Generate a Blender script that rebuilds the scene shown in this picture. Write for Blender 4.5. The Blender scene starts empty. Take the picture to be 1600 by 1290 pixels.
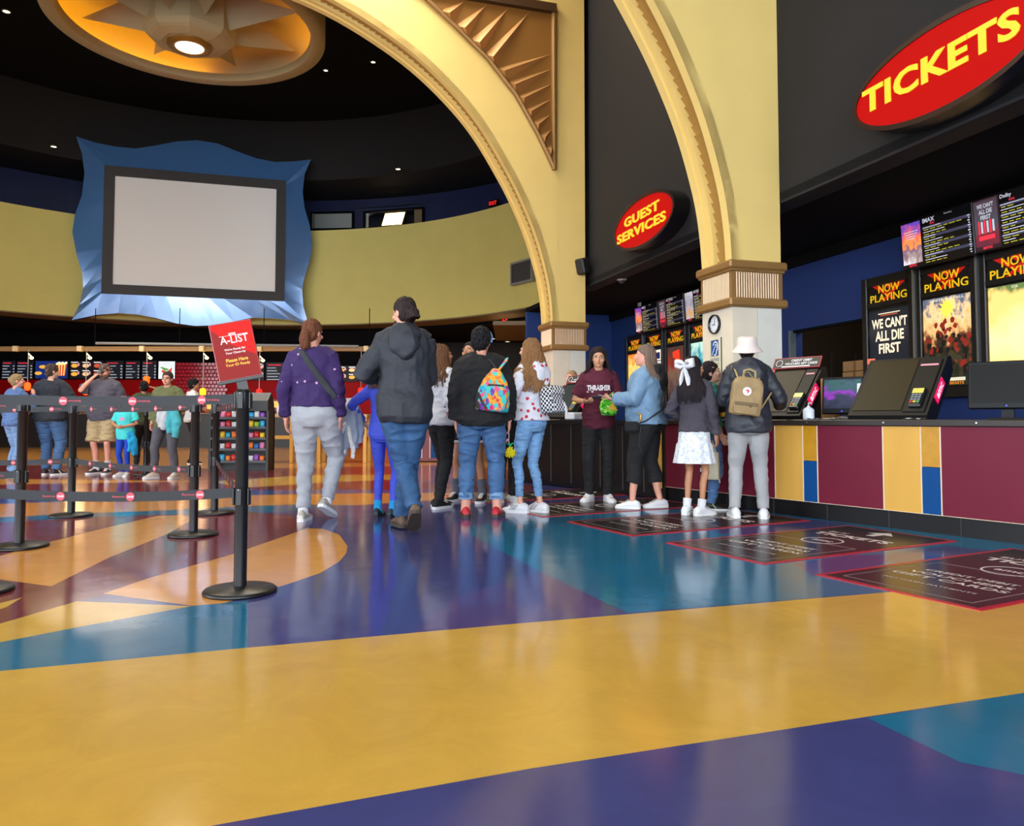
import bpy, bmesh, math, random
from mathutils import Vector, Matrix, noise, geometry
random.seed(7)
PI = math.pi
scene = bpy.context.scene
COL = scene.collection

# ------------------------------------------------------------------ camera, sky, exposure
CAM_H = 0.85
TILT = math.atan(55 / 1200.0)
cam_data = bpy.data.cameras.new('camera')
cam = bpy.data.objects.new('camera', cam_data)
COL.objects.link(cam)
cam.location = (0, 0, CAM_H)
cam.rotation_euler = (PI / 2 + TILT, 0, 0)
cam_data.sensor_fit = 'HORIZONTAL'
cam_data.sensor_width = 36
cam_data.lens = 27.0
cam_data.shift_y = -45 / 1600.0
cam_data.clip_end = 200
scene.camera = cam
scene.view_settings.view_transform = 'Standard'
scene.view_settings.look = 'None'
scene.view_settings.exposure = 0.68
scene.view_settings.gamma = 1.0
scene.view_settings.use_curve_mapping = False
scene.cycles.max_bounces = 7
scene.cycles.diffuse_bounces = 4
scene.cycles.glossy_bounces = 4
scene.cycles.sample_clamp_indirect = 6.0
scene.cycles.caustics_reflective = False
scene.cycles.caustics_refractive = False

world = bpy.data.worlds.new('sky')
scene.world = world
world.use_nodes = True
bgn = world.node_tree.nodes['Background']
bgn.inputs[0].default_value = (0.86, 0.93, 1.0, 1)
bgn.inputs[1].default_value = 5.2


def lamp(name, kind, loc, energy, color=(1, 1, 1), size=1.0, size_y=None, rot=(0, 0, 0), spot=None, blend=0.5, portal=False):
    d = bpy.data.lights.new(name, kind)
    d.energy = energy
    d.color = color
    if kind == 'AREA':
        d.size = size
        if size_y:
            d.shape = 'RECTANGLE'
            d.size_y = size_y
        if portal:
            d.cycles.is_portal = True
    else:
        d.shadow_soft_size = size
    if kind == 'SPOT':
        d.spot_size = spot
        d.spot_blend = blend
    o = bpy.data.objects.new(name, d)
    o.location = loc
    o.rotation_euler = rot
    COL.objects.link(o)
    return o


# daylight comes in through the glazed entrance front behind the camera and through side glazing added on the left as fill:
# portals that fill exactly those openings
lamp('entrance_daylight', 'AREA', (-4.0, -6.95, 3.75), 1, size=24, size_y=7.0, rot=(-PI / 2, 0, 0), portal=True)
lamp('added_side_daylight', 'AREA', (-17.9, 1.0, 3.75), 1, size=14, size_y=7.0, rot=(PI / 2, 0, -PI / 2), portal=True)
# fill lamps without fixtures, added high in the dark dome to brighten the drum
DOME_FILLS = [(-12.2, 12.0, 10.8, 260), (-2.2, 12.2, 10.8, 260), (-7.0, 9.0, 10.8, 260), (-1.5, 5.0, 10.8, 160)]
for fx, fy, fz, fe in DOME_FILLS:
    lamp('dome_fill', 'AREA', (fx, fy, fz), fe, (1.0, 0.93, 0.80), 2.6, 2.6)

# ------------------------------------------------------------------ helpers
def lin(c):
    c = c / 255.0
    return c / 12.92 if c <= 0.04045 else ((c + 0.055) / 1.055) ** 2.4


def rgb(c):
    return (lin(c[0]), lin(c[1]), lin(c[2]), 1)


MATS = {}


def mat(name, col, rough=0.55, metal=0.0, spec=0.5, emit=0.0, var=0.0, scale=6.0, bump=0.0, bscale=30.0, coat=0.0, ecol=None, stretch=None):
    if name in MATS:
        return MATS[name]
    m = bpy.data.materials.new(name)
    MATS[name] = m
    m.use_nodes = True
    nt = m.node_tree
    b = nt.nodes['Principled BSDF']
    b.inputs['Base Color'].default_value = rgb(col)
    b.inputs['Roughness'].default_value = rough
    b.inputs['Metallic'].default_value = metal
    b.inputs['Specular IOR Level'].default_value = spec
    b.inputs['Coat Weight'].default_value = coat
    b.inputs['Coat Roughness'].default_value = 0.1
    if emit:
        b.inputs['Emission Color'].default_value = rgb(ecol or col)
        b.inputs['Emission Strength'].default_value = emit
    if var or bump:
        tc = nt.nodes.new('ShaderNodeTexCoord')
        src = tc.outputs['Object']
        if stretch:
            mp = nt.nodes.new('ShaderNodeMapping')
            mp.inputs['Scale'].default_value = stretch
            nt.links.new(src, mp.inputs[0])
            src = mp.outputs[0]
    if var:
        n = nt.nodes.new('ShaderNodeTexNoise')
        n.inputs['Scale'].default_value = scale
        n.inputs['Detail'].default_value = 5
        nt.links.new(src, n.inputs['Vector'])
        mr = nt.nodes.new('ShaderNodeMapRange')
        mr.inputs[1].default_value = 0.3
        mr.inputs[2].default_value = 0.7
        mr.inputs[3].default_value = 1 - var
        mr.inputs[4].default_value = 1 + var
        nt.links.new(n.outputs[0], mr.inputs[0])
        mx = nt.nodes.new('ShaderNodeVectorMath')
        mx.operation = 'SCALE'
        mx.inputs[0].default_value = rgb(col)[:3]
        nt.links.new(mr.outputs[0], mx.inputs['Scale'])
        nt.links.new(mx.outputs[0], b.inputs['Base Color'])
    if bump:
        n2 = nt.nodes.new('ShaderNodeTexNoise')
        n2.inputs['Scale'].default_value = bscale
        n2.inputs['Detail'].default_value = 3
        nt.links.new(src, n2.inputs['Vector'])
        bp = nt.nodes.new('ShaderNodeBump')
        bp.inputs['Strength'].default_value = bump
        bp.inputs['Distance'].default_value = 0.02
        nt.links.new(n2.outputs[0], bp.inputs['Height'])
        nt.links.new(bp.outputs[0], b.inputs['Normal'])
    return m


def T(x=0, y=0, z=0):
    return Matrix.Translation((x, y, z))


def RZ(a):
    return Matrix.Rotation(a, 4, 'Z')


def RX(a):
    return Matrix.Rotation(a, 4, 'X')


def RY(a):
    return Matrix.Rotation(a, 4, 'Y')


def frame(o, x, y, z):
    """A matrix whose axes are x, y, z at o."""
    x, y, z = Vector(x).normalized(), Vector(y).normalized(), Vector(z).normalized()
    return Matrix(((x.x, y.x, z.x, o[0]), (x.y, y.y, z.y, o[1]), (x.z, y.z, z.z, o[2]), (0, 0, 0, 1)))


_TEXT = {}


def text_geo(body, weight=0.0, shear=0.0, spacing=1.0, line=1.0, align='CENTER'):
    key = (body, weight, shear, spacing, line, align)
    if key not in _TEXT:
        c = bpy.data.curves.new('t', 'FONT')
        c.body = body
        c.size = 1.0
        c.offset = weight
        c.shear = shear
        c.space_character = spacing
        c.space_line = line
        c.align_x = align
        c.resolution_u = 3
        c.fill_mode = 'FRONT'
        o = bpy.data.objects.new('t', c)
        me = bpy.data.meshes.new_from_object(o)
        vs = [v.co.copy() for v in me.vertices]
        fs = [tuple(p.vertices) for p in me.polygons]
        bpy.data.objects.remove(o)
        bpy.data.curves.remove(c)
        bpy.data.meshes.remove(me)
        _TEXT[key] = (vs, fs)
    return _TEXT[key]


class MB:
    """Collects shapes and links them as ONE mesh object."""

    def __init__(self):
        self.v, self.f, self.m, self.s = [], [], [], []

    def add(self, vs, fs, mi=0, M=None, smooth=False):
        k = len(self.v)
        for p in vs:
            p = Vector(p)
            self.v.append(M @ p if M is not None else p)
        for q in fs:
            self.f.append(tuple(i + k for i in q))
            self.m.append(mi)
            self.s.append(smooth)
        return self

    def box(self, c, s, mi=0, M=None, bev=0.0):
        cx, cy, cz = c
        hx, hy, hz = s[0] / 2, s[1] / 2, s[2] / 2
        if bev <= 0:
            vs = [(cx + a * hx, cy + b * hy, cz + d * hz) for a in (-1, 1) for b in (-1, 1) for d in (-1, 1)]
            fs = [(0, 1, 3, 2), (4, 6, 7, 5), (0, 4, 5, 1), (2, 3, 7, 6), (0, 2, 6, 4), (1, 5, 7, 3)]
            return self.add(vs, fs, mi, M)
        b = min(bev, hx * .95, hy * .95, hz * .95)
        vs, idx = [], {}
        for a in (-1, 1):
            for e in (-1, 1):
                for d in (-1, 1):
                    for ax in range(3):
                        p = [a * (hx - b), e * (hy - b), d * (hz - b)]
                        p[ax] = (a * hx, e * hy, d * hz)[ax]
                        idx[(a, e, d, ax)] = len(vs)
                        vs.append((cx + p[0], cy + p[1], cz + p[2]))
        I = lambda a, e, d, ax: idx[(a, e, d, ax)]
        fs = []
        for sg in (-1, 1):
            fs.append([I(sg, -1, -1, 0), I(sg, 1, -1, 0), I(sg, 1, 1, 0), I(sg, -1, 1, 0)][::sg])
            fs.append([I(-1, sg, -1, 1), I(-1, sg, 1, 1), I(1, sg, 1, 1), I(1, sg, -1, 1)][::sg])
            fs.append([I(-1, -1, sg, 2), I(1, -1, sg, 2), I(1, 1, sg, 2), I(-1, 1, sg, 2)][::sg])
        for p in (-1, 1):
            for q in (-1, 1):
                fs.append([I(p, q, -1, 0), I(p, q, 1, 0), I(p, q, 1, 1), I(p, q, -1, 1)][::-p * q])
                fs.append([I(p, -1, q, 0), I(p, 1, q, 0), I(p, 1, q, 2), I(p, -1, q, 2)][::p * q])
                fs.append([I(-1, p, q, 1), I(1, p, q, 1), I(1, p, q, 2), I(-1, p, q, 2)][::-p * q])
                for r in (-1, 1):
                    fs.append([I(p, q, r, 0), I(p, q, r, 1), I(p, q, r, 2)][::p * q * r])
        return self.add(vs, [tuple(x) for x in fs], mi, M)

    def prism(self, poly, z0, z1, mi=0, M=None, side=None, smooth=False):
        n = len(poly)
        vs = [(p[0], p[1], z0) for p in poly] + [(p[0], p[1], z1) for p in poly]
        self.add(vs, [tuple(range(n - 1, -1, -1)), tuple(range(n, 2 * n))], mi, M)
        self.add(vs, [(i, (i + 1) % n, n + (i + 1) % n, n + i) for i in range(n)], mi if side is None else side, M, smooth)
        return self

    def quad(self, a, b, c, d, mi=0, M=None):
        return self.add([a, b, c, d], [(0, 1, 2, 3)], mi, M)

    def rings(self, rs, mi=0, M=None, caps=True, smooth=True, closed=True):
        n = len(rs[0])
        vs = [p for r in rs for p in r]
        fs = []
        for i in range(len(rs) - 1):
            for j in range(n if closed else n - 1):
                k = (j + 1) % n
                fs.append((i * n + j, i * n + k, (i + 1) * n + k, (i + 1) * n + j))
        self.add(vs, fs, mi, M, smooth)
        if caps and closed:
            k = len(rs) - 1
            self.add(vs, [tuple(range(n - 1, -1, -1)), tuple(k * n + j for j in range(n))], mi, M)
        return self

    def tube(self, pts, rad, n=8, mi=0, M=None, caps=True, flat=1.0, up=None):
        pts = [Vector(p) for p in pts]
        if not isinstance(rad, (list, tuple)):
            rad = [rad] * len(pts)
        rs, prev = [], None
        for i, p in enumerate(pts):
            d = (pts[min(i + 1, len(pts) - 1)] - pts[max(i - 1, 0)])
            d = d.normalized() if d.length > 1e-9 else Vector((0, 0, 1))
            if prev is None:
                a = Vector(up) if up else (Vector((0, 0, 1)) if abs(d.z) < .9 else Vector((0, 1, 0)))
                x = a.cross(d)
                if x.length < 1e-6:
                    x = Vector((1, 0, 0)).cross(d)
                x.normalize()
            else:
                x = prev - d * prev.dot(d)
                x = x.normalized() if x.length > 1e-6 else prev
            y = d.cross(x)
            prev = x
            r = rad[i]
            rs.append([p + x * (math.cos(2 * PI * k / n) * r) + y * (math.sin(2 * PI * k / n) * r * flat) for k in range(n)])
        return self.rings(rs, mi, M, caps)

    def lathe(self, prof, n=24, mi=0, M=None, smooth=True, a0=0.0, a1=2 * PI):
        full = abs(a1 - a0 - 2 * PI) < 1e-6
        cnt = n if full else n + 1
        vs, fs = [], []
        for r, z in prof:
            for k in range(cnt):
                a = a0 + (a1 - a0) * k / n
                vs.append((r * math.cos(a), r * math.sin(a), z))
        for i in range(len(prof) - 1):
            for k in range(n):
                j = (k + 1) % cnt
                fs.append((i * cnt + k, i * cnt + j, (i + 1) * cnt + j, (i + 1) * cnt + k))
        return self.add(vs, fs, mi, M, smooth)

    def ell(self, c, r, mi=0, M=None, n=14, m=9, cut=None):
        c = Vector(c)
        vs = [(0, 0, -1)]
        for i in range(1, m):
            t = PI * i / m
            for k in range(n):
                a = 2 * PI * k / n
                vs.append((math.sin(t) * math.cos(a), math.sin(t) * math.sin(a), -math.cos(t)))
        vs.append((0, 0, 1))
        fs = [(0, 1 + (k + 1) % n, 1 + k) for k in range(n)]
        for i in range(m - 2):
            for k in range(n):
                j = (k + 1) % n
                fs.append((1 + i * n + k, 1 + i * n + j, 1 + (i + 1) * n + j, 1 + (i + 1) * n + k))
        e = len(vs) - 1
        fs += [(e, 1 + (m - 2) * n + k, 1 + (m - 2) * n + (k + 1) % n) for k in range(n)]
        out = []
        for p in vs:
            q = Vector((p[0] * r[0], p[1] * r[1], p[2] * r[2]))
            if cut:
                nn, dd = Vector(cut[0]).normalized(), cut[1]
                s = q.dot(nn) - dd
                if s > 0:
                    q -= nn * s
            out.append(q + c)
        return self.add(out, fs, mi, M, True)

    def text(self, body, h, M, mi=0, w=None, depth=0.0, weight=0.02, shear=0.0, spacing=1.0, line=1.0, align='CENTER', maxw=None):
        """Lettering in the plane of M (x right, y up), h = height of the whole block, centred on the origin."""
        vs, fs = text_geo(body, weight, shear, spacing, line, align)
        if not vs:
            return self
        x0, x1 = min(v.x for v in vs), max(v.x for v in vs)
        y0, y1 = min(v.y for v in vs), max(v.y for v in vs)
        sy = h / (y1 - y0)
        sx = w / (x1 - x0) if w else sy
        if maxw and (x1 - x0) * sx > maxw:
            sx = maxw / (x1 - x0)
        ox = (x0 + x1) / 2 if align == 'CENTER' else x0
        P = [((v.x - ox) * sx, (v.y - (y0 + y1) / 2) * sy, depth) for v in vs]
        self.add(P, fs, mi, M)
        if depth > 0:
            edges = {}
            for f in fs:
                for i in range(len(f)):
                    a, b = f[i], f[(i + 1) % len(f)]
                    if (b, a) in edges:
                        del edges[(b, a)]
                    else:
                        edges[(a, b)] = 1
            n = len(P)
            self.add(P + [(p[0], p[1], 0) for p in P], [(b, a, a + n, b + n) for a, b in edges], mi, M)
        return self

    def mesh(self, name, mats):
        me = bpy.data.meshes.new(name)
        me.from_pydata([tuple(p) for p in self.v], [], self.f)
        for m in (mats if isinstance(mats, (list, tuple)) else [mats]):
            me.materials.append(m)
        me.polygons.foreach_set('material_index', self.m)
        me.polygons.foreach_set('use_smooth', self.s)
        me.update()
        return me

    def build(self, name, mats, parent=None, loc=None, rotz=0.0, fix=True):
        me = self.mesh(name, mats)
        if fix:
            bm = bmesh.new()
            bm.from_mesh(me)
            bmesh.ops.recalc_face_normals(bm, faces=bm.faces)
            bm.to_mesh(me)
            bm.free()
        return link(name, me, parent, loc, rotz)


def link(name, me, parent=None, loc=None, rotz=0.0):
    o = bpy.data.objects.new(name, me)
    COL.objects.link(o)
    if loc is not None:
        o.location = loc
    o.rotation_euler = (0, 0, rotz)
    if parent is not None:
        o.parent = parent
    return o


def tag(o, label=None, cat=None, group=None, kind=None):
    if label:
        o['label'] = label
    if cat:
        o['category'] = cat
    if group:
        o['group'] = group
    if kind:
        o['kind'] = kind
    return o


def thing(name, label, cat, loc=(0, 0, 0), rotz=0.0, group=None):
    o = bpy.data.objects.new(name, None)
    o.empty_display_size = 0.1
    COL.objects.link(o)
    o.location = loc
    o.rotation_euler = (0, 0, rotz)
    return tag(o, label, cat, group)


def thing_m(name, label, cat, M, group=None):
    o = thing(name, label, cat, group=group)
    o.matrix_world = M
    return o


def struct(o, kind='structure'):
    o['kind'] = kind
    return o


def dup(root, loc=None, rotz=None, label=None):
    def cp(o, par):
        c = o.copy()
        COL.objects.link(c)
        if par is not None:
            c.parent = par
        for ch in o.children:
            cp(ch, c)
        return c
    r = cp(root, None)
    if loc is not None:
        r.location = loc
    if rotz is not None:
        r.rotation_euler = (0, 0, rotz)
    if label:
        r['label'] = label
    return r


def remesh(mb, voxel, smooth=2, sm_factor=0.5):
    """One continuous skin over everything collected in mb."""
    me = mb.mesh('tmp', [])
    o = bpy.data.objects.new('tmp', me)
    COL.objects.link(o)
    r = o.modifiers.new('r', 'REMESH')
    r.mode = 'VOXEL'
    r.voxel_size = voxel
    if smooth:
        s = o.modifiers.new('s', 'SMOOTH')
        s.iterations = smooth
        s.factor = sm_factor
    dg = bpy.context.evaluated_depsgraph_get()
    out = bpy.data.meshes.new_from_object(o.evaluated_get(dg))
    bpy.data.objects.remove(o)
    bpy.data.meshes.remove(me)
    out.materials.clear()
    n = len(out.polygons)
    out.polygons.foreach_set('use_smooth', [True] * n)
    out.polygons.foreach_set('material_index', [0] * n)
    return out


# pixels of the photograph -> points of the place (camera at the origin, 0.85 m up)
_ct, _st = math.cos(TILT), math.sin(TILT)


def ray(x, y):
    u, v = (x - 800) / 1200.0, (600 - y) / 1200.0
    return Vector((u, _ct - v * _st, _st + v * _ct))


def G(x, y, z=0.0):
    r = ray(x, y)
    p = r * ((z - CAM_H) / r.z)
    return Vector((p.x, p.y, z))


def at(x, y, Y):
    r = ray(x, y)
    return r * (Y / r.y) + Vector((0, 0, CAM_H))


def hit(x, y, o, n):
    r = ray(x, y)
    c = Vector((0, 0, CAM_H))
    n = Vector(n)
    return c + r * ((Vector(o) - c).dot(n) / r.dot(n))


# the axes of the hall: GV runs along the ticket side away from the entrance, EV square to it (into the ticket side)
GV = Vector((-0.287, 0.958, 0)).normalized()
EV = Vector((GV.y, -GV.x, 0))
F0 = Vector((3.166, 9.0, 0))          # on the dark wall over the ticket desk
RP = Vector((2.54, 8.8, 0))           # front left corner of the near pier
LP = Vector((0.765, 14.35, 0))        # front left corner of the far pier
UP = Vector((0, 0, 1))


def fas(s, z, off=0.0):
    """A point on the ticket side: s metres towards the entrance, z up, off metres out into the hall."""
    p = F0 - GV * s - EV * off
    return Vector((p.x, p.y, z))


def fas_frame(s, z, off=0.0):
    """x = reading direction, y = up, z = out into the hall."""
    return frame(fas(s, z, off), -GV, UP, -EV)

# ------------------------------------------------------------------ surfaces of the room
M_YEL = mat('pale_yellow_paint', (232, 202, 122), 0.6, var=0.03, scale=2)
M_DRUM = mat('olive_yellow_paint', (206, 198, 116), 0.6, var=0.03, scale=1.5)
M_BLACK = mat('matt_black_paint', (10, 9, 11), 0.95, spec=.15)
M_CHAR = mat('charcoal_paint', (31, 30, 33), 0.7, spec=.3, var=0.04, scale=2)
M_NAVY = mat('navy_paint', (15, 48, 108), 0.6, var=0.03, scale=2)
M_BRONZE = mat('bronze_paint', (150, 112, 62), 0.42, metal=0.25, var=0.05, scale=8)
M_CREAMBAR = mat('cream_rod', (250, 222, 186), 0.5)
M_STONE = mat('cream_stone_tile', (228, 216, 194), 0.35, var=0.05, scale=4)
M_STONE2 = mat('cream_stone_tile_grey', (222, 220, 208), 0.35, var=0.04, scale=4)
M_STONE3 = mat('cream_stone_tile_warm', (230, 208, 172), 0.35, var=0.05, scale=4)
M_GLASSFR = mat('dark_bronze_mullion', (40, 38, 36), 0.4)


def floor_mat(name, col):
    """Polished linoleum: marbled colour, faint ripple, clear gloss."""
    m = bpy.data.materials.new(name)
    m.use_nodes = True
    nt = m.node_tree
    b = nt.nodes['Principled BSDF']
    tc = nt.nodes.new('ShaderNodeTexCoord')
    n = nt.nodes.new('ShaderNodeTexNoise')
    n.inputs['Scale'].default_value = 3.2
    n.inputs['Detail'].default_value = 9
    n.inputs['Roughness'].default_value = 0.72
    n.inputs['Distortion'].default_value = 1.2
    nt.links.new(tc.outputs['Object'], n.inputs['Vector'])
    r = nt.nodes.new('ShaderNodeValToRGB')
    c = rgb(col)
    r.color_ramp.elements[0].position = 0.3
    r.color_ramp.elements[1].position = 0.72
    r.color_ramp.elements[0].color = (c[0] * .90, c[1] * .89, c[2] * .88, 1)
    r.color_ramp.elements[1].color = (c[0] * 1.09, c[1] * 1.1, c[2] * 1.12, 1)
    nt.links.new(n.outputs[0], r.inputs[0])
    nt.links.new(r.outputs[0], b.inputs['Base Color'])
    b.inputs['Roughness'].default_value = 0.13
    b.inputs['Specular IOR Level'].default_value = 0.5
    n2 = nt.nodes.new('ShaderNodeTexNoise')
    n2.inputs['Scale'].default_value = 2.6
    n2.inputs['Detail'].default_value = 2
    nt.links.new(tc.outputs['Object'], n2.inputs['Vector'])
    bp = nt.nodes.new('ShaderNodeBump')
    bp.inputs['Strength'].default_value = 0.09
    bp.inputs['Distance'].default_value = 0.02
    nt.links.new(n2.outputs[0], bp.inputs['Height'])
    nt.links.new(bp.outputs[0], b.inputs['Normal'])
    return m


FM = [floor_mat('floor_' + n, c) for n, c in [
    ('indigo', (64, 67, 120)), ('teal', (30, 106, 142)), ('yellow', (205, 161, 70)), ('orange_yellow', (216, 150, 72)),
    ('maroon', (118, 50, 56)), ('blue', (40, 84, 150)), ('purple', (80, 66, 118)), ('rust', (158, 84, 58))]]
IND, TEA, YEL, ORA, MAR, BLU, PUR, RUS = range(8)

fl = MB()
fl.add([(-24, -9, -.3), (9, -9, -.3), (9, 33, -.3), (-24, 33, -.3)], [(0, 3, 2, 1)], IND)
_pieces = [([Vector((-24, -9)), Vector((9, -9)), Vector((9, 33)), Vector((-24, 33))], IND)]


def patch(pts, mi):
    """A piece of inlaid floor colour; later pieces cut into earlier ones."""
    P = [G(*p) for p in pts]
    P = [Vector((min(max(p.x, -23.9), 8.9), min(max(p.y, -8.9), 32.9))) for p in P]
    a = sum(P[i].x * P[(i + 1) % len(P)].y - P[(i + 1) % len(P)].x * P[i].y for i in range(len(P)))
    _pieces.append((P if a > 0 else P[::-1], mi))


# far, under the drum and behind the queue: sweeping bands
patch([(-900, 700), (-300, 664), (300, 661), (900, 661), (900, 748), (560, 752), (0, 758), (-700, 790)], ORA)
patch([(-500, 722), (200, 728), (520, 738), (800, 742), (800, 750), (400, 752), (0, 748), (-500, 745)], MAR)
patch([(400, 732), (720, 726), (860, 742), (760, 752), (520, 748)], RUS)
patch([(-600, 770), (0, 757), (300, 752), (600, 751), (830, 757), (830, 766), (500, 764), (200, 768), (-600, 795)], MAR)
patch([(330, 752), (480, 742), (640, 741), (640, 748), (500, 754), (380, 762)], YEL)
patch([(-500, 800), (0, 778), (200, 772), (420, 766), (640, 765), (640, 771), (420, 773), (200, 779), (0, 787), (-500, 812)], BLU)
patch([(-500, 815), (0, 787), (200, 779), (400, 773), (600, 770), (760, 769), (830, 772), (760, 778), (650, 783), (560, 789), (400, 790), (260, 797), (120, 802), (0, 808), (-500, 840)], ORA)
patch([(-500, 842), (0, 808), (120, 802), (260, 797), (400, 790), (460, 788), (560, 789), (470, 798), (400, 801), (250, 804), (150, 807), (0, 816), (-500, 862)], TEA)
patch([(-500, 862), (0, 816), (150, 807), (250, 804), (400, 800), (455, 806), (480, 822), (430, 848), (300, 900), (120, 939), (0, 974), (-500, 1120)], MAR)
patch([(-300, 905), (0, 868), (57, 852), (150, 828), (247, 805.5), (299, 805), (295, 815), (259, 835), (172, 870), (80, 915.5), (0, 905), (-300, 930)], ORA)
patch([(162, 927), (235, 902), (365, 865), (480, 825), (505, 826), (530, 835), (543, 853), (541, 864), (530, 877), (500, 895), (450, 912), (350, 942), (300, 946)], ORA)
patch([(-600, 1160), (0, 974), (120, 939), (300, 946.5), (150, 974), (0, 1003), (-600, 1140)], YEL)
patch([(-40, 955), (0, 942), (35, 933), (10, 948), (-30, 962)], YEL)
patch([(-700, 1180), (0, 1003), (150, 974), (300, 947), (387, 938), (387, 1012), (0, 1048), (-700, 1150)], TEA)
# teal field in front of the ticket desk
patch([(715, 825), (840, 806), (1000, 795), (1190, 797), (1420, 826), (1700, 862), (1700, 905), (1385, 925), (980, 957), (845, 893)], TEA)
patch([(845, 893), (980, 957), (800, 975), (640, 990), (720, 930)], PUR)
patch([(1240, 880), (1330, 866), (1420, 868), (1360, 886), (1270, 900)], PUR)
patch([(1370, 868), (1480, 852), (1600, 866), (1500, 880), (1420, 886)], IND)
patch([(1100, 830), (1270, 812), (1330, 818), (1180, 838)], IND)
# the broad yellow band and what lies this side of it
patch([(-600, 1108), (0, 1048), (387, 1011.5), (800, 974.5), (1385, 925), (1700, 896), (2100, 865), (2500, 960), (1600, 1082), (1350, 1120), (830, 1200), (300, 1295), (-600, 1480)], YEL)
patch([(1355, 1121), (1600, 1082), (2400, 975), (2600, 1250), (1700, 1230), (1500, 1190)], TEA)
cv, cf = [], []
for P, mi in _pieces:
    cf.append(tuple(range(len(cv), len(cv) + len(P))))
    cv += P
ov, oe, of_, _, _, fo = geometry.delaunay_2d_cdt(cv, [], cf, 0, 1e-5)
fl.v += [Vector((v.x, v.y, 0)) for v in ov]
base = len(fl.v) - len(ov)


def inside(p, poly):
    r = False
    for i in range(len(poly)):
        a, b = poly[i], poly[i - 1]
        if (a.y > p.y) != (b.y > p.y) and p.x < (b.x - a.x) * (p.y - a.y) / (b.y - a.y) + a.x:
            r = not r
    return r


for q in of_:
    c = sum((ov[i] for i in q), Vector((0, 0))) / len(q)
    for P, mi in reversed(_pieces):
        if inside(c, P):
            fl.f.append(tuple(i + base for i in q))
            fl.m.append(mi)
            fl.s.append(False)
            break
struct(fl.build('floor', FM, fix=False))

# ------------------------------------------------------------------ shell: ceiling, entrance front, left side, far walls
CEIL = 11.0
mb = MB()
mb.box((-7.5, 12, CEIL + .1), (35, 44, .2))
struct(mb.build('ceiling', M_BLACK))

mb = MB()                                   # glazed entrance front, behind the camera
Y0 = -7.0
mb.box((-4, Y0, 9.15), (30, .2, 3.7))
mb.box((-17.5, Y0, 3.65), (3, .2, 7.3))
mb.box((9.5, Y0, 3.65), (3, .2, 7.3))
mb.box((-4, Y0, .1), (24, .2, .3))
for i in range(13):
    mb.box((-16 + i * 2.0, Y0, 3.65), (.1, .2, 7.3), 1)
for z in (2.4, 4.8):
    mb.box((-4, Y0, z), (24, .14, .09), 1)
struct(mb.build('wall_front', [M_CHAR, M_GLASSFR]))
mb = MB()                                   # left side; the glazing near the entrance is added for fill daylight
X0 = -18.0
mb.box((X0, 0, 9.15), (.2, 14, 3.7))
mb.box((X0, 1, .1), (.2, 14, .3))
mb.box((X0, -6.5, 3.65), (.2, 1, 7.3))
mb.box((X0, 20.5, 5.5), (.2, 25, 11))
for i in range(8):
    mb.box((X0, -6 + i * 2.0, 3.65), (.2, .1, 7.3), 1)
mb.box((X0, 1, 3.6), (.14, 14, .09), 1)
struct(mb.build('wall_left', [M_CHAR, M_GLASSFR]))

# ------------------------------------------------------------------ the round hall: balcony drum, dark upper drum
DC = Vector((-7.5, 15.96, 0))
DR = 9.8
A0, A1 = math.radians(-6), math.radians(196)
MD = T(DC.x, DC.y, 0)
mb = MB()
mb.lathe([(DR, 4.04), (DR, 7.23), (DR + .14, 7.23), (DR + .14, 4.04)], 96, 0, MD, False, A0, A1)
struct(mb.build('wall_balcony', M_DRUM, fix=False))
mb = MB()
mb.lathe([(DR + .14, 4.04), (DR, 4.04), (DR, 4.0), (DR + 1.1, 4.0), (DR + 1.1, 3.9), (DR + 13, 3.9)], 96, 0, MD, False, A0, A1)
for i in range(len(mb.f)):
    mb.m[i] = 0 if i < 96 * 3 else 1
struct(mb.build('ceiling_concourse', [mat('brown_soffit', (120, 104, 76), 0.7), M_BLACK], fix=False))
mb = MB()
mb.lathe([(DR + .14, 6.2), (DR + 2.6, 6.2)], 96, 0, MD, False, A0, A1)
struct(mb.build('floor_gallery', M_BLACK, fix=False))
mb = MB()
mb.lathe([(DR, CEIL), (DR, 8.95), (DR + 2.6, 8.95)], 96, 0, MD, False, A0, A1)
struct(mb.build('wall_upper_drum', mat('dark_brown_black_paint', (14, 11, 12), 0.75), fix=False))


def on_drum(x, y, R):
    r = ray(x, y)
    a = r.x * r.x + r.y * r.y
    b = -2 * (r.x * DC.x + r.y * DC.y)
    c = DC.x ** 2 + DC.y ** 2 - R * R
    t = (-b + math.sqrt(b * b - 4 * a * c)) / (2 * a)
    return r * t + Vector((0, 0, CAM_H))


mb = MB()
GR = DR + 2.4
wa, wb = on_drum(570, 358, GR), on_drum(662, 325, GR)
ga, gb = math.atan2(wb.y - DC.y, wb.x - DC.x), math.atan2(wa.y - DC.y, wa.x - DC.x)
mb.lathe([(GR, 6.2), (GR, 9.2)], 40, 0, MD, False, A0, ga)
mb.lathe([(GR, 6.2), (GR, 9.2)], 56, 0, MD, False, gb, A1)
mb.lathe([(GR, 6.2), (GR, wa.z)], 4, 0, MD, False, ga, gb)
mb.lathe([(GR, wb.z), (GR, 9.2)], 4, 0, MD, False, ga, gb)
struct(mb.build('wall_gallery', mat('deep_navy_paint', (13, 26, 70), 0.55), fix=False))


def drum_frame(p):
    """x = to the right along the drum, y = up, z = towards its middle."""
    n = Vector((DC.x - p.x, DC.y - p.y, 0)).normalized()
    return frame(p, UP.cross(n), UP, n)


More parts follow.
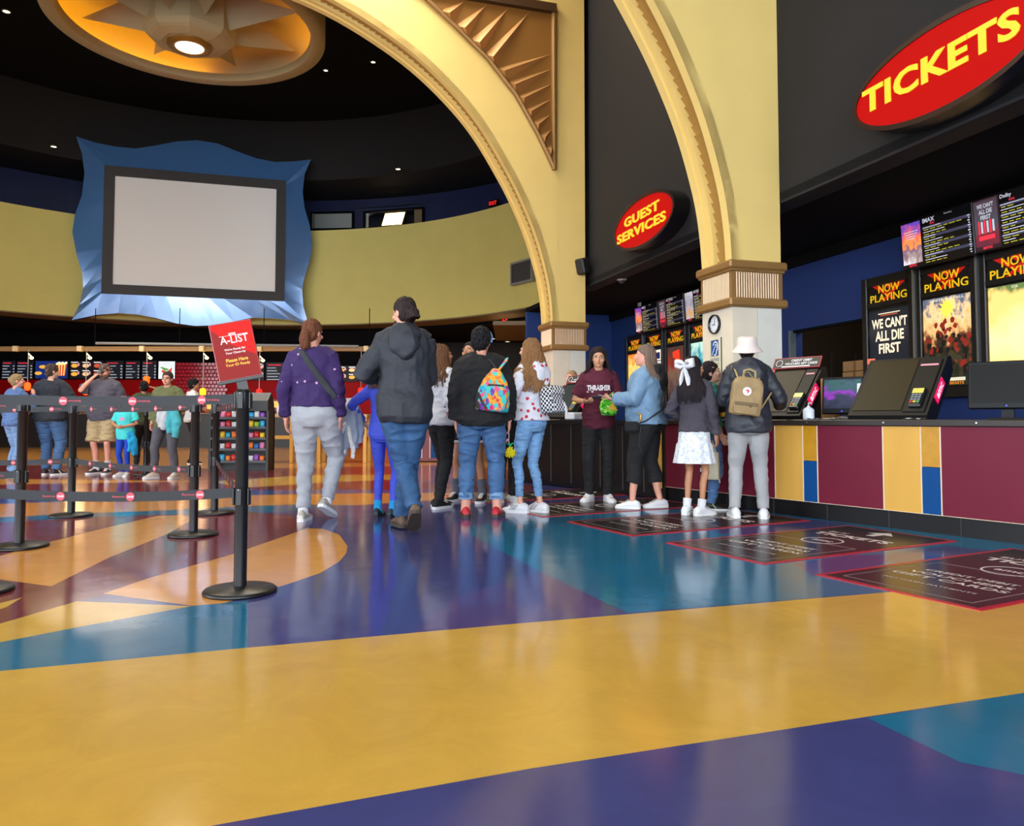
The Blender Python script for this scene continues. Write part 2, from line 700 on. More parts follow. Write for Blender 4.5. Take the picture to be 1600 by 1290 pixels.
# the two booth windows over the balcony edge
def booth(n, x0, x1, y0, y1, lit):
    a, b = on_drum(x0, y1, GR - .06), on_drum(x1, y0, GR - .06)
    mid = Vector(((a.x + b.x) / 2, (a.y + b.y) / 2, (a.z + b.z) / 2))
    w, h = Vector((b.x - a.x, b.y - a.y, 0)).length, abs(b.z - a.z)
    M = drum_frame(mid)
    o = MB()
    for s in (-1, 1):
        o.box((s * w / 2, 0, .03), (.06, h + .06, .14), 0, M)
        o.box((0, s * h / 2, .03), (w + .06, .06, .14), 0, M)
    if lit:
        o.box((0, 0, -1.2), (w * 1.4, h * 2.5, .02), 1, M)
        o.box((0, h * .8, -.6), (w * 1.4, .02, 1.2), 1, M)
        o.box((0, -h * .6, -.6), (w * 1.4, .02, 1.2), 1, M)
        o.box((w / 2 - .22, 0, -.05), (.3, h, .05), 2, M)
        o.box((-w / 2 + .06, 0, -.05), (.1, h, .05), 3, M)
    else:
        o.box((0, -.02, 0), (w, h - .03, .06), 3, M)
        o.box((-w / 2 + .07, 0, .05), (.1, h, .05), 4, M)
    return struct(o.build('window_%d' % n, [M_BLACK, mat('booth_dark', (10, 9, 12), .5), mat('booth_tan', (120, 100, 70), .6),
                                            mat('booth_blind', (166, 170, 164), .6), mat('booth_reveal', (120, 122, 118), .6)])), M, w, h


booth(1, 487, 552, 332, 359, False)
_, Mw, ww, wh = booth(2, 570, 662, 325, 358, True)
t = thing_m('ceiling_light', 'lit rectangular ceiling light panel seen through the dark booth window', 'ceiling light', Mw @ T(-ww * .12, wh * .22, -.5))
mb = MB()
mb.prism([(-.42, -.22), (.36, -.22), (.5, .22), (-.28, .22)], 0, .04)
mb.build('diffuser', mat('warm_panel', (255, 214, 150), .5, emit=2.2), t)
mb = MB()
mb.prism([(-.46, -.25), (.39, -.25), (.54, .25), (-.31, .25)], -.03, 0)
mb.build('frame', M_BLACK, t)

# dark wall that closes the far end of the concourse
mb = MB()
mb.box((-7.5, 30.5, 2.1), (34, .2, 4.4))
struct(mb.build('wall_far', mat('dark_brown_wall', (34, 26, 24), .7)))
mb = MB()
mb.box((4.2, 24, 2.1), (.2, 13, 4.4))
struct(mb.build('wall_concourse_right', M_BLACK))

# ------------------------------------------------------------------ piers, arches
ARC = [(0.0, 2.69), (-0.03, 3.1), (-0.115, 3.6), (-0.335, 4.33), (-0.63, 5.0), (-0.94, 5.56), (-1.42, 6.29), (-1.95, 6.87),
       (-2.61, 7.42), (-3.37, 7.88), (-4.17, 8.25), (-5.0, 8.5), (-5.8, 8.64), (-6.6, 8.69)]
ARC = ARC + [(-13.2 - t, z) for t, z in ARC[-2::-1]]


def smooth_curve(P, n):
    out = []
    for i in range(len(P) - 1):
        p0, p1, p2, p3 = P[max(i - 1, 0)], P[i], P[i + 1], P[min(i + 2, len(P) - 1)]
        for k in range(n):
            t = k / n
            out.append(tuple(.5 * (2 * b + (c - a) * t + (2 * a - 5 * b + 4 * c - d) * t * t + (3 * b - a - 3 * c + d) * t ** 3) for a, b, c, d in zip(p0, p1, p2, p3)))
    return out + [P[-1]]


ARC = smooth_curve(ARC, 4)
PW, PD = 0.66, 0.66                       # pier width (towards the ticket side), depth
BZ0, BZ1 = 2.15, 2.69                      # the ribbed bronze band


def pier_frame(o):
    """x = EV, y = up, z = towards the entrance; front left corner at the origin."""
    return frame((o.x, o.y, 0), EV, UP, -GV)


def arch(o, nm):
    M = pier_frame(o)
    top = CEIL
    # wall over the arch: front and back faces, soffit
    mb = MB()
    n = len(ARC)
    front = [(t, z, 0) for t, z in ARC]
    back = [(t, z, -PD) for t, z in ARC]
    ft = [(t, top, 0) for t, z in ARC]
    bt = [(t, top, -PD) for t, z in ARC]
    vs = front + back + ft + bt
    fs = []
    for i in range(n - 1):
        fs.append((i + 1, i, 2 * n + i, 2 * n + i + 1))
        fs.append((n + i, n + i + 1, 3 * n + i + 1, 3 * n + i))
    mb.add(vs, fs, 0, M)
    mb.box(((PW + .11) / 2, (BZ1 + top) / 2, -PD / 2), (PW - .11, top - BZ1, PD), 0, M)
    for d in (0, -PD):
        mb.quad((0, BZ1, d), (.12, BZ1, d), (.12, top, d), (0, top, d), 0, M)
    mb.box((-13.2 - PW / 2, (BZ1 + top) / 2, -PD / 2), (PW, top - BZ1, PD), 0, M)
    # soffit with its three bands: raised plain edges, sunk middle
    def along(d0, d1, lift, mi):
        v, f = [], []
        for i, (t, z) in enumerate(ARC):
            j0, j1 = max(i - 1, 0), min(i + 1, n - 1)
            tx, tz = ARC[j1][0] - ARC[j0][0], ARC[j1][1] - ARC[j0][1]
            L = math.hypot(tx, tz)
            nx, nz = -tz / L, tx / L            # points into the opening
            v += [(t + nx * lift, z + nz * lift, -d0), (t + nx * lift, z + nz * lift, -d1), (t - nx * .12, z - nz * .12, -d1), (t - nx * .12, z - nz * .12, -d0)]
        for i in range(n - 1):
            a, b = 4 * i, 4 * (i + 1)
            f += [(a, a + 1, b + 1, b), (a + 1, a + 2, b + 2, b + 1), (a + 3, a, b, b + 3)]
        mb.add(v, f, mi, M)
    along(0.0, .13, .0, 0)
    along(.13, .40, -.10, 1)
    along(.40, .53, -.035, 0)
    along(.53, .66, .0, 0)
    struct(mb.build('wall_arch_' + nm, [M_YEL, mat('deep_gold_paint', (196, 156, 84), .6)]))  # second colour: the deeper gold of the sunk middle band
    # scalloped slats set across the sunk band
    mb = MB()
    # walk the curve at even steps
    acc, step, pos = 0.0, .118, []
    for i in range(n - 1):
        (ta, za), (tb, zb) = ARC[i], ARC[i + 1]
        L = math.hypot(tb - ta, zb - za)
        while acc < L:
            k = acc / L
            pos.append((ta + (tb - ta) * k, za + (zb - za) * k, (tb - ta) / L, (zb - za) / L))
            acc += step
        acc -= L
    for (t, z, tx, tz) in pos:
        if t < -7.5:
            break
        nx, nz = -tz, tx
        A = frame(M @ Vector((t, z, 0)), M.to_3x3() @ Vector((tx, tz, 0)), M.to_3x3() @ Vector((nx, nz, 0)), M.to_3x3() @ Vector((0, 0, 1)))
        s = step
        prof = [(-s * .5, -.097), (s * .40, -.062), (s * .5, -.097)]
        vs = [(x, y, -.13) for x, y in prof] + [(x, y, -.415) for x, y in prof]
        mb.add(vs, [(0, 1, 4, 3), (1, 2, 5, 4), (0, 2, 1), (3, 4, 5)], 0, A)
        # little rounded scallop lapping the sill band
        mb.prism([(-s * .5, 0), (-s * .3, -.03), (0, -.045), (s * .3, -.03), (s * .5, 0)], 0, .02, 1,
                 A @ Matrix(((1, 0, 0, 0), (0, 0, 1, -.035), (0, 1, 0, -.40), (0, 0, 0, 1))))
    struct(mb.build('trim_scallop_' + nm, [mat('gold_slat', (186, 146, 76), .45, metal=.15), M_YEL]))
    # ribbed bronze band with its caps
    mb = MB()
    mb.box((PW / 2, (BZ0 + BZ1) / 2, -PD / 2), (PW + .02, BZ1 - BZ0, PD + .02), 0, M)
    mb.box((PW / 2, BZ1 - .05, -PD / 2), (PW + .12, .1, PD + .12), 0, M, .02)
    mb.box((PW / 2, BZ1 - .11, -PD / 2), (PW + .06, .03, PD + .06), 0, M)
    mb.box((PW / 2, BZ0 + .05, -PD / 2), (PW + .12, .1, PD + .12), 0, M, .02)
    mb.box((-13.2 - PW / 2, (BZ0 + BZ1) / 2, -PD / 2), (PW + .06, BZ1 - BZ0, PD + .06), 0, M)
    struct(mb.build('trim_band_' + nm, M_BRONZE))
    mb = MB()
    for i in range(18):
        x = .055 + i * (PW - .11) / 17
        mb.tube([M @ Vector((x, BZ0 + .11, .012)), M @ Vector((x, BZ1 - .135, .012))], .0072, 6)
        mb.tube([M @ Vector((-.012, BZ0 + .11, -x)), M @ Vector((-.012, BZ1 - .135, -x))], .0072, 6)
    struct(mb.build('trim_rods_' + nm, M_CREAMBAR))
    # stone-tiled foot
    mb = MB()
    g = .004
    rows = [(0, .72), (.72, 1.42), (1.42, BZ0)]
    mb.box((PW / 2, BZ0 / 2, -PD / 2), (PW - .012, BZ0, PD - .012), 3, M)
    for r, (z0, z1) in enumerate(rows):
        for c in range(2):
            x0, x1 = c * PW / 2, (c + 1) * PW / 2
            mi = (0 if c == 0 else 1) if r == 2 else (2 if (r + c) % 2 else 0)
            mb.box(((x0 + x1) / 2, (z0 + z1) / 2, -.006), (x1 - x0 - g, z1 - z0 - g, .012), mi, M)
            mb.box((.006, (z0 + z1) / 2, -(x0 + x1) / 2), (.012, z1 - z0 - g, x1 - x0 - g), (2, 0, 0)[r], M)
    mb.box((-13.2 - PW / 2, BZ0 / 2, -PD / 2), (PW, BZ0, PD), 0, M)
    struct(mb.build('wall_pier_foot_' + nm, [M_STONE, M_STONE2, M_STONE3, mat('tile_joint', (190, 176, 150), .8)]))


arch(RP, 'near')
arch(LP, 'far')

# spiked panel let into the face over the far arch
M = pier_frame(LP)
t = thing_m('spiked_wall_panel', 'bronze triangular wall panel of slanting pyramid spikes on the yellow arch face', 'wall panel', M)
curve = [(.013, 5.62), (-.30, 6.22), (-.72, 6.906), (-1.264, 7.521), (-1.836, 8.006), (-2.434, 8.476), (-2.75, 8.70)]
tri = curve + [(.0, 8.70)]
mb = MB()
mb.prism([(x, z) for x, z in tri], .002, .02, 0)
mb.build('backing', mat('bronze_panel', (150, 104, 48), .45, metal=.2), t)
mb = MB()
cc = curve
mb.tube([(x, z, .05) for x, z in cc], .055, 4)
mb.tube([(.02, 5.56, .05), (.02, 8.72, .05)], .055, 4)
mb.build('frame', M_BRONZE, t)
mb = MB()
mb.box((-1.3, 8.66, .06), (2.7, .16, .14))
mb.build('top_rail', mat('dark_bronze', (70, 46, 24), .5), t)


def on_curve(z):
    for (xa, za), (xb, zb) in zip(curve, curve[1:]):
        if za <= z <= zb:
            return xa + (xb - xa) * (z - za) / (zb - za)
    return curve[-1][0]


M_SPIKE = mat('spike_bronze', (196, 146, 88), .4, metal=.2)
for i in range(11):
    z = 5.78 + i * .232
    if i < 7:
        tip = (-.03, z + .26 + i * .06, .05)
    else:
        tip = (-.03 - (i - 6) * .42, 8.56, .05)
    xb = on_curve(min(z, 8.6)) + .02
    xb2 = on_curve(min(z + .2, 8.68)) + .02
    b0, b1 = Vector((xb, z, .02)), Vector((xb2, min(z + .2, 8.66), .02))
    apex = (b0 + b1) / 2 + Vector((.03, .01, .16))
    mb = MB()
    mb.add([b0, b1, Vector((tip[0], tip[1], .02)), apex], [(0, 1, 3), (1, 2, 3), (2, 0, 3), (0, 2, 1)])
    mb.build('spike', M_SPIKE, t)

# ------------------------------------------------------------------ ticket side: dark wall over the desk, recess behind it
S0, S1 = -6.4, 14.0                        # along the wall: far end, entrance end
mb = MB()
Mf = frame(F0, -GV, UP, -EV)
mb.box(((S0 + S1) / 2, (3.40 + CEIL) / 2, -.15), (S1 - S0, CEIL - 3.40, .3), 0, Mf)
struct(mb.build('wall_right', M_CHAR))
mb = MB()
REC = 2.2
mb.box(((-9.9 + S1) / 2, 3.48, -REC / 2 - .15), (S1 + 9.9, .1, REC + .3), 0, Mf)
mb.box(((-9.9 + S1) / 2, 3.38, -REC + .02), (S1 + 9.9, .22, .08), 0, Mf)
struct(mb.build('ceiling_recess', M_BLACK))
mb = MB()                                   # navy wall behind the desk, with the doorway
zt = 3.44
mb.box(((-9.9 - 2.75) / 2, zt / 2, -REC - .1), (9.9 - 2.75, zt, .2), 0, Mf)
mb.box(((-2.75 - 1.075) / 2, (2.263 + zt) / 2, -REC - .1), (1.675, zt - 2.263, .2), 0, Mf)
mb.box(((-1.075 + S1) / 2, zt / 2, -REC - .1), (S1 + 1.075, zt, .2), 0, Mf)
struct(mb.build('wall_back', M_NAVY))
mb = MB()
mb.box((-9.84, zt / 2, -REC / 2), (.12, zt, REC), 0, Mf)
struct(mb.build('wall_recess_end', mat('navy_paint_lit', (30, 62, 128), .6)))  # brighter look of this lit face put into a paler copy of the navy
mb = MB()                                   # the room through the doorway
mb.box((-1.9, 1.7, -REC - 2.6), (4.4, 3.4, .1), 0, Mf)
mb.box((-4.05, 1.7, -REC - 1.4), (.1, 3.4, 2.4), 0, Mf)
mb.box((.3, 1.7, -REC - 1.4), (.1, 3.4, 2.4), 0, Mf)
mb.box((-1.9, 3.4, -REC - 1.4), (4.4, .1, 2.6), 0, Mf)
struct(mb.build('wall_storeroom', mat('storeroom_brown', (46, 36, 26), .8)))
mb = MB()
mb.box((-2.70, 1.13, -REC + .03), (.05, 2.26, .1), 1, Mf)
mb.box((-1.12, 1.13, -REC + .0), (.05, 2.26, .06), 0, Mf)
mb.box((-1.9, 2.245, -REC + .0), (1.6, .04, .06), 0, Mf)
struct(mb.build('trim_doorway', [M_BLACK, mat('grey_door_trim', (96, 108, 112), .4)]))
mb = MB()
mb.box((S1 + .05, 1.7, -REC / 2), (.1, 3.4, REC), 0, Mf)
struct(mb.build('wall_recess_near_end', M_NAVY))

# ------------------------------------------------------------------ lit oval signs on the dark wall
M_SIGNRED = mat('sign_red', (150, 2, 4), .5, spec=.1, emit=.20, ecol=(235, 4, 6))
M_SIGNYEL = mat('sign_yellow', (236, 190, 44), .4, emit=.3)
M_SIGNCAN = mat('sign_can', (18, 17, 18), .4)


def oval(rx, rz, n=48):
    return [(math.cos(2 * PI * i / n) * rx, math.sin(2 * PI * i / n) * rz) for i in range(n)]


def oval_sign(s, z, rx, rz, lines, label):
    t = thing_m('oval_sign', label, 'sign', fas_frame(s, z, 0.0), 'lit oval signs')
    mb = MB()
    mb.prism(oval(rx + .05, rz + .05), .0, .24, 0, smooth=True)
    mb.build('sign_can', M_SIGNCAN, t)
    mb = MB()
    mb.prism(oval(rx, rz), .24, .252, 0)
    mb.build('red_face', M_SIGNRED, t)
    mb = MB()
    rs = []
    for k in range(49):
        a = 2 * PI * k / 48
        c, sn = math.cos(a), math.sin(a)
        rs.append([((rx + d) * c, (rz + d) * sn, zz) for d, zz in ((.05, .235), (.05, .262), (.0, .262), (.0, .235))])
    mb.rings(rs, caps=False, smooth=False)
    mb.build('rim', mat('sign_rim_dark', (34, 8, 10), .35), t)
    mb = MB()
    for body, cx, cy, h, w in lines:
        mb.text(body, h, T(cx, cy, .253), 0, w=w, depth=.012, weight=.032, spacing=1.06)
    mb.build('lettering', M_SIGNYEL, t)
    return t


oval_sign(2.57, 3.872, .98, .362, [('TICKETS', -.06, .03, .235, 1.66)],
          'red oval TICKETS sign with yellow letters on the dark wall')
oval_sign(-3.10, 3.945, 1.0, .362, [('GUEST', -.02, .115, .155, 1.22), ('SERVICES', -.06, -.10, .155, 1.70)],
          'red oval GUEST SERVICES sign on the dark wall between the arches')

# ------------------------------------------------------------------ poster cases and menu screens on the navy wall
BK = lambda s, z, off=0.0: fas_frame(s, z, -REC + off)
M_CASE = mat('poster_case_black', (14, 13, 14), .35)
M_CASEIN = mat('case_inner_black', (10, 9, 10), .5)
M_ALU = mat('brushed_aluminium', (170, 172, 172), .3, metal=.9)
M_NPY = mat('now_playing_yellow', (255, 204, 20), .5, emit=.4)
M_NPR = mat('now_playing_red', (214, 24, 18), .5, emit=.30)
M_PANE = mat('poster_glass', (8, 8, 8), .08, spec=.4)
_b = M_PANE.node_tree.nodes['Principled BSDF']
_b.inputs['Alpha'].default_value = .12


def emat(name, col, e, rough=.6):
    return mat(name, col, rough, emit=e)


def paint_last(g):
    """Last letters art: serif-less title, a few small figures along the foot."""
    o = MB()
    o.quad((-.36, -.52, 0), (.36, -.52, 0), (.36, .52, 0), (-.36, .52, 0), 0)
    o.box((.0, .47, .002), (.38, .012, .002), 1)
    o.box((.0, .445, .002), (.30, .010, .002), 2)
    for i, (w, y) in enumerate([("WE CAN'T", .34), ('ALL DIE', .17), ('FIRST', .0)]):
        o.text(w, .135, T(0, y, .002), 1, w=(.62, .50, .38)[i], weight=.03)
    cols = [3, 4, 5, 6, 7, 3, 5]
    for i in range(7):
        x = -.29 + i * .095
        hh = .16 + .03 * ((i * 5) % 3) + (.05 if i in (2, 6) else 0)
        o.prism([(x - .05, -.52), (x + .05, -.52), (x + .042, -.36 + hh * .5), (x + .02, -.34 + hh * .5), (x - .02, -.34 + hh * .5), (x - .042, -.36 + hh * .5)], .001, .003, cols[i])
        o.prism([(x + math.cos(k * PI / 4) * .026, -.305 + hh * .5 + math.sin(k * PI / 4) * .034) for k in range(8)], .001, .003, 8)
    return o, [emat('art_slate', (44, 48, 58), .25), emat('art_cream', (250, 226, 190), .9), emat('art_orange', (230, 96, 50), .6),
               emat('art_ivory', (220, 190, 150), .5), emat('art_berry', (120, 24, 60), .4), emat('art_denim', (120, 146, 190), .5),
               emat('art_amber', (240, 160, 70), .6), emat('art_grey', (90, 84, 80), .4), emat('art_skin', (180, 120, 88), .5)]


def art_mat(name, stops, kind, scale, e):
    """A backlit picture: a vertical run of colours broken up by noise."""
    m = bpy.data.materials.new(name)
    m.use_nodes = True
    nt = m.node_tree
    b = nt.nodes['Principled BSDF']
    tc = nt.nodes.new('ShaderNodeTexCoord')
    sp = nt.nodes.new('ShaderNodeSeparateXYZ')
    nt.links.new(tc.outputs['Generated'], sp.inputs[0])
    n = nt.nodes.new('ShaderNodeTexNoise' if kind == 'noise' else 'ShaderNodeTexVoronoi')
    n.inputs['Scale'].default_value = scale
    if kind == 'noise':
        n.inputs['Detail'].default_value = 8
    nt.links.new(tc.outputs['Generated'], n.inputs['Vector'])
    ma = nt.nodes.new('ShaderNodeMath')
    ma.operation = 'MULTIPLY_ADD'
    ma.inputs[1].default_value = .9
    ma.inputs[2].default_value = -.42
    nt.links.new(n.outputs[0], ma.inputs[0])
    ad = nt.nodes.new('ShaderNodeMath')
    ad.operation = 'ADD'
    nt.links.new(sp.outputs[1], ad.inputs[0])
    nt.links.new(ma.outputs[0], ad.inputs[1])
    r = nt.nodes.new('ShaderNodeValToRGB')
    while len(r.color_ramp.elements) < len(stops):
        r.color_ramp.elements.new(.5)
    for el, (p, c) in zip(r.color_ramp.elements, stops):
        el.position = p
        el.color = rgb(c)
    nt.links.new(ad.outputs[0], r.inputs[0])
    nt.links.new(r.outputs[0], b.inputs['Base Color'])
    nt.links.new(r.outputs[0], b.inputs['Emission Color'])
    b.inputs['Emission Strength'].default_value = e
    return m


ART_CROWD = art_mat('art_crowd', [(.0, (40, 52, 30)), (.12, (24, 28, 18)), (.3, (64, 56, 36)), (.42, (30, 30, 22)), (.55, (110, 60, 38)), (.66, (236, 176, 110)), (.86, (250, 206, 150)), (1.0, (90, 100, 120))], 'noise', 7, .8)
ART_GLOW = art_mat('art_glow', [(.0, (240, 160, 40)), (.15, (255, 206, 120)), (.5, (255, 216, 150)), (.75, (255, 190, 110)), (.92, (226, 190, 110)), (1.0, (90, 110, 60))], 'noise', 2.2, 1.1)
ART_SEA = art_mat('art_sea', [(.0, (10, 50, 80)), (.3, (20, 110, 140)), (.55, (80, 190, 190)), (.75, (40, 140, 160)), (1.0, (190, 226, 210))], 'noise', 6, .8)
ART_ROSE = art_mat('art_rose', [(.0, (60, 40, 40)), (.3, (120, 90, 80)), (.55, (150, 120, 100)), (.7, (180, 60, 40)), (1.0, (90, 74, 60))], 'noise', 5, .35)
ART_SUN = art_mat('art_sun', [(.0, (250, 180, 60)), (.4, (255, 170, 40)), (.8, (255, 210, 120)), (1.0, (240, 120, 30))], 'noise', 4, .9)
ART_COMIC = art_mat('art_comic', [(.0, (240, 226, 190)), (.3, (230, 120, 50)), (.5, (240, 210, 160)), (.7, (60, 60, 140)), (1.0, (240, 236, 230))], 'noise', 6, .7)


def poster_case(s, art, label, pole):
    """s = the middle of the case along the wall."""
    t = thing_m('poster_case', label, 'poster', BK(s, 0), 'now playing poster cases')
    W, Z0, Z1 = .925, 1.12, 2.78
    mb = MB()
    zc, h = (Z0 + Z1) / 2, Z1 - Z0
    mb.box((0, zc, .04), (W, h, .08), 0, None, .01)
    for sx in (-1, 1):
        mb.box((sx * (W / 2 - .05), zc, .10), (.1, h, .05), 0, None, .01)
    for zz in (Z0 + .06, Z1 - .06, 2.40):
        mb.box((0, zz, .10), (W - .2, .12 if zz != 2.40 else .06, .045), 0)
    mb.build('case', [M_CASE], t)
    hd = MB()
    hd.quad((-.37, 2.42, .086), (.37, 2.42, .086), (.37, 2.70, .086), (-.37, 2.70, .086), 0)
    for sgn in (-1, 1):
        hd.prism([(sgn * .42 * .8, 2.69), (sgn * .40 * .55, 2.70), (sgn * -.08, 2.43), (sgn * -.17, 2.41)], .087, .089, 1)
    hd.prism([(-.10, 2.68), (0, 2.70), (.10, 2.69), (.02, 2.58)], .087, .089, 1)
    hd.build('header', [mat('header_dark', (16, 11, 10), .5, emit=.05), M_NPR], t)
    tx = MB()
    tx.text('NOW', .105, T(.01, 2.605, .0905), 0, w=.37, weight=.015, depth=.002)
    tx.text('PLAYING', .105, T(-.005, 2.485, .0905), 0, w=.64, weight=.015, depth=.002)
    tx.build('lettering', M_NPY, t)
    # the picture
    if art == 'last':
        o, ms = paint_last(None)
        for i in range(len(o.v)):
            o.v[i] = Vector((o.v[i].x, o.v[i].y + 1.80, o.v[i].z + .088))
        o.build('poster', ms, t)
    else:
        o = MB()
        o.quad((-.36, 1.26, .088), (.36, 1.26, .088), (.36, 2.345, .088), (-.36, 2.345, .088), 0)
        ms = [art]
        if art is ART_CROWD:
            rnd = random.Random(4)
            ms += [emat('art_blast', (255, 196, 60), 1.6), emat('art_red_form', (150, 40, 26), .5), emat('art_dark_form', (40, 36, 28), .2), emat('art_letter', (235, 226, 200), .6), emat('art_letter_orange', (226, 130, 30), .6)]
            pts = []
            for k in range(24):
                a = 2 * PI * k / 24
                r = .15 if k % 2 == 0 else .07
                pts.append((math.cos(a) * r * .9, 2.20 + math.sin(a) * r))
            o.prism(pts, .089, .0895, 1)
            for k in range(60):
                x, y = rnd.uniform(-.32, .32), rnd.uniform(1.40, 1.85)
                y += max(0, .14 - abs(x) * .5)
                r = rnd.uniform(.02, .05)
                o.prism([(x + math.cos(i * PI / 3 + k) * r * rnd.uniform(.5, 1.2), y + math.sin(i * PI / 3 + k) * r) for i in range(6)], .0892, .0897 + k * 1e-5, 3 if k % 3 else 2)
            for k in range(14):
                x, y = rnd.gauss(0, .1), rnd.uniform(1.85, 2.06)
                r = rnd.uniform(.02, .045)
                o.prism([(x + math.cos(i * PI / 2.5 + k) * r * rnd.uniform(.5, 1.3), y + math.sin(i * PI / 2.5 + k) * r) for i in range(5)], .0905, .091 + k * 1e-5, 2)
            o.text('UNITE OR FALL', .03, T(0, 2.315, .0905), 4, w=.5, weight=.02)
            o.text('THE BEASTS', .035, T(.05, 1.29, .0905), 5, w=.34, weight=.03)
            o.box((.03, 1.335, .0905), (.42, .04, .001), 4)
        elif art is ART_GLOW:
            ms += [emat('art_sand', (230, 176, 90), .8), emat('art_letter', (235, 226, 200), .6)]
            o.prism([(.05, 1.26), (.36, 1.26), (.36, 2.1), (.2, 2.05), (.12, 1.8), (.16, 1.6)], .089, .0895, 1)
            o.text('FOR', .03, T(-.02, 2.315, .0905), 2, weight=.02)
        elif art is ART_ROSE:
            ms += [emat('art_flame', (232, 60, 30), .8)]
            o.prism([(-.14, 2.24), (.14, 2.28), (.16, 2.1), (.04, 1.9), (.05, 2.08), (-.12, 2.12)], .089, .0895, 1)
        elif art is ART_COMIC:
            ms += [emat('art_cream', (250, 226, 190), .9), emat('art_navy_block', (40, 44, 110), .4)]
            for k in range(4):
                o.box((0, 2.22 - k * .22, .0895), (.6, .19, .001), 1)
                o.box((0, 2.22 - k * .22, .0902), (.54, .14, .001), 2 if k % 2 == 0 else 0)
        o.build('poster', ms, t)
    p = MB()
    p.box((0, 1.95, .118), (W - .2, 1.55, .004))
    p.build('glass_pane', M_PANE, t)
    if pole:
        p = MB()
        p.box((W / 2, zc, .13), (.022, h, .03))
        p.build('aluminium_strip', M_ALU, t)
    return t


poster_case(-.592, 'last', "poster case showing WE CAN'T ALL DIE FIRST in cream letters behind the kiosk", True)
poster_case(.336, ART_CROWD, 'poster case with a golden blast over a dark crowd, beside the cream-lettered poster', True)
poster_case(1.268, ART_GLOW, 'poster case with a pale golden glowing picture at the right picture edge', True)
poster_case(-8.27, ART_SUN, 'poster case with an orange picture, farthest from the entrance, behind the denim jacket woman', True)
poster_case(-7.33, ART_COMIC, 'poster case with a cream-bordered comic style picture, second from the far end', True)
poster_case(-6.37, ART_ROSE, 'grey reflecting poster case with a red flame shape, left of the tiled pier', True)
poster_case(-5.40, ART_SEA, 'poster case with a sea-green picture, half hidden by the near tiled pier', False)

M_SCR = mat('screen_black', (14, 13, 18), .25, emit=.0)
M_SCRW = emat('screen_white', (200, 200, 210), .3)
M_SCRY = emat('screen_yellow', (200, 190, 40), .3)
M_SCRR = emat('screen_red', (205, 40, 56), .6)
M_SCRG = emat('screen_grey', (62, 60, 84), .25)
ART_DUSK = art_mat('art_dusk', [(.0, (220, 214, 224)), (.2, (160, 140, 130)), (.4, (110, 80, 110)), (.55, (240, 140, 60)), (.75, (220, 90, 90)), (1.0, (80, 60, 170))], 'noise', 5, .6)
ART_PALE = art_mat('art_pale', [(.0, (180, 170, 190)), (.3, (196, 150, 80)), (.45, (170, 164, 176)), (.7, (130, 130, 146)), (1.0, (190, 186, 196))], 'noise', 4, .5)
ART_MAUVE = art_mat('art_mauve', [(.0, (90, 40, 56)), (.3, (120, 30, 44)), (.5, (70, 74, 84)), (1.0, (80, 60, 72))], 'noise', 6, .3)


def menu_screen(s, title, art, label, dim=1.0, film=False):
    """A showtime screen; s = its left edge along the wall."""
    M = BK(s, 3.03, .30) @ RX(math.radians(4))
    t = thing_m('menu_screen', label, 'screen', M, 'showtime screens over the poster cases')
    W, H = 1.06, .60
    mb = MB()
    mb.box((W / 2, 0, -.04), (W, H, .08), 0, None, .008)
    mb.box((W / 2, .1, -.17), (.2, .2, .25), 0)
    mb.build('housing', M_CASE, t)
    p = MB()
    p.quad((.02, -.24, .003), (.32, -.24, .003), (.32, .27, .003), (.02, .27, .003), 0)
    p.quad((.02, -.285, .002), (.34, -.285, .002), (.34, .285, .002), (.02, .285, .002), 1)
    ms = [art, emat('screen_plum', (46, 16, 26), .3) if film else M_SCR, M_SCRW, M_SCRR]
    if film:
        for i, w in enumerate(("WE CAN'T", 'ALL DIE', 'FIRST')):
            p.text(w, .05, T(.17, .21 - i * .066, .005), 2, w=(.21, .17, .13)[i], weight=.03)
        for k in range(6):
            p.box((.08 + k * .036, -.03, .005), (.022, .15 - .02 * (k % 2), .002), 2 if k % 2 else 3)
        p.box((.17, -.15, .005), (.2, .05, .002), 3)
    else:
        for k in range(4):
            p.box((.17, .16 - k * .03, .005), (.22 - .03 * k, .012, .001), 2)
    p.text('amc', .03, T(.17, -.262, .005), 3, w=.12, weight=.02)
    p.build('film_panel', ms, t)
    p = MB()
    p.quad((.345, -.285, .002), (1.045, -.285, .002), (1.045, .285, .002), (.345, .285, .002), 0)
    rnd = random.Random(title + label)
    p.text(title, .055, T(.36, .245, .004), 1, weight=.03, align='LEFT', maxw=.3)
    p.text('Showtimes', .018, T(.68, .262, .004), 1, align='LEFT', weight=0)
    p.text('amc', .022, T(.50, .195, .004), 3, weight=.02)
    y = .15
    for r in range(8):
        if r % 2 == 0:
            p.box((.695, y + .004, .0025), (.69, .034, .001), 4)
        L = rnd.uniform(.14, .36)
        p.box((.36 + L / 2, y + .008, .004), (L, .009, .001), 1)
        x = .37
        for k in range(rnd.randint(2, 6)):
            l = rnd.uniform(.05, .085)
            p.box((x + l / 2, y - .021, .004), (l, .008, .001), 2)
            x += l + .022
        p.box((1.01, y + .008, .004), (.03, .014, .001), 1)
        p.box((1.015, y - .02, .004), (.02, .012, .001), 1)
        y -= .056
    p.build('listing', [M_SCR, M_SCRW, M_SCRY, M_SCRR, M_SCRG], t)
    return t


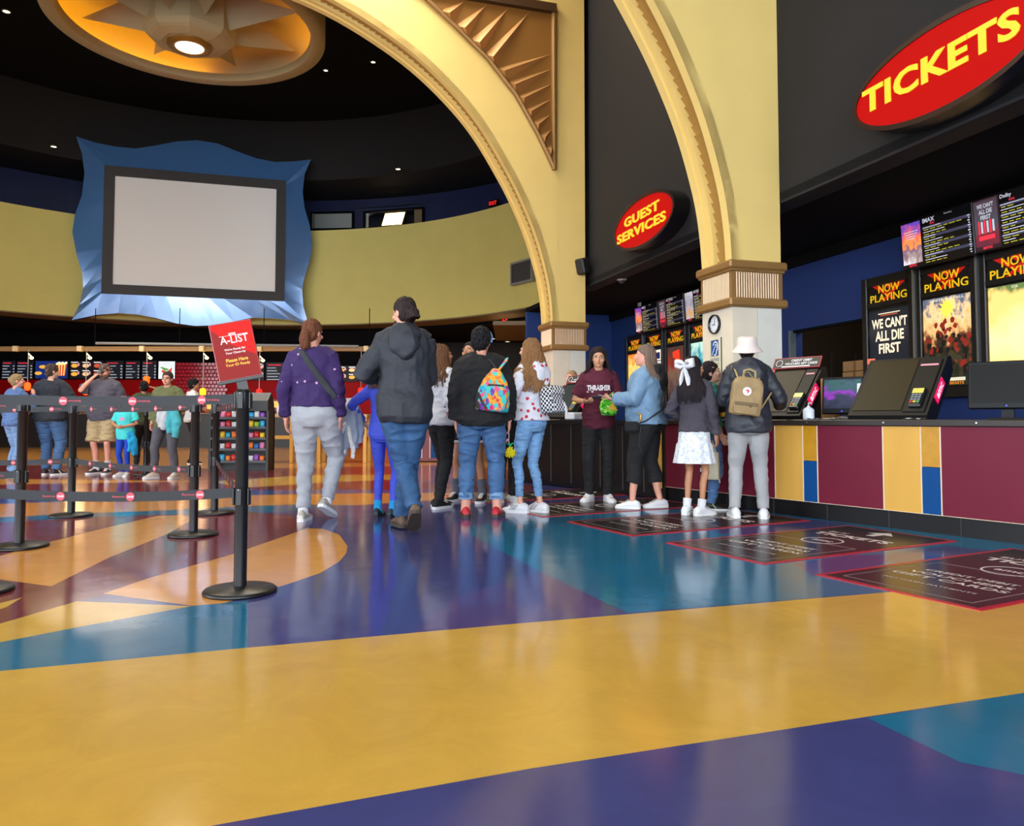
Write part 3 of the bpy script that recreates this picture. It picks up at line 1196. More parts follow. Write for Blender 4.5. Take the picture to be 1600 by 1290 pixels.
menu_screen(-.13, 'IMAX', ART_DUSK, 'showtime screen headed IMAX with a dusk-coloured film panel, right of the near pier')
menu_screen(.93, 'Dolby', ART_MAUVE, 'showtime screen headed Dolby with a plum film panel at the right picture edge', film=True)
menu_screen(-7.80, 'IMAX', ART_DUSK, 'showtime screen with a violet and white film panel, farthest over the guest services desk')
menu_screen(-6.70, 'ACTION', ART_MAUVE, 'brownish showtime screen with a mauve film panel, in the middle over the guest services desk', film=True)
menu_screen(-5.60, 'MORE', ART_PALE, 'showtime screen with a pale grey film panel, partly hidden by the tiled pier')

# white notice plate and camera under the recess
t = thing_m('wall_speaker', 'black wall speaker on the yellow edge of the far arch beside the GUEST SERVICES sign', 'speaker', fas_frame(-5.80, 3.80, .0))
mb = MB()
mb.box((0, 0, .22), (.22, .30, .2), 0, RY(.4) @ RX(.25), .03)
mb.build('cabinet', mat('speaker_black', (26, 25, 26), .5), t)
mb = MB()
mb.tube([(0, 0, 0), (0, .02, .13)], .025)
mb.build('bracket', mat('speaker_black', (26, 25, 26), .5), t)


def dome_camera(loc, label):
    t = thing('security_camera', label, 'camera', loc, group='ceiling security cameras')
    mb = MB()
    mb.lathe([(0.001, 0), (.085, 0), (.09, -.03), (.07, -.05), (0.001, -.05)], 20)
    mb.build('mount', mat('off_white_plastic', (190, 188, 184), .4), t)
    mb = MB()
    mb.lathe([(.06, -.05), (.055, -.08), (.035, -.1), (0.001, -.108)], 20)
    mb.build('dome', mat('smoked_dome', (60, 60, 64), .1), t)


p = fas(3.3, 3.43, -.35)
dome_camera(p, 'small dome security camera under the recess ceiling below the TICKETS sign')
dome_camera(fas(-5.05, 3.43, -.3), 'small dome security camera under the recess ceiling below the GUEST SERVICES sign')
t = thing_m('wall_plate', 'small white rounded plate standing on the farthest showtime screen', 'plate', BK(-7.76, 3.43, .25))
mb = MB()
mb.box((.07, .0, 0), (.15, .17, .03), 0, None, .02)
mb.build('plate', mat('white_plastic', (196, 198, 202), .4), t)

# clock and notice on the near pier, notice on the far pier
PF = pier_frame(RP) @ frame((0, 0, 0), (0, 0, 1), (0, 1, 0), (-1, 0, 0))     # left face: x from the back corner (-PD) to the front (0)


def pier_left(o):
    M = pier_frame(o)
    # reading direction on the left face runs from the back edge to the front edge
    return frame((o.x, o.y, 0), -GV, UP, -EV)


PF = pier_left(RP)
t = thing_m('wall_clock', 'round black-rimmed wall clock with white face on the tiled pier', 'clock', PF @ T(-.365, 1.985, 0))
R = .118
mb = MB()
mb.lathe([(R - .018, .012), (R - .012, .032), (R - .004, .036), (R, .028), (R, 0), (.001, 0)], 32)
mb.build('rim', mat('clock_black', (16, 16, 17), .3), t)
mb = MB()
mb.lathe([(R - .016, .012), (.001, .0121)], 32, smooth=False)
mb.build('dial', mat('clock_white', (224, 228, 234), .4), t)
mb = MB()
for k in range(1, 13):
    a = PI / 2 - k * PI / 6
    mb.text(str(k), .017, T(math.cos(a) * .079, math.sin(a) * .079, .0135), 0, weight=.02)
for k in range(60):
    a = k * PI / 30
    mb.box((.096, 0, .0133), (.006, .0014, .0006), 0, RZ(a))
mb.build('numerals', mat('ink_black', (20, 20, 22), .5), t)
mb = MB()
mb.box((0, .028, .016), (.006, .07, .002), 0, RZ(math.radians(-8)))
mb.box((0, .022, .017), (.008, .05, .002), 0, RZ(math.radians(95)))
mb.lathe([(.006, .013), (.006, .019), (.001, .019)], 12)
mb.build('hands', mat('ink_black', (20, 20, 22), .5), t)


def notice(M, label):
    t = thing_m('notice_plaque', label, 'sign', M, 'hearing loop notices on the piers')
    mb = MB()
    mb.box((0, 0, .008), (.24, .62, .016), 0, None, .005)
    mb.build('plate', mat('notice_cream', (216, 208, 174), .4), t)
    mb = MB()
    mb.box((0, .2, .017), (.16, .19, .003), 0)
    mb.text('NOTICE', .034, T(0, .06, .0175), 0, w=.18, weight=.02)
    mb.build('blue_panel', mat('notice_blue', (22, 74, 150), .4), t)
    # ear outline with a slash of dots
    mb = MB()
    ear = [(.035, .13), (.04, .165), (.062, .19), (.066, .225), (.05, .262), (.015, .272), (-.02, .26), (-.034, .235)]
    mb.tube([(x, y, .019) for x, y in ear], .0085, 6, flat=.4)
    mb.tube([(.035, .13, .019), (.012, .112, .019), (-.01, .12, .019)], .0085, 6, flat=.4)
    mb.tube([(-.004, .225, .019), (.012, .243, .019), (.034, .235, .019), (.03, .205, .019)], .006, 6, flat=.4)
    for k in range(5):
        mb.box((-.055 + k * .013, .125 + k * .02, .019), (.016, .016, .002), 0, None)
    mb.build('ear_symbol', mat('notice_white', (236, 240, 240), .4), t)
    mb = MB()
    for k in range(13):
        mb.box((0, .01 - k * .022, .0165), (.19 - .02 * (k % 3), .007, .001), 0)
    mb.build('small_print', mat('notice_green_ink', (120, 130, 96), .5), t)
    mb = MB()
    mb.box((.125, 0, .006), (.008, .64, .012), 0)
    mb.build('edge_strip', mat('dark_strip', (70, 66, 60), .5), t)


notice(PF @ T(-.36, 1.50, .0), 'NOTICE plaque with a blue ear symbol under the wall clock on the pier')
notice(pier_left(LP) @ T(-.36, 1.50, .0), 'NOTICE plaque with a blue ear symbol on the far pier, behind the checked backpack')

# cartons stacked inside the storeroom doorway, carton behind the kiosk
def carton(M, w, h, d, label, grp=None):
    t = thing_m('cardboard_box', label, 'box', M, grp)
    mb = MB()
    mb.box((0, h / 2, 0), (w, h, d), 0, None, .006)
    mb.build('carton', mat('cardboard', (176, 132, 84), .7, var=.06, scale=8), t)
    mb = MB()
    mb.box((0, h / 2, d / 2 + .001), (.05, h, .002), 0)
    mb.box((0, h + .001, 0), (.05, .002, d), 0)
    mb.build('tape', mat('brown_tape', (140, 96, 56), .35), t)


lamp('storeroom_fill', 'POINT', tuple(BK(-1.9, 3.1, -1.0) @ Vector((0, 0, 0))), 26, (1, .8, .55), .15)  # unseen lamp added so the cartons show in the dark doorway
t = thing_m('storage_shelf', 'dark storage shelf standing inside the storeroom doorway', 'shelf', BK(-2.02, 0, -.75))
mb = MB()
for zz in (.18, .72, 1.24):
    mb.box((0, zz, 0), (.9, .04, .5), 0)
mb.build('shelf_board', mat('shelf_brown', (60, 46, 32), .6), t)
for sx in (-1, 1):
    for sz in (-1, 1):
        mb = MB()
        mb.box((sx * .43, .95, sz * .23), (.04, 1.9, .04), 0)
        mb.build('upright', mat('shelf_black', (24, 22, 20), .5), t)
for k, z in enumerate((1.262, 1.425, 1.588)):
    carton(BK(-2.0 + .01 * k, z, -.72), .52, .155, .36, ['brown carton on the storeroom shelf, lowest of three', 'brown carton on the storeroom shelf, middle of three', 'brown carton on the storeroom shelf, topmost of three'][k], 'cartons on the storeroom shelf')

# ------------------------------------------------------------------ the long counter
C0 = Vector((2.35, 6.992, 0))
CD = Vector((.537, -.844, 0)).normalized()          # along the counter towards the entrance
CN = Vector((-CD.y, CD.x, 0))                        # into the desk, away from the hall
MC = frame(C0, CD, CN, UP)                           # x along, y in, z up
CTOP = .845
M_LAMTOP = mat('counter_top_dark', (50, 42, 39), .35, spec=.3)
M_MARP = mat('maroon_laminate', (108, 22, 46), .45, spec=.25, var=.06, scale=3)
M_YELP = mat('yellow_laminate', (214, 164, 76), .45, spec=.25, var=.05, scale=6, stretch=(1, 1, .15))
M_OCHP = mat('ochre_laminate', (190, 136, 20), .38, var=.08, scale=14)
M_BLUP = mat('blue_laminate', (0, 68, 130), .5, spec=.2)
M_CHROME = mat('pale_joint_strip', (226, 206, 180), .3)
M_TOE = mat('black_toe_tile', (18, 17, 19), .4, spec=.25)
M_BLK = mat('black_laminate', (15, 14, 16), .25)
XA, XB, XM = -4.5, 5.2, -1.355
t = thing_m('ticket_counter', 'long ticket counter with maroon, yellow and blue front panels on a black toe', 'counter', MC)
mb = MB()
mb.box(((XM + XB) / 2, .40, .465), (XB - XM, .68, .65), 0)
mb.build('carcass', M_BLK, t)
mb = MB()
mb.box(((XM + XB) / 2, .36, .07), (XB - XM, .66, .14), 0)
for k in range(12):
    mb.box((-1.1 + k * .55, .029, .07), (.006, .004, .13), 1)
mb.build('toe_kick', [M_TOE, mat('grout_dark', (56, 54, 56), .6)], t)
mb = MB()
mb.box(((XM + XB) / 2, .38, CTOP - .022), (XB - XM, .80, .05), 0, None, .006)
for k in range(9):
    mb.box((-1.0 + k * .7, -.022, CTOP - .02), (.012, .004, .012), 1)
mb.build('worktop', [M_LAMTOP, M_ALU], t)
PAN = [(XM, .045, 'M'), (.045, .341, 'Y'), (.341, .486, 'OB'), (.486, 1.08, 'M'), (1.08, 1.384, 'Y'), (1.384, 1.532, 'OB'), (1.532, 2.55, 'M'),
       (2.55, 2.85, 'Y'), (2.85, 3.0, 'OB'), (3.0, XB, 'M')]
strips = []
for x0, x1, k in PAN:
    if k == 'OB':
        for z0, z1, m_, nm in ((.495, .795, M_OCHP, 'ochre_panel'), (.142, .492, M_BLUP, 'blue_panel')):
            mb = MB()
            mb.box(((x0 + x1) / 2, .015, (z0 + z1) / 2), (x1 - x0 - .008, .03, z1 - z0), 0)
            mb.build(nm, m_, t)
    else:
        mb = MB()
        mb.box(((x0 + x1) / 2, .015, .469), (x1 - x0 - .008, .03, .653), 0)
        mb.build('maroon_panel' if k == 'M' else 'yellow_panel', M_MARP if k == 'M' else M_YELP, t)
    strips.append(x1)
mb = MB()
for x in strips[:-1]:
    mb.box((x, .012, .469), (.008, .034, .653), 0)
mb.box(((XM + XB) / 2, .012, .141), (XB - XM, .034, .004), 0)
mb.build('joint_strip', M_CHROME, t)

t = thing_m('service_counter', 'black guest services counter running on from the maroon panels', 'counter', MC)
mb = MB()
mb.box(((XA + XM - .004) / 2, .40, .40), (XM - XA - .004, .78, .78), 0)
for x in (-3.45, -3.02, -2.45, -2.05, -1.7):
    mb.box((x, .008, .42), (.02, .012, .72), 1)
mb.build('carcass', [M_BLK, mat('dark_grey_strip', (60, 60, 64), .3)], t)
mb = MB()
mb.box(((XA + XM - .004) / 2, .38, CTOP - .03), (XM - XA - .004, .84, .06), 0, None, .008)
mb.build('worktop', mat('black_stone_top', (24, 23, 25), .18), t)
mb = MB()
mb.box((XM - .12, -.002, .43), (.13, .01, .62), 0)
mb.build('yellow_panel', M_YELP, t)

# ------------------------------------------------------------------ what stands on the counter
M_KIO = mat('kiosk_black', (17, 15, 15), .45, spec=.25)
M_KSCR = mat('kiosk_screen', (44, 36, 14), .4, spec=.2)
M_PINK = mat('amc_pink', (226, 22, 92), .4, emit=.35)
M_WHITE = mat('white_print', (240, 240, 242), .5)
M_ORTAG = mat('orange_tag', (236, 96, 70), .5, emit=.15)


def kiosk(x, y, rot, label, w=.56, screen=M_KSCR, header=False, hh=.50):
    """Big wedge-shaped touch kiosk; x along the counter, its slanted face towards the hall."""
    M = MC @ T(x, y, CTOP + .003) @ RZ(rot)
    t = thing_m('ticket_kiosk', label, 'kiosk', M, 'slanted ticket kiosks on the counter')
    h, d = hh, .44
    # side profile: y in, z up
    prof = [(-.02, .0), (-.03, .035), (d - .06, h), (d, h), (d + .03, h - .12), (.14, .0)]
    mb = MB()
    mb.prism(prof, -w / 2, w / 2, 0, frame((0, 0, 0), (0, 1, 0), (0, 0, 1), (1, 0, 0)))
    mb.build('housing', M_KIO, t)
    L = math.hypot(d - .03, h - .035)
    S = frame((0, -.03, .035), (1, 0, 0), (0, d - .03, h - .035), (0, -(h - .035), d - .03))
    mb = MB()
    sw = w * .62
    mb.box((-w / 2 + .03 + sw / 2, L * .52, .002), (sw, L * .88, .006), 0, S)
    mb.build('touch_screen', screen, t)
    mb = MB()
    x0 = -w / 2 + .03 + sw + .015
    mb.box(((x0 + w / 2 - .025) / 2, L * .5, .004), (w / 2 - .025 - x0, L * .90, .012), 0, S, .004)
    mb.box(((x0 + w / 2 - .025) / 2, L * .84, .012), (w / 2 - .06 - x0, .018, .006), 1, S)
    mb.build('side_panel', [M_KIO, mat('pale_pink_lettering', (220, 150, 160), .5)], t)
    # card reader
    cx = (x0 + w / 2 - .025) / 2
    mb = MB()
    mb.box((cx, L * .27, .022), (.105, .20, .03), 0, S, .012)
    mb.build('card_reader', mat('reader_black', (30, 30, 33), .3), t)
    rd = MB()
    rd.box((cx, L * .27 + .055, .038), (.085, .05, .004), 0, S)
    for r in range(4):
        for c in range(3):
            rd.box((cx - .027 + c * .027, L * .27 + .01 - r * .024, .039), (.02, .016, .006), 1 if r < 3 else 2 + c, S)
    rd.build('keypad', [mat('reader_screen', (190, 180, 80), .3, emit=.2), mat('key_grey', (120, 126, 134), .4),
                        mat('key_red', (200, 40, 40), .4), mat('key_amber', (230, 180, 40), .4), mat('key_green', (40, 160, 80), .4)], t)
    # logo tile on the right side, slanting with the face
    a = math.atan2(h - .035, d - .03)
    Q = frame((w / 2 + .002, 0, 0), (0, 1, 0), (0, 0, 1), (1, 0, 0)) @ T(.195, .235, 0) @ RZ(a)
    mb = MB()
    mb.box((0, 0, .004), (.22, .085, .008), 0, Q, .02)
    mb.build('pink_tile', M_PINK, t)
    mb = MB()
    mb.text('amc', .048, Q @ T(0, 0, .0085), 0, w=.15, weight=.02)
    mb.build('lettering', mat('amc_white', (255, 236, 244), .5, emit=.4), t)
    # small orange tag at the top left corner
    mb = MB()
    mb.box((-w / 2 + .0, d - .05, h - .01), (.07, .012, .05), 0, None, .004)
    mb.build('orange_tag', M_ORTAG, t)
    if header:
        mb = MB()
        H = T(-.02, d - .06, h + .05) @ RX(math.radians(62))
        mb.box((0, 0, 0), (.50, .12, .012), 0, H)
        mb.box((0, 0, .001), (.485, .105, .012), 1, H)
        mb.text('CREDIT DEBIT', .026, H @ T(.05, .024, .009), 2, w=.22, weight=.02)
        mb.text('VOUCHERS GIFT CARDS', .026, H @ T(.05, -.012, .009), 2, w=.34, weight=.02)
        mb.box((.0, -.042, .008), (.3, .012, .003), 2, H)
        mb.tube([H @ Vector((-.185 + .035 * math.cos(k * PI / 8), .035 * math.sin(k * PI / 8), .008)) for k in range(17)], .003, 5, 2)
        mb.build('header_card', [mat('card_red', (170, 40, 56), .4), mat('card_black', (30, 27, 28), .4), M_WHITE], t)
        mb = MB()
        mb.box((0, d - .03, h + .0), (.3, .01, .06), 0)
        mb.build('card_holder', M_KIO, t)
    return t


kiosk(1.0, .20, .10, 'large black slanted kiosk in the middle of the ticket counter, before the lettered poster', w=.64, hh=.52)
kiosk(-.10, .22, .10, 'black slanted kiosk with a header card, next to the person in the bucket hat', w=.50, header=True)
kiosk(-3.62, .28, .10, 'black slanted kiosk on the guest services counter in front of the worker', w=.56, screen=mat('kiosk_screen_grey', (40, 50, 52), .35, spec=.2), header=True)
kiosk(-1.15, .28, .10, 'black slanted kiosk behind the denim jacket woman', w=.5)


def monitor(M, w, h, label, img, stand=.07):
    t = thing_m('monitor', label, 'monitor', M, 'monitors on the ticket counter')
    mb = MB()
    mb.box((0, 0, stand + h / 2), (w, .05, h), 0, RX(math.radians(-6)), .008)
    mb.build('housing', mat('monitor_black', (15, 16, 18), .45, spec=.25), t)
    mb = MB()
    mb.box((0, -.027, stand + h / 2 + .012), (w - .04, .004, h - .07), 0, RX(math.radians(-6)))
    mb.build('screen', img, t)
    mb = MB()
    mb.box((0, -.029, stand + .022), (.01, .004, .008), 0, RX(math.radians(-6)))
    mb.build('power_light', mat('blue_led', (40, 50, 255), .3, emit=3.0), t)
    mb = MB()
    mb.box((0, .06, .008), (w * .5, .18, .016), 0, None, .005)
    mb.box((0, .05, stand / 2 + .03), (.08, .04, stand + .06), 0)
    mb.build('stand', mat('monitor_black', (15, 16, 18), .45, spec=.25), t)


ART_PURPLE = art_mat('art_purple_screen', [(.0, (10, 14, 40)), (.3, (30, 34, 60)), (.5, (120, 30, 150)), (.62, (40, 60, 80)), (.8, (30, 70, 70)), (1.0, (20, 40, 60))], 'noise', 4, .5)
monitor(MC @ T(.46, .40, CTOP + .003) @ RZ(.25), .36, .33, 'small monitor with a purple picture between two slanted kiosks', ART_PURPLE, .05)
monitor(MC @ T(1.80, .42, CTOP + .003) @ RZ(.3), .50, .36, 'dark blank monitor at the right end of the ticket counter', mat('screen_off', (13, 12, 11), .35, spec=.15), .08)

t = thing_m('cardboard_carton', 'upright brown carton standing behind the kiosk with the header card', 'box', MC @ T(.30, .62, CTOP + .003) @ RZ(.2))
mb = MB()
mb.box((0, 0, .19), (.30, .2, .38), 0, None, .005)
mb.build('carton', mat('cardboard_dark', (160, 118, 70), .7, var=.08, scale=10), t)
mb = MB()
mb.box((0, -.101, .19), (.05, .002, .38), 0)
mb.build('tape', mat('brown_tape', (140, 96, 56), .35), t)

t = thing_m('sanitiser_bottle', 'small white pump bottle on the counter beside the header card kiosk', 'bottle', MC @ T(.33, .10, CTOP + .003))
mb = MB()
mb.lathe([(.001, 0), (.045, 0), (.048, .01), (.048, .085), (.03, .105), (.014, .11), (.014, .12), (.001, .12)], 16)
mb.build('bottle', mat('bottle_white', (214, 220, 236), .35), t)
mb = MB()
mb.tube([(0, 0, .118), (0, 0, .145), (.035, 0, .145)], .007)
mb.build('pump', mat('pump_grey', (196, 200, 206), .35), t)

for k, (x, y, r, lab) in enumerate([(.44, .06, .2, 'crumpled white paper lying at the counter edge left of the big kiosk'), (.56, .10, -.3, 'second white paper slip on the counter, nearer the big kiosk'), (1.27, .12, .1, 'white paper slip on the counter right of the big kiosk')]):
    mb = MB()
    P = []
    for i in range(7):
        for j in range(4):
            P.append((i * .025 - .075, j * .025 - .04, .006 + .010 * noise.noise((i * .7, j * .9, k * 3.1)) + .006))
    mb.add(P, [(i * 4 + j, i * 4 + j + 1, (i + 1) * 4 + j + 1, (i + 1) * 4 + j) for i in range(6) for j in range(3)], 0, None, True)
    mb.add([(p[0], p[1], p[2] - .002) for p in P], [(i * 4 + j, (i + 1) * 4 + j, (i + 1) * 4 + j + 1, i * 4 + j + 1) for i in range(6) for j in range(3)], 0, None, True)
    o = mb.build('paper_slip', M_WHITE)
    o.matrix_world = MC @ T(x, y, CTOP + .001) @ RZ(r)
    tag(o, lab, 'paper')
t = thing_m('computer_mouse', 'grey computer mouse on the counter left of the big kiosk', 'mouse', MC @ T(.63, .16, CTOP + .003))
mb = MB()
mb.ell((0, 0, .012), (.055, .032, .02), cut=((0, 0, -1), .012))
mb.build('shell', mat('mouse_grey', (70, 68, 66), .35), t)
mb = MB()
mb.box((.03, 0, .031), (.014, .006, .006), 0, None, .002)
mb.build('wheel', M_KIO, t)
mb = MB()
mb.box((0, 0, .16), (.21, .015, .32), 0, RX(math.radians(-8)), .002)
o = mb.build('paper_notice', M_WHITE)
o.matrix_world = MC @ T(.70, .42, CTOP + .003) @ RZ(.3)
tag(o, 'white sheet standing behind the left side of the big kiosk', 'paper')
mb = MB()
mb.box((0, 0, .045), (.2, .14, .09), 0, None, .012)
o = mb.build('tissue_box', mat('carton_white', (222, 224, 232), .5))
o.matrix_world = MC @ T(-3.12, .12, CTOP + .003)
tag(o, 'white box on the guest services counter beside the worker kiosk', 'box')

# ------------------------------------------------------------------ floor mats
ML = Vector((.885, .465, 0)).normalized()           # long side, towards the desk
MS_ = Vector((.465, -.885, 0)).normalized()
M_MATR = mat('mat_red', (176, 36, 52), .32)
M_MATB = mat('mat_black', (40, 32, 33), .24)
M_MATW = mat('mat_white_print', (214, 206, 204), .4)
M_MATL = mat('mat_line', (150, 128, 128), .4)
places = ['in front of the near counter, right picture edge', 'second from the entrance end, bare of feet', 'under the bow girl and the bucket hat person',
          'under the white shoes of the denim jacket woman', 'farthest of the row, behind the skinny jeans woman']
for k in range(5):
    c = Vector((1.66, 4.245, 0)) + Vector((-.604, 1.091, 0)) * k
    M = frame(c, MS_, ML, UP)                         # x reading direction, y up towards the desk
    W, L = .90, 1.84
    t = thing_m('floor_mat', 'black TICKETS floor mat with red border, ' + places[k], 'mat', M, 'ticket queue floor mats')
    mb = MB()
    mb.box((W / 2, L / 2, .002), (W, L, .004), 0)
    mb.build('border', M_MATR, t)
    mb = MB()
    mb.box((W / 2, L / 2, .003), (W - .07, L - .07, .004), 0)
    mb.build('field', M_MATB, t)
    mb = MB()
    z = .0056
    X0_, X1_, Ya, Yb = .1, W - .1, .1, L * .50
    for a, b in (((X0_, Ya), (X1_, Ya)), ((X1_, Ya), (X1_, Yb)), ((X1_, Yb), (X0_, Yb)), ((X0_, Yb), (X0_, Ya))):
        mb.box(((a[0] + b[0]) / 2, (a[1] + b[1]) / 2, z), (abs(a[0] - b[0]) + .006, abs(a[1] - b[1]) + .006, .0006), 0)
    mb.build('line_frame', M_MATL, t)
    mb = MB()
    mb.text('CREDIT DEBIT', .05, T(W / 2, .66, z), 0, w=.50, weight=.02)
    mb.text('VOUCHERS', .058, T(W / 2, .56, z), 0, w=.56, weight=.02)
    mb.text('GIFT CARDS', .058, T(W / 2, .46, z), 0, w=.62, weight=.02)
    mb.text('NO CASH PAYMENTS', .028, T(W / 2, .30, z), 0, w=.5, weight=0)
    mb.text('TICKETS', .11, T(W / 2, 1.32, z), 0, w=.62, weight=.04)
    mb.text('BUY', .05, T(W / 2 - .2, 1.44, z), 0, w=.16, weight=.02)
    mb.prism([(.43, 1.50), (.49, 1.50), (.49, 1.62), (.56, 1.62), (.46, 1.74), (.36, 1.62), (.43, 1.62)], z - .0003, z + .0003, 0)
    mb.build('print', M_MATW, t)
    mb = MB()
    rs = [[(W / 2 + (.13 + d) * math.cos(q * PI / 20), 1.02 + (.13 + d) * math.sin(q * PI / 20), z + e) for d, e in ((0, 0), (.012, 0), (.012, .0004), (0, .0004))] for q in range(41)]
    mb.rings(rs, 0, caps=False, smooth=False)
    mb.text('amc', .05, T(W / 2, 1.02, z), 0, w=.16, weight=.02)
    mb.build('round_logo', M_MATW, t)

# ------------------------------------------------------------------ queue posts with belts
M_POST = mat('post_black', (20, 21, 23), .38)
M_BELT = mat('belt_black', (34, 36, 40), .6, bump=.2, bscale=300)
M_BELTR = mat('belt_red_print', (206, 70, 84), .5)
M_BELTW = mat('belt_white_print', (236, 206, 210), .5)
POSTS = {}


def make_post(x, y, label):
    t = thing('queue_post', label, 'queue post', (x, y, 0), group='black queue posts')
    mb = MB()
    mb.lathe([(.001, 0), (.172, 0), (.176, .006), (.174, .014), (.165, .022), (.05, .028), (.03, .034), (.001, .034)], 40)
    mb.build('base', M_POST, t)
    mb = MB()
    mb.lathe([(.031, .03), (.031, .90), (.036, .905), (.036, .985), (.03, 1.0), (.001, 1.0)], 24)
    mb.build('post', M_POST, t)
    for z in (.945, .47):
        mb = MB()
        for a in range(4):
            mb.box((0, -.037, z), (.03, .012, .085), 0, RZ(a * PI / 2), .003)
            mb.lathe([(.004, 0), (.004, .003), (.001, .003)], 8, 1, RZ(a * PI / 2) @ T(0, -.043, z + .034) @ RX(PI / 2))
        mb.build('belt_cassette', [M_POST, M_ALU], t)
    POSTS[label] = t
    return t


PP = [G(375, 925), G(-42, 925), G(30, 855), G(111, 806), G(302, 836), G(335, 802), G(227, 743), G(-190, 803), G(-330, 855)]
make_post(PP[0].x, PP[0].y, 'black queue post carrying the red sign')
make_post(PP[1].x, PP[1].y, 'black queue post cut off by the left picture edge')
make_post(PP[2].x, PP[2].y, 'black queue post at the left, in front of the woman in the denim shirt')
make_post(PP[3].x, PP[3].y, 'black queue post between the man in jeans and the man drinking')
make_post(PP[4].x, PP[4].y, 'black queue post just left of the one with the red sign, nearer of two')
make_post(PP[5].x, PP[5].y, 'black queue post just left of the one with the red sign, farther of two')
make_post(PP[6].x, PP[6].y, 'far black queue post between the turquoise shirt girl and the olive top woman')


def belt(a, b, z, label, sag=.012, flip=False):
    a, b = Vector((a.x, a.y, 0)), Vector((b.x, b.y, 0))
    d = (b - a).normalized()
    a, b = a + d * .045, b - d * .045
    L = (b - a).length
    n = 16
    hw = .024
    M = frame((a.x, a.y, z), d, Vector((-d.y, d.x, 0)), UP)      # x along, y across, z up
    sg = lambda x: -sag * 4 * (x / L) * (1 - x / L)
    t = thing_m('queue_belt', label, 'belt', M, 'black queue belts')
    mb = MB()
    vs = []
    for i in range(n + 1):
        x = L * i / n
        vs += [(x, -.001, -hw + sg(x)), (x, -.001, hw + sg(x)), (x, .001, hw + sg(x)), (x, .001, -hw + sg(x))]
    mb.add(vs, [(4 * i + k, 4 * i + (k + 1) % 4, 4 * i + 4 + (k + 1) % 4, 4 * i + 4 + k) for i in range(n) for k in range(4)] + [(3, 2, 1, 0), (4 * n, 4 * n + 1, 4 * n + 2, 4 * n + 3)])
    mb.build('webbing', M_BELT, t)
    mb = MB()
    x = .16
    back = d.x < 0                            # print faces the entrance side
    while x < L - .2:
        for side in (-1,):
            F = frame((x, -.0022 if not back else .0022, sg(x)), (1 if not back else -1, 0, 0), (0, 0, 1), (0, -1 if not back else 1, 0))
            if flip:
                F = F @ RZ(PI)
            mb.prism([(.021 * math.cos(k * PI / 10), .021 * math.sin(k * PI / 10)) for k in range(20)], 0, .0006, 0, F)
            mb.text('amc', .010, F @ T(0, 0, .001), 1, w=.032, weight=.03)
            mb.text('amazing', .012, F @ T(.058, 0, .001), 0, w=.062, weight=.01)
        x += .345
    mb.build('print', [M_BELTR, M_BELTW], t)


belt(PP[0], PP[1], .952, 'upper black belt nearest the camera, running left from the sign post', .012)
belt(PP[0], PP[1], .487, 'lower black belt nearest the camera, running left from the sign post', .02, True)
belt(PP[4], PP[3], .945, 'upper black belt of the second row, before the man drinking')
belt(PP[4], PP[3], .482, 'lower black belt of the second row, before the man drinking', .02)
belt(PP[3], PP[7], .945, 'upper black belt of the second row, before the man in jeans')
belt(PP[3], PP[7], .482, 'lower black belt of the second row, before the man in jeans', .02)
belt(PP[2], PP[8], .945, 'upper black belt leaving the post at the left picture edge')
belt(PP[2], PP[8], .482, 'lower black belt leaving the post at the left picture edge', .02)
belt(PP[0], PP[5], .945, 'upper black belt running back from the sign post')
belt(PP[0], PP[5], .482, 'lower black belt running back from the sign post', .02)

# red sign on the tall post
MSG = T(PP[0].x, PP[0].y, 1.0) @ RZ(.30) @ RY(math.radians(-12)) @ RX(math.radians(-8))
t = thing_m('post_sign', 'red tilted A-LIST sign on top of the nearest queue post', 'sign', MSG)
mb = MB()
mb.box((0, 0, .02), (.05, .012, .06), 0)
mb.box((0, -.004, .048), (.215, .02, .014), 0)
mb.build('holder', M_POST, t)
W, H = .205, .295
mb = MB()
mb.box((0, 0, .055 + H / 2), (W, .008, H), 0, None, .003)
mb.build('panel', mat('sign_maroon_edge', (150, 40, 38), .35), t)
mb = MB()
yy, z0 = -.0048, .06
S = frame((0, yy, z0), (1, 0, 0), (0, 0, 1), (0, -1, 0))
h2 = H - .01
w2 = W / 2 - .005
mb.prism([(-w2, 0), (w2, 0), (w2, h2), (-w2, h2)], 0, .0004, 0, S)
mb.prism([(w2, h2), (-w2, h2), (-w2, h2 * .92), (-.01, h2 * .60), (w2, h2 * .36)], .0004, .0008, 1, S)
mb.build('printed_face', [mat('sign_brick_red', (140, 34, 30), .6, spec=.2), mat('sign_bright_red', (206, 26, 16), .6, spec=.2)], t)
mb = MB()
mb.text('A-LIST', .040, S @ T(.005, h2 * .70, .001), 0, w=.135, weight=.01)
mb.text('amc', .012, S @ T(.0, h2 * .80, .001), 0, w=.034, weight=.02)
mb.box((.005, h2 * .775, .001), (.14, .0015, .0004), 0, S)
mb.text("We're Ready for", .014, S @ T(.0, h2 * .52, .001), 0, w=.10, weight=.01)
mb.text('Your Close-Up', .014, S @ T(.0, h2 * .455, .001), 0, w=.095, weight=.01)
mb.build('white_lettering', mat('sign_white', (250, 232, 226), .5), t)
mb = MB()
mb.text('Please Have', .018, S @ T(.0, h2 * .33, .001), 0, w=.105, weight=.015)
mb.text('Your ID Ready', .018, S @ T(.0, h2 * .24, .001), 0, w=.118, weight=.015)
mb.build('yellow_lettering', mat('sign_print_yellow', (246, 196, 50), .5), t)

# ------------------------------------------------------------------ blue wavy screen frame hung on the balcony
fe = Vector((.958, .287, 0)).normalized()
fn = Vector((fe.y, -fe.x, 0))
QF = DC + Vector((-fn.x, -fn.y, 0)) * (DR - 1.05)
SCM = frame((QF.x, QF.y, 0), fe, UP, fn)


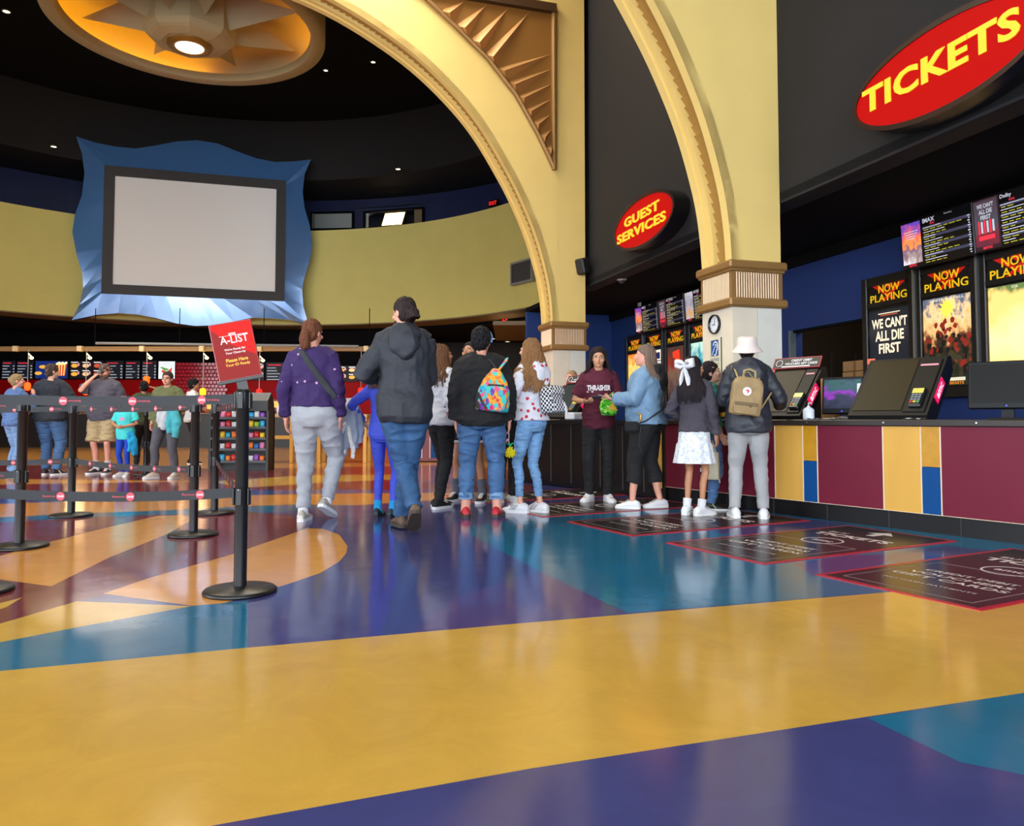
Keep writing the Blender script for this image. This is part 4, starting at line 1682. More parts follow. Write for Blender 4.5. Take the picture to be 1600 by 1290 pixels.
def scr(x, y):
    p = hit(x, y, QF, fn)
    return ((p - Vector((QF.x, QF.y, 0))).dot(fe), p.z)


outline_px = [(119, 213), (150, 223), (180, 229), (212, 232), (245, 227), (275, 221), (308, 219), (340, 224), (370, 236), (400, 247), (430, 253), (460, 252), (486, 249),
              (476, 272), (473, 300), (476, 325), (484, 352), (488, 380), (484, 408), (476, 432), (472, 452), (474, 478), (482, 507),
              (455, 500), (425, 497), (395, 496), (365, 502), (335, 508), (305, 509), (275, 505), (245, 497), (215, 491), (185, 489), (150, 492), (112, 500),
              (124, 476), (130, 450), (128, 425), (119, 395), (113, 362), (117, 335), (128, 305), (132, 270), (128, 240)]
OUT = [scr(*p) for p in outline_px]
q0 = [scr(*p) for p in [(164.4, 260), (446, 284.4), (445.5, 471.7), (160.3, 459.2)]]
sx0, sx1 = (q0[0][0] + q0[3][0]) / 2, (q0[1][0] + q0[2][0]) / 2
sz1, sz0 = (q0[0][1] + q0[1][1]) / 2, (q0[2][1] + q0[3][1]) / 2
t = thing_m('cinema_screen', 'big white screen in a wavy glossy blue frame hung on the yellow balcony', 'screen', SCM)
cxm, czm = (sx0 + sx1) / 2, (sz0 + sz1) / 2
HW, HH = (sx1 - sx0) / 2, (sz1 - sz0) / 2
LIFT = .11
n = len(OUT)
inner = []
for (x, z) in OUT:                         # ray from the middle onto the inner rectangle
    dx, dz = x - cxm, z - czm
    k = 1 / max(abs(dx) / HW, abs(dz) / HH)
    inner.append((cxm + dx * k, czm + dz * k))
corner = {(-1, 1): None, (1, 1): None, (1, -1): None, (-1, -1): None}
ci = [0, 12, 22, 34]
for i, (sx_, sz_) in zip(ci, [(-1, 1), (1, 1), (1, -1), (-1, -1)]):
    inner[i] = (cxm + sx_ * HW, czm + sz_ * HH)
mb = MB()
vo = [(x, z, .0) for x, z in OUT]
vi = [(x, z, LIFT) for x, z in inner]
vb = [(x, z, -.18) for x, z in OUT]
mb.add(vo + vi, [(i, (i + 1) % n, n + (i + 1) % n, n + i) for i in range(n)], 0)
mb.add(vo + vb, [((i + 1) % n, i, n + i, n + (i + 1) % n) for i in range(n)], 0)
mb.add(vb, [tuple(range(n))], 0)
M_BLUEF = mat('glossy_blue_frame', (84, 138, 204), .16, metal=.35, spec=1.0, coat=1.0)
M_BLUEF.node_tree.nodes['Principled BSDF'].inputs['Coat IOR'].default_value = 1.9
mb.build('frame', M_BLUEF, t)
mb = MB()
bt = .20 * HW / 3.0 + .12
for a in ((cxm, sz1 - bt / 2, 2 * HW, bt), (cxm, sz0 + bt / 2, 2 * HW, bt)):
    mb.box((a[0], a[1], LIFT + .0), (a[2], a[3], .10), 0)
for x in (sx0 + bt / 2, sx1 - bt / 2):
    mb.box((x, czm, LIFT + .0), (bt, 2 * HH - 2 * bt, .10), 0)
mb.build('mask', mat('screen_mask_black', (46, 45, 48), .6), t)
mb = MB()
mb.box((cxm, czm, LIFT - .02), (2 * HW - 2 * bt, 2 * HH - 2 * bt, .04), 0)
mb.build('screen', mat('screen_white_cloth', (236, 240, 242), .8), t)

mb = MB()
for x in (-1.6, 0, 1.6):
    mb.box((cxm + x, czm, -.62), (.16, .5, .90), 0)
mb.build('wall_bracket', M_BLACK, t)

# small framed grey screen on the balcony at the right
p0, p1 = on_drum(818, 425, DR - .06), None
Mx = drum_frame(p0)
t = thing_m('wall_display', 'dark wall display in a grey frame on the yellow balcony beside the far arch', 'display', Mx)
mb = MB()
w_, h_ = 1.02, .66
for s in (-1, 1):
    mb.box((s * (w_ / 2 - .03), 0, .04), (.06, h_, .12), 0)
    mb.box((0, s * (h_ / 2 - .03), .04), (w_ - .12, .06, .12), 0)
mb.build('frame', mat('grey_metal_frame', (140, 142, 142), .35, metal=.5), t)
mb = MB()
mb.box((0, 0, .03), (w_ - .12, h_ - .12, .08), 0)
mb.build('panel', mat('dead_display', (52, 52, 54), .4), t)

# ------------------------------------------------------------------ round ceiling light with the star
SC = Vector((-6.86, 16.0, 9.16))
t = thing('round_ceiling_light', 'huge round hanging ceiling light with an amber cove and a pointed star', 'ceiling light', SC)
M_RING = mat('pale_khaki_ring', (176, 164, 124), .55)
M_DISH = mat('khaki_dish', (190, 172, 122), .55)
mb = MB()
mb.lathe([(2.52, 0), (2.80, 0), (2.80, .95), (2.74, .95)], 96)
mb.lathe([(2.52, 0), (2.48, .16), (2.50, .17)], 96)
mb.build('ring', M_RING, t)
mb = MB()
mb.lathe([(2.76, .12), (2.72, .42), (2.5, .62), (2.0, .74), (1.0, .80), (.001, .82)], 96)
mb.build('dish', M_DISH, t)
mb = MB()
M_COVE = mat('amber_cove_lamp', (255, 170, 20), .4, emit=7.0, ecol=(255, 182, 20))
for d0, d1 in ((104, 204), (-14, 46)):
    mb.lathe([(2.54, .08), (2.64, .08), (2.64, .12), (2.54, .12), (2.54, .08)], 40, 0, None, True, math.radians(d0), math.radians(d1))
mb.build('cove_lamp', M_COVE, t)
mb = MB()
mb.lathe([(1.30, .80), (1.36, .77), (1.44, .77), (1.46, .735)], 72)
mb.build('dish_moulding', M_DISH, t)
mb = MB()
mb.lathe([(.92, .80), (.92, -.16), (.84, -.26), (.76, -.30), (.56, -.36), (.52, -.34), (.36, -.39), (.001, -.39)], 8, 0, RZ(PI / 8), False)
mb.build('hub', M_RING, t)
mb = MB()
mb.lathe([(.46, -.34), (.44, -.40), (.34, -.43), (.29, -.42), (.29, -.40)], 48)
mb.build('lens_collar', mat('brass_collar', (150, 112, 46), .35, metal=.5), t)
mb = MB()
mb.lathe([(.285, -.415), (.22, -.44), (.12, -.455), (.001, -.46)], 40)
mb.build('lamp_lens', mat('lit_lens', (255, 246, 220), .3, emit=2.2), t)
for k in range(8):
    a = k * PI / 4 - .05
    R_ = 2.4
    Mk = RZ(a)
    mb = MB()
    bw_ = .36
    vs = [(.78, -bw_, .64), (.78, bw_, .64), (.86, 0, -.06), (R_, 0, .30)]
    mb.add(vs, [(0, 2, 3), (2, 1, 3), (0, 1, 2), (0, 3, 1)], 0, Mk)
    mb.build('star_point', M_RING, t)
mb = MB()
for k in range(4):
    a = k * PI / 2 + .4
    mb.tube([(1.6 * math.cos(a), 1.6 * math.sin(a), .7), (1.6 * math.cos(a), 1.6 * math.sin(a), CEIL - SC.z)], .03)
mb.build('hanger', M_BLACK, t)
lamp('star_lens_light', 'SPOT', (SC.x, SC.y, SC.z - .6), 500, (1, .93, .8), .3, spot=math.radians(140), blend=.8)


# ------------------------------------------------------------------ small downlights
def downlight(p, label, r=.10, e=6.0, spot=0, col=(255, 226, 180)):
    t = thing('downlight', label, 'downlight', p, group='small ceiling downlights')
    mb = MB()
    mb.lathe([(r * .75, -.01), (r, -.012), (r * 1.1, 0), (r * 1.1, .05), (r * .75, .05), (r * .75, -.01)], 20)
    mb.build('trim_ring', mat('downlight_trim', (60, 56, 52), .4), t)
    mb = MB()
    mb.lathe([(r * .75, .004), (.001, .004)], 20)
    mb.build('lamp', emat('downlight_lamp', col, e), t)
    if spot:
        lamp('downlight_beam', 'SPOT', (p[0], p[1], p[2] - .05), spot, (1, .84, .62), .08, spot=math.radians(100), blend=.7)


for x, y, z, lab, r in [(84, 229, 8.94, 'small warm downlight over the gallery, left of the blue screen frame', .14),
                        (622, 264, 8.94, 'small warm downlight over the gallery, above the booth windows', .14),
                        (583, 97, CEIL - .01, 'small bright downlight in the black ceiling, right of the other near the star light', .11),
                        (509, 110, CEIL - .01, 'small bright downlight in the black ceiling, just right of the star light', .11),
                        (10, 18, CEIL - .01, 'small bright downlight in the black ceiling at the left picture edge', .15)]:
    downlight(G(x, y, z), lab, r * .7)
for k, (x, y, lab) in enumerate([(770, 529, 'leftmost'), (793, 533.5, 'second'), (820.5, 526, 'third'), (845, 531, 'rightmost')]):
    downlight(G(x, y, 3.88), 'small downlight in the concourse ceiling beyond the people, %s of four' % lab, .13, 5.0)
for k, (dx, dy) in enumerate([(-10, 19), (-6, 28), (-1, 24)]):
    lamp('concourse_fill', 'AREA', (dx, dy, 3.85), 40, (1, .84, .66), 2.5, 2.5)  # broad lamps added to brighten the concourse, without fixtures

# exit signs
for (x, y, R_, w_, lab) in [(793, 498, None, .42, 'dim red EXIT sign hanging under the balcony edge'), (770, 317, GR - .2, .4, 'small red EXIT sign glowing above the yellow balcony')]:
    if R_:
        M = drum_frame(on_drum(x, y, R_))
    else:
        p = at(x, y, 24.0)
        M = frame(p, (1, 0, 0), (0, 0, 1), (0, -1, 0))
    t = thing_m('exit_sign', lab, 'exit sign', M, 'red exit signs')
    mb = MB()
    mb.box((0, 0, -.03), (w_, .22, .05), 0, None, .006)
    mb.build('box', M_BLACK, t)
    mb = MB()
    mb.text('EXIT', .13, T(0, 0, 0), 0, w=w_ * .8, weight=.02)
    mb.build('lettering', emat('exit_red', (220, 30, 30), .9), t)

# ------------------------------------------------------------------ snack stand at the far end of the concourse
YW = 26.5
M_REDW = mat('red_gloss_wall', (176, 3, 8), .5, spec=.12)
mb = MB()
xl, xr = at(-10, 600, YW).x, at(640, 600, YW).x
zr = at(300, 593, YW).z
mb.box(((xl + xr) / 2, YW + .1, zr / 2), (xr - xl, .2, zr), 0)
mb.box(((xl + xr) / 2, YW + .1, (zr + 3.9) / 2), (xr - xl, .2, 3.9 - zr), 1)
struct(mb.build('wall_snack', [M_REDW, M_BLACK]))
# shiny red tiles
mb = MB()
a, b = at(272, 566, YW - .06), at(352, 640, YW - .06)
rows, cols = 13, 14
tw, th_ = (b.x - a.x) / cols, (a.z - b.z) / rows
rnd = random.Random(3)
for r in range(rows):
    for c in range(cols):
        mb.box((a.x + (c + .5 + (.5 if r % 2 else 0)) * tw, YW - .03, b.z + (r + .5) * th_), (tw * .92, .05, th_ * .88), 0, None, .01)
o = mb.build('trim_red_tiles', mat('red_glazed_tile', (196, 12, 44), .12, spec=.8))
struct(o)


def board(x0, x1, y0, y1, label, kind, Y=YW - .082):
    a, b = at(x0, y1, Y), at(x1, y0, Y)
    w, h = b.x - a.x, b.z - a.z
    M = frame(((a.x + b.x) / 2, Y, (a.z + b.z) / 2), (1, 0, 0), (0, 0, 1), (0, -1, 0))
    t = thing_m('menu_board', label, 'menu board', M, 'snack stand menu boards')
    mb = MB()
    mb.box((0, 0, -.04), (w, h, .08), 0, None, .01)
    mb.build('housing', M_CASE, t)
    rnd = random.Random(label)
    p = MB()
    if kind == 'text':
        p.quad((-w / 2 + .02, -h / 2 + .02, .003), (w / 2 - .02, -h / 2 + .02, .003), (w / 2 - .02, h / 2 - .02, .003), (-w / 2 + .02, h / 2 - .02, .003), 0)
        y = h / 2 - .09
        p.box((-w * .1, y, .005), (w * .6, .035, .002), 3)
        while y > -h / 2 + .12:
            y -= .10
            L = rnd.uniform(.3, .62) * w
            p.box((-w * .43 + L / 2, y, .005), (L, .03, .002), 1)
            p.box((w * .40, y, .005), (w * .1, .045, .002), 1)
        ms = [emat('board_navy', (20, 22, 36), .25), emat('board_grey_print', (150, 160, 172), .5), M_SCRY, M_SCRR]
    elif kind == 'food':
        p.quad((-w / 2 + .02, -h / 2 + .02, .003), (w / 2 - .02, -h / 2 + .02, .003), (w / 2 - .02, h / 2 - .02, .003), (-w / 2 + .02, h / 2 - .02, .003), 0)
        n = 3 if w > .8 else 2
        for r in range(2):
            for c in range(n):
                cx, cy = -w / 2 + (c + .45) * w / n, h * .22 - r * h * .45
                p.box((cx, cy + h * .18, .005), (w / n * .6, .03, .002), 1)
                p.prism([(cx + w / n * .3 * math.cos(k * PI / 6), cy + h * .11 * math.sin(k * PI / 6)) for k in range(12)], .004, .006, 2 + (r * n + c) % 3)
                p.box((cx + w / n * .36, cy + .04, .006), (.05, .1, .002), 5)
        ms = [emat('board_dark', (18, 14, 22), .3), emat('board_white', (226, 226, 230), .6), emat('food_gold', (220, 160, 60), .7),
              emat('food_tan', (226, 180, 130), .7), emat('food_rust', (190, 80, 50), .6), emat('cup_pink', (220, 150, 170), .6)]
    elif kind == 'pop':
        p.quad((-w / 2 + .02, -h / 2 + .02, .003), (w / 2 - .02, -h / 2 + .02, .003), (w / 2 - .02, h / 2 - .02, .003), (-w / 2 + .02, h / 2 - .02, .003), 0)
        bx = w * .30
        p.prism([(bx - .13, -.2), (bx + .13, -.2), (bx + .18, .18), (bx - .18, .18)], .004, .007, 1)
        for k in range(3):
            p.prism([(bx - .1 + k * .08, -.2), (bx - .06 + k * .08, -.2), (bx - .06 + k * .1, .18), (bx - .11 + k * .1, .18)], .0065, .0085, 2)
        for k in range(9):
            p.prism([(bx - .16 + k * .04 + .04 * math.cos(q), .2 + .02 * (k % 3) + .04 * math.sin(q)) for q in [i * PI / 4 for i in range(8)]], .007, .009 + k * 1e-4, 3)
        for k, (dx, dy) in enumerate([(-.3, .1), (-.45, -.12), (-.1, -.15)]):
            p.prism([(dx + .13 * math.cos(q), dy + .06 * math.sin(q)) for q in [i * PI / 5 for i in range(10)]], .005, .007, 4)
        ms = [emat('board_blue', (16, 40, 110), .5), emat('bucket_red', (190, 40, 40), .7), emat('bucket_gold', (236, 190, 90), .7),
              emat('popcorn', (250, 226, 160), .8), emat('food_gold', (220, 160, 60), .7)]
    else:                                  # white poster with a red chilli pepper
        p.quad((-w / 2 + .01, -h / 2 + .01, .003), (w / 2 - .01, -h / 2 + .01, .003), (w / 2 - .01, h / 2 - .01, .003), (-w / 2 + .01, h / 2 - .01, .003), 0)
        p.tube([(-.16, -.02, .01), (-.02, -.12, .01), (.12, -.05, .01), (.18, .08, .01)], [.03, .07, .06, .01], 8, 1, flat=.2)
        p.tube([(-.2, .1, .012), (-.05, .02, .012), (.08, .02, .012)], [.02, .05, .015], 8, 2, flat=.2)
        ms = [emat('poster_white', (214, 224, 226), .6), emat('chilli_red', (206, 40, 40), .5), emat('chilli_green', (90, 150, 60), .5)]
    p.build('picture' if kind in ('pop', 'chilli') else 'menu_print', ms, t)


board(2, 24, 563, 592, 'dark menu board with grey text at the left picture edge', 'text')
board(25, 52, 563, 592, 'dark menu board above the woman in the denim shirt', 'text')
board(54, 107, 563, 592, 'blue board with a red popcorn bucket above the man in the black shirt', 'pop')
board(108, 162, 563, 592, 'board of six dishes left of the man drinking', 'food')
board(164, 193, 563, 592, 'dark menu board just right of the drinking man', 'text')
board(195, 219, 563, 592, 'narrow dark menu board left of the chilli poster, second from it', 'text')
board(221, 245, 563, 592, 'narrow dark menu board next to the chilli poster', 'text')
board(247, 274, 564, 592, 'white poster with a red chilli pepper by the red tile wall', 'chilli')
board(388, 413, 566, 594, 'board of dishes just right of the red sign post', 'food')
board(415, 450, 566, 594, 'grey menu board left of the purple sweater woman', 'text')
board(526, 559, 571, 596, 'board of four dishes between the purple sweater woman and the man in the dark jacket', 'food')
board(560, 600, 571, 596, 'dark text board beside the dark jacket of the tall man', 'text')

# tan lighting beam, grey pipe, pendants
YB = 21.0
t = thing('lighting_beam', 'long tan lighting beam with cream boxes hung across the snack stand', 'beam', (at(280, 545, YB).x, YB, at(280, 545, YB).z))
mb = MB()
lx = at(580, 545, YB).x - at(-80, 545, YB).x
mb.box((0, 0, 0), (lx, .10, .13), 0, None, .01)
mb.box((0, -.055, .03), (lx, .02, .02), 0)
mb.build('beam', mat('tan_beam', (150, 118, 74), .5), t)
for x in (27, 127, 224, 317, 407, 488, 573):
    mb = MB()
    mb.box((at(x, 545, YB).x - t.location.x, -.06, .0), (.13, .14, .15), 0, None, .01)
    mb.build('cream_box', mat('cream_box', (226, 204, 160), .5), t)
mb = MB()
for k in (-.45, -.2, .0, .2, .45):
    mb.tube([(lx * k, 0, .06), (lx * k, 0, 3.9 - t.location.z)], .012)
mb.build('hanger', M_BLACK, t)
mb = MB()
pa, pb = at(150, 536, 20.2), at(560, 541, 20.2)
mb.tube([pa, pb], .035, 10)
tag(mb.build('ceiling_pipe', mat('grey_pipe', (120, 124, 128), .4)), 'thin grey pipe hung in front of the tan lighting beam', 'pipe')


def pendant(x, y0, y1, label, shade, glow, e, big=False):
    Y = 20.92
    p = at(x, y1, Y)
    t = thing('pendant_lamp', label, 'lamp', p, group='pendant lamps before the snack stand')
    mb = MB()
    mb.tube([(0, 0, .0), (0, 0, at(280, 545, YB).z - p.z)], .012, 6)
    mb.build('cord', mat('pale_cord', (150, 150, 152), .4), t)
    mb = MB()
    mb.lathe([(.03, .05), (.07, .03), (.085, -.03), (.08, -.12), (.05, -.17), (.001, -.18)], 16)
    mb.build('shade', emat(shade[0], shade[1], e), t)
    mb = MB()
    mb.ell((.09, 0, at(x, y0 + 8, Y).z - p.z), (.05, .05, .04))
    mb.tube([(.0, 0, at(x, y0 + 1, Y).z - p.z), (.09, 0, at(x, y0 + 6, Y).z - p.z)], .012, 6)
    mb.build('spot_bulb', emat('warm_bulb', (255, 226, 150), 5.0), t)


OR, YO, RE = ('orange_shade', (250, 90, 20)), ('amber_shade', (255, 160, 20)), ('red_shade', (236, 26, 20))
pendant(43, 551, 600, 'pendant lamp over the woman in the denim shirt', OR, 0, .9)
pendant(134, 551, 607, 'orange pendant lamp left of the drinking man', OR, 0, .9)
pendant(229, 551, 590, 'pendant lamp over the turquoise shirt girl', OR, 0, .9)
pendant(317, 551, 609, 'amber pendant lamp before the red tiles', YO, 0, 1.4)
pendant(405, 555, 610, 'red pendant lamp just right of the red sign post', RE, 0, .9)
pendant(564, 560, 608, 'pendant lamp beside the blue top child', RE, 0, .9)
for x in (134, 317, 405):
    p = at(x, 612, 20.4)
    lamp('pendant_glow', 'POINT', (p.x, p.y - .5, p.z), 12, (1, .7, .4), .35)

# snack stand counter with cartons and machines
YS = 23.5
t = thing('snack_counter', 'long dark snack counter under the menu boards', 'counter', (at(215, 690, YS).x, YS, 0))
mb = MB()
mb.box((0, .4, .5), (12.3, .8, 1.0), 0)
mb.build('body', mat('snack_body', (30, 24, 24), .4), t)
mb = MB()
mb.box((0, .38, 1.03), (12.4, .9, .06), 0, None, .01)
mb.build('worktop', mat('snack_top', (110, 90, 70), .35), t)
rnd = random.Random(11)
for k in range(12):
    x = -5.6 + k * .98 + rnd.uniform(-.1, .1)
    w, h = rnd.uniform(.32, .5), rnd.uniform(.3, .55)
    c = [(180, 130, 70), (40, 36, 38), (150, 40, 36), (200, 160, 90)][k % 4]
    tt = thing('food_warmer', '%s boxy machine on the snack counter, %s from its left end' % (['tan', 'black', 'red', 'golden'][k % 4], ['first', 'second', 'third', 'fourth', 'fifth', 'sixth', 'seventh', 'eighth', 'ninth', 'tenth', 'eleventh', 'twelfth'][k]), 'machine',
               (t.location.x + x, YS + .35, 1.065), group='machines on the snack counter')
    mb = MB()
    mb.box((0, 0, h / 2), (w, .4, h), 0, None, .03)
    mb.build('body', mat('machine_%d' % (k % 4), c, .35), tt)
    mb = MB()
    mb.box((0, -.202, h * .58), (w * .75, .01, h * .45), 0)
    mb.build('front_window', emat('warm_window', (240, 180, 90), .5 if k % 3 == 0 else .12), tt)

# candy rack behind the queue posts
p0, p1 = G(322, 736), G(416, 736)
YC = p0.y
t = thing('candy_rack', 'low black candy rack with rows of bright packets behind the queue posts', 'rack', ((p0.x + p1.x) / 2, YC + .25, 0))
RW = p1.x - p0.x
mb = MB()
mb.box((0, .14, .5), (RW, .06, 1.0), 0)
for s in (-1, 1):
    mb.box((s * (RW / 2 - .02), 0, .5), (.04, .34, 1.0), 0)
mb.build('back_panel', mat('rack_black', (28, 28, 30), .45), t)
zs = [.14, .34, .52, .70, .86]
for z in zs:
    mb = MB()
    mb.box((0, -.02, z), (RW - .08, .30, .015), 0)
    mb.box((0, -.175, z + .012), (RW - .08, .01, .04), 1)
    mb.build('shelf', [mat('rack_black', (28, 28, 30), .45), mat('rack_lip', (56, 58, 62), .35)], t)
mb = MB()
mb.prism([(-.17, .99), (.17, .99), (.17, 1.12), (.02, 1.30), (-.17, 1.16)], -.30, .30, 0, frame((RW * .18, 0, 0), (0, 1, 0), (0, 0, 1), (1, 0, 0)))
mb.build('top_bin', mat('rack_black', (28, 28, 30), .45), t)
cols = [('blue', (40, 110, 190)), ('pink', (226, 130, 170)), ('red', (206, 36, 40)), ('yellow', (240, 196, 40)), ('green', (150, 190, 50)), ('sky blue', (50, 170, 220)),
        ('white', (226, 226, 228)), ('violet', (150, 80, 190)), ('orange', (236, 120, 40))]
order = [[1, 1, 2, 6, 1, 6], [0, 1, 2, 6, 5, 6], [4, 3, 5, 8, 6, 3], [0, 6, 2, 6, 6, 2], [0, 5, 8, 2, 1, 7]]
nm = ['bottom', 'second', 'middle', 'fourth', 'top']
for r, z in enumerate(zs):
    for c in range(9):
        ci = order[4 - r][c % 6] if c < 6 else (r * 2 + c) % 9
        w, h = RW / 9 * .82, .10 + .02 * ((c + r) % 2)
        x = -RW / 2 + .07 + (c + .5) * (RW - .14) / 9
        mb = MB()
        n_ = 6
        rs = []
        for i in range(5):
            zz = h * i / 4
            bul = .022 * math.sin(PI * i / 4) + .004
            rs.append([(-w / 2, -.002, zz), (-w / 4, -bul, zz), (w / 4, -bul, zz), (w / 2, -.002, zz), (w / 4, bul, zz), (-w / 4, bul, zz)])
        mb.rings(rs)
        o = mb.build('candy_packet', mat('packet_' + cols[ci][0].replace(' ', '_'), cols[ci][1], .3), None, (t.location.x + x, t.location.y - .11, z + .0085))
        tag(o, '%s candy packet, %s shelf of the black rack, %s from its left end' % (cols[ci][0], nm[r], ['first', 'second', 'third', 'fourth', 'fifth', 'sixth', 'seventh', 'eighth', 'ninth'][c]), 'candy packet', 'candy packets on the rack')


# yellow framed tables
def ytable(px, label, w=1.0):
    p = G(*px)
    t = thing('condiment_table', label, 'table', (p.x, p.y, 0), group='yellow framed condiment tables')
    M_YW = mat('yellow_wood', (214, 164, 74), .45, var=.06, scale=6)
    mb = MB()
    mb.box((0, 0, .92), (w, .55, .06), 0, None, .01)
    mb.build('table_top', mat('table_top_tan', (190, 160, 110), .4), t)
    for sx in (-1, 1):
        for sy in (-1, 1):
            mb = MB()
            mb.box((sx * (w / 2 - .05), sy * .22, .445), (.07, .07, .89), 0, None, .006)
            mb.build('leg', M_YW, t)
    mb = MB()
    mb.box((0, -.22, .50), (w - .14, .05, .07), 0)
    mb.build('rail', M_YW, t)
    mb = MB()
    mb.box((0, 0, .475), (w - .14, .40, .03), 0)
    mb.build('shelf', mat('table_shelf_dark', (40, 38, 38), .5), t)
    return p


pt = ytable((425, 722), 'yellow framed table between the candy rack and the purple sweater woman')
pt2 = ytable((538, 722), 'yellow framed table between the purple sweater woman and the blue top child')
for k, (dx, c, lab) in enumerate([(-.3, (190, 40, 60), 'red'), (-.15, (230, 220, 200), 'cream'), (.0, (60, 60, 66), 'dark'), (.12, (226, 226, 226), 'white')]):
    for q, pp in enumerate((pt, pt2)):
        tt = thing('pump_bottle', '%s bottle on the yellow framed table %s the purple sweater woman' % (lab, ('left of', 'right of')[q]), 'bottle', (pp.x + dx, pp.y, .953), group='bottles on the condiment tables')
        mb = MB()
        mb.lathe([(.001, 0), (.04, 0), (.042, .12), (.02, .16), (.015, .18), (.001, .18)], 12)
        mb.build('bottle', mat('bottle_' + lab, c, .35), tt)
        mb = MB()
        mb.tube([(0, 0, .175), (0, 0, .21), (.04, 0, .21)], .008, 6)
        mb.build('nozzle', M_WHITE, tt)
mb = MB()
mb.box((0, 0, .11), (.2, .01, .28))
o = mb.build('wall_notice', M_WHITE)
p = at(545, 633, YW - .02)
o.location = p
tag(o, 'white sheet on the red wall right of the purple sweater woman', 'paper')

# striped counter in the distance, right of the tall man
a, b = G(655, 722), G(716, 722)
t = thing('striped_counter', 'distant counter with maroon, white, blue and ochre upright stripes', 'counter', ((a.x + b.x) / 2, a.y + .1, 0))
mb = MB()
w = b.x - a.x + .4
mb.box((0, .3, .42), (w, .6, .80), 0)
mb.build('body', mat('striped_maroon', (112, 34, 42), .4), t)
mb = MB()
mb.box((0, .28, .845), (w + .1, .75, .05), 0, None, .01)
mb.build('worktop', mat('striped_top', (226, 222, 214), .35), t)
mb = MB()
for k in range(8):
    x = -w / 2 + .08 + k * .16
    mb.box((x, -.004, .44), (.012, .008, .72), 0)
mb.build('white_stripe', M_WHITE, t)
for k in range(4):
    x = -w / 2 + .16 + k * .32
    mb = MB()
    mb.box((x, -.003, .30), (.11, .006, .44), 0)
    mb.build('blue_stripe', M_BLUP, t)
    mb = MB()
    mb.box((x, -.003, .66), (.11, .006, .27), 0)
    mb.build('ochre_stripe', M_OCHP, t)
# plain pale ceiling raft with downlights over the far concourse
mb = MB()
mb.box((1.8, 24.2, 3.62), (4.7, 4.4, .12), 0)
struct(mb.build('ceiling_raft', mat('beige_soffit', (128, 108, 78), .6)))

# ------------------------------------------------------------------ people
V = Vector
M_EYEW = mat('eye_white', (232, 228, 222), .3)
M_IRIS = mat('iris_dark', (40, 26, 20), .2)
SKIN = {'fair': (222, 168, 142), 'pink': (226, 160, 136), 'tan': (190, 132, 98), 'olive': (206, 152, 116), 'brown': (150, 98, 68)}


def skin(k):
    return mat('skin_' + k, SKIN[k], .5, var=.04, scale=20)


def ik(a, c, l1, l2, pole):
    """Elbow or knee between a and c, bent towards pole."""
    a, c, pole = V(a), V(c), V(pole)
    d = c - a
    L = min(max(d.length, abs(l1 - l2) + .01), l1 + l2 - .002)
    u = d.normalized()
    c = a + u * L
    x = (l1 * l1 - l2 * l2 + L * L) / (2 * L)
    h = math.sqrt(max(l1 * l1 - x * x, 0))
    q = pole - u * pole.dot(u)
    q = q.normalized() if q.length > 1e-6 else V((0, 1, 0))
    return a + u * x + q * h, c


def ring(c, rx, ry, n=20, ex=2.3, rot=0.0, tilt=0.0):
    """A rounded horizontal section of a trunk."""
    out = []
    for k in range(n):
        a = 2 * PI * k / n
        ca, sa = math.cos(a), math.sin(a)
        x = abs(ca) ** (2 / ex) * math.copysign(rx, ca)
        y = abs(sa) ** (2 / ex) * math.copysign(ry, sa)
        out.append(V((c[0] + x * math.cos(rot) - y * math.sin(rot), c[1] + x * math.sin(rot) + y * math.cos(rot), c[2] + y * tilt)))
    return out


def lerp(tab, z):
    if z <= tab[0][0]:
        return tab[0][1:]
    for a, b in zip(tab, tab[1:]):
        if z <= b[0]:
            k = (z - a[0]) / (b[0] - a[0])
            return tuple(p + (q - p) * k for p, q in zip(a[1:], b[1:]))
    return tab[-1][1:]


# trunk of a 1.75 m figure: height -> half width, half depth, middle's y
TRUNK = [(.78, .09, .08, -.012), (.84, .135, .108, -.02), (.89, .166, .120, -.022), (.94, .172, .120, -.018), (1.0, .165, .112, -.008), (1.08, .148, .104, 0), (1.18, .150, .106, .004),
         (1.28, .163, .114, .004), (1.36, .172, .112, -.004), (1.42, .165, .095, -.012), (1.47, .115, .075, -.018), (1.50, .065, .062, -.014)]


def rot_noise(p, sc, seed):
    return noise.noise((p.x * sc[0] + seed * 7.3, p.y * sc[1] + seed * 3.1, p.z * sc[2] - seed * 5.7))


def crease(me, amp, sc=(9, 9, 16), seed=1, amp2=0.0, sc2=(30, 30, 30)):
    """Folds: push the cloth in and out along its normals."""
    me.update()
    no = [v.normal.copy() for v in me.vertices]
    for v, n in zip(me.vertices, no):
        d = rot_noise(v.co, sc, seed)
        d = (1 - abs(d) * 2.2) if d > -.45 else 0
        e = rot_noise(v.co, sc2, seed + 4) if amp2 else 0
        v.co += n * (amp * (d - .5) + amp2 * e)
    me.update()
    return me


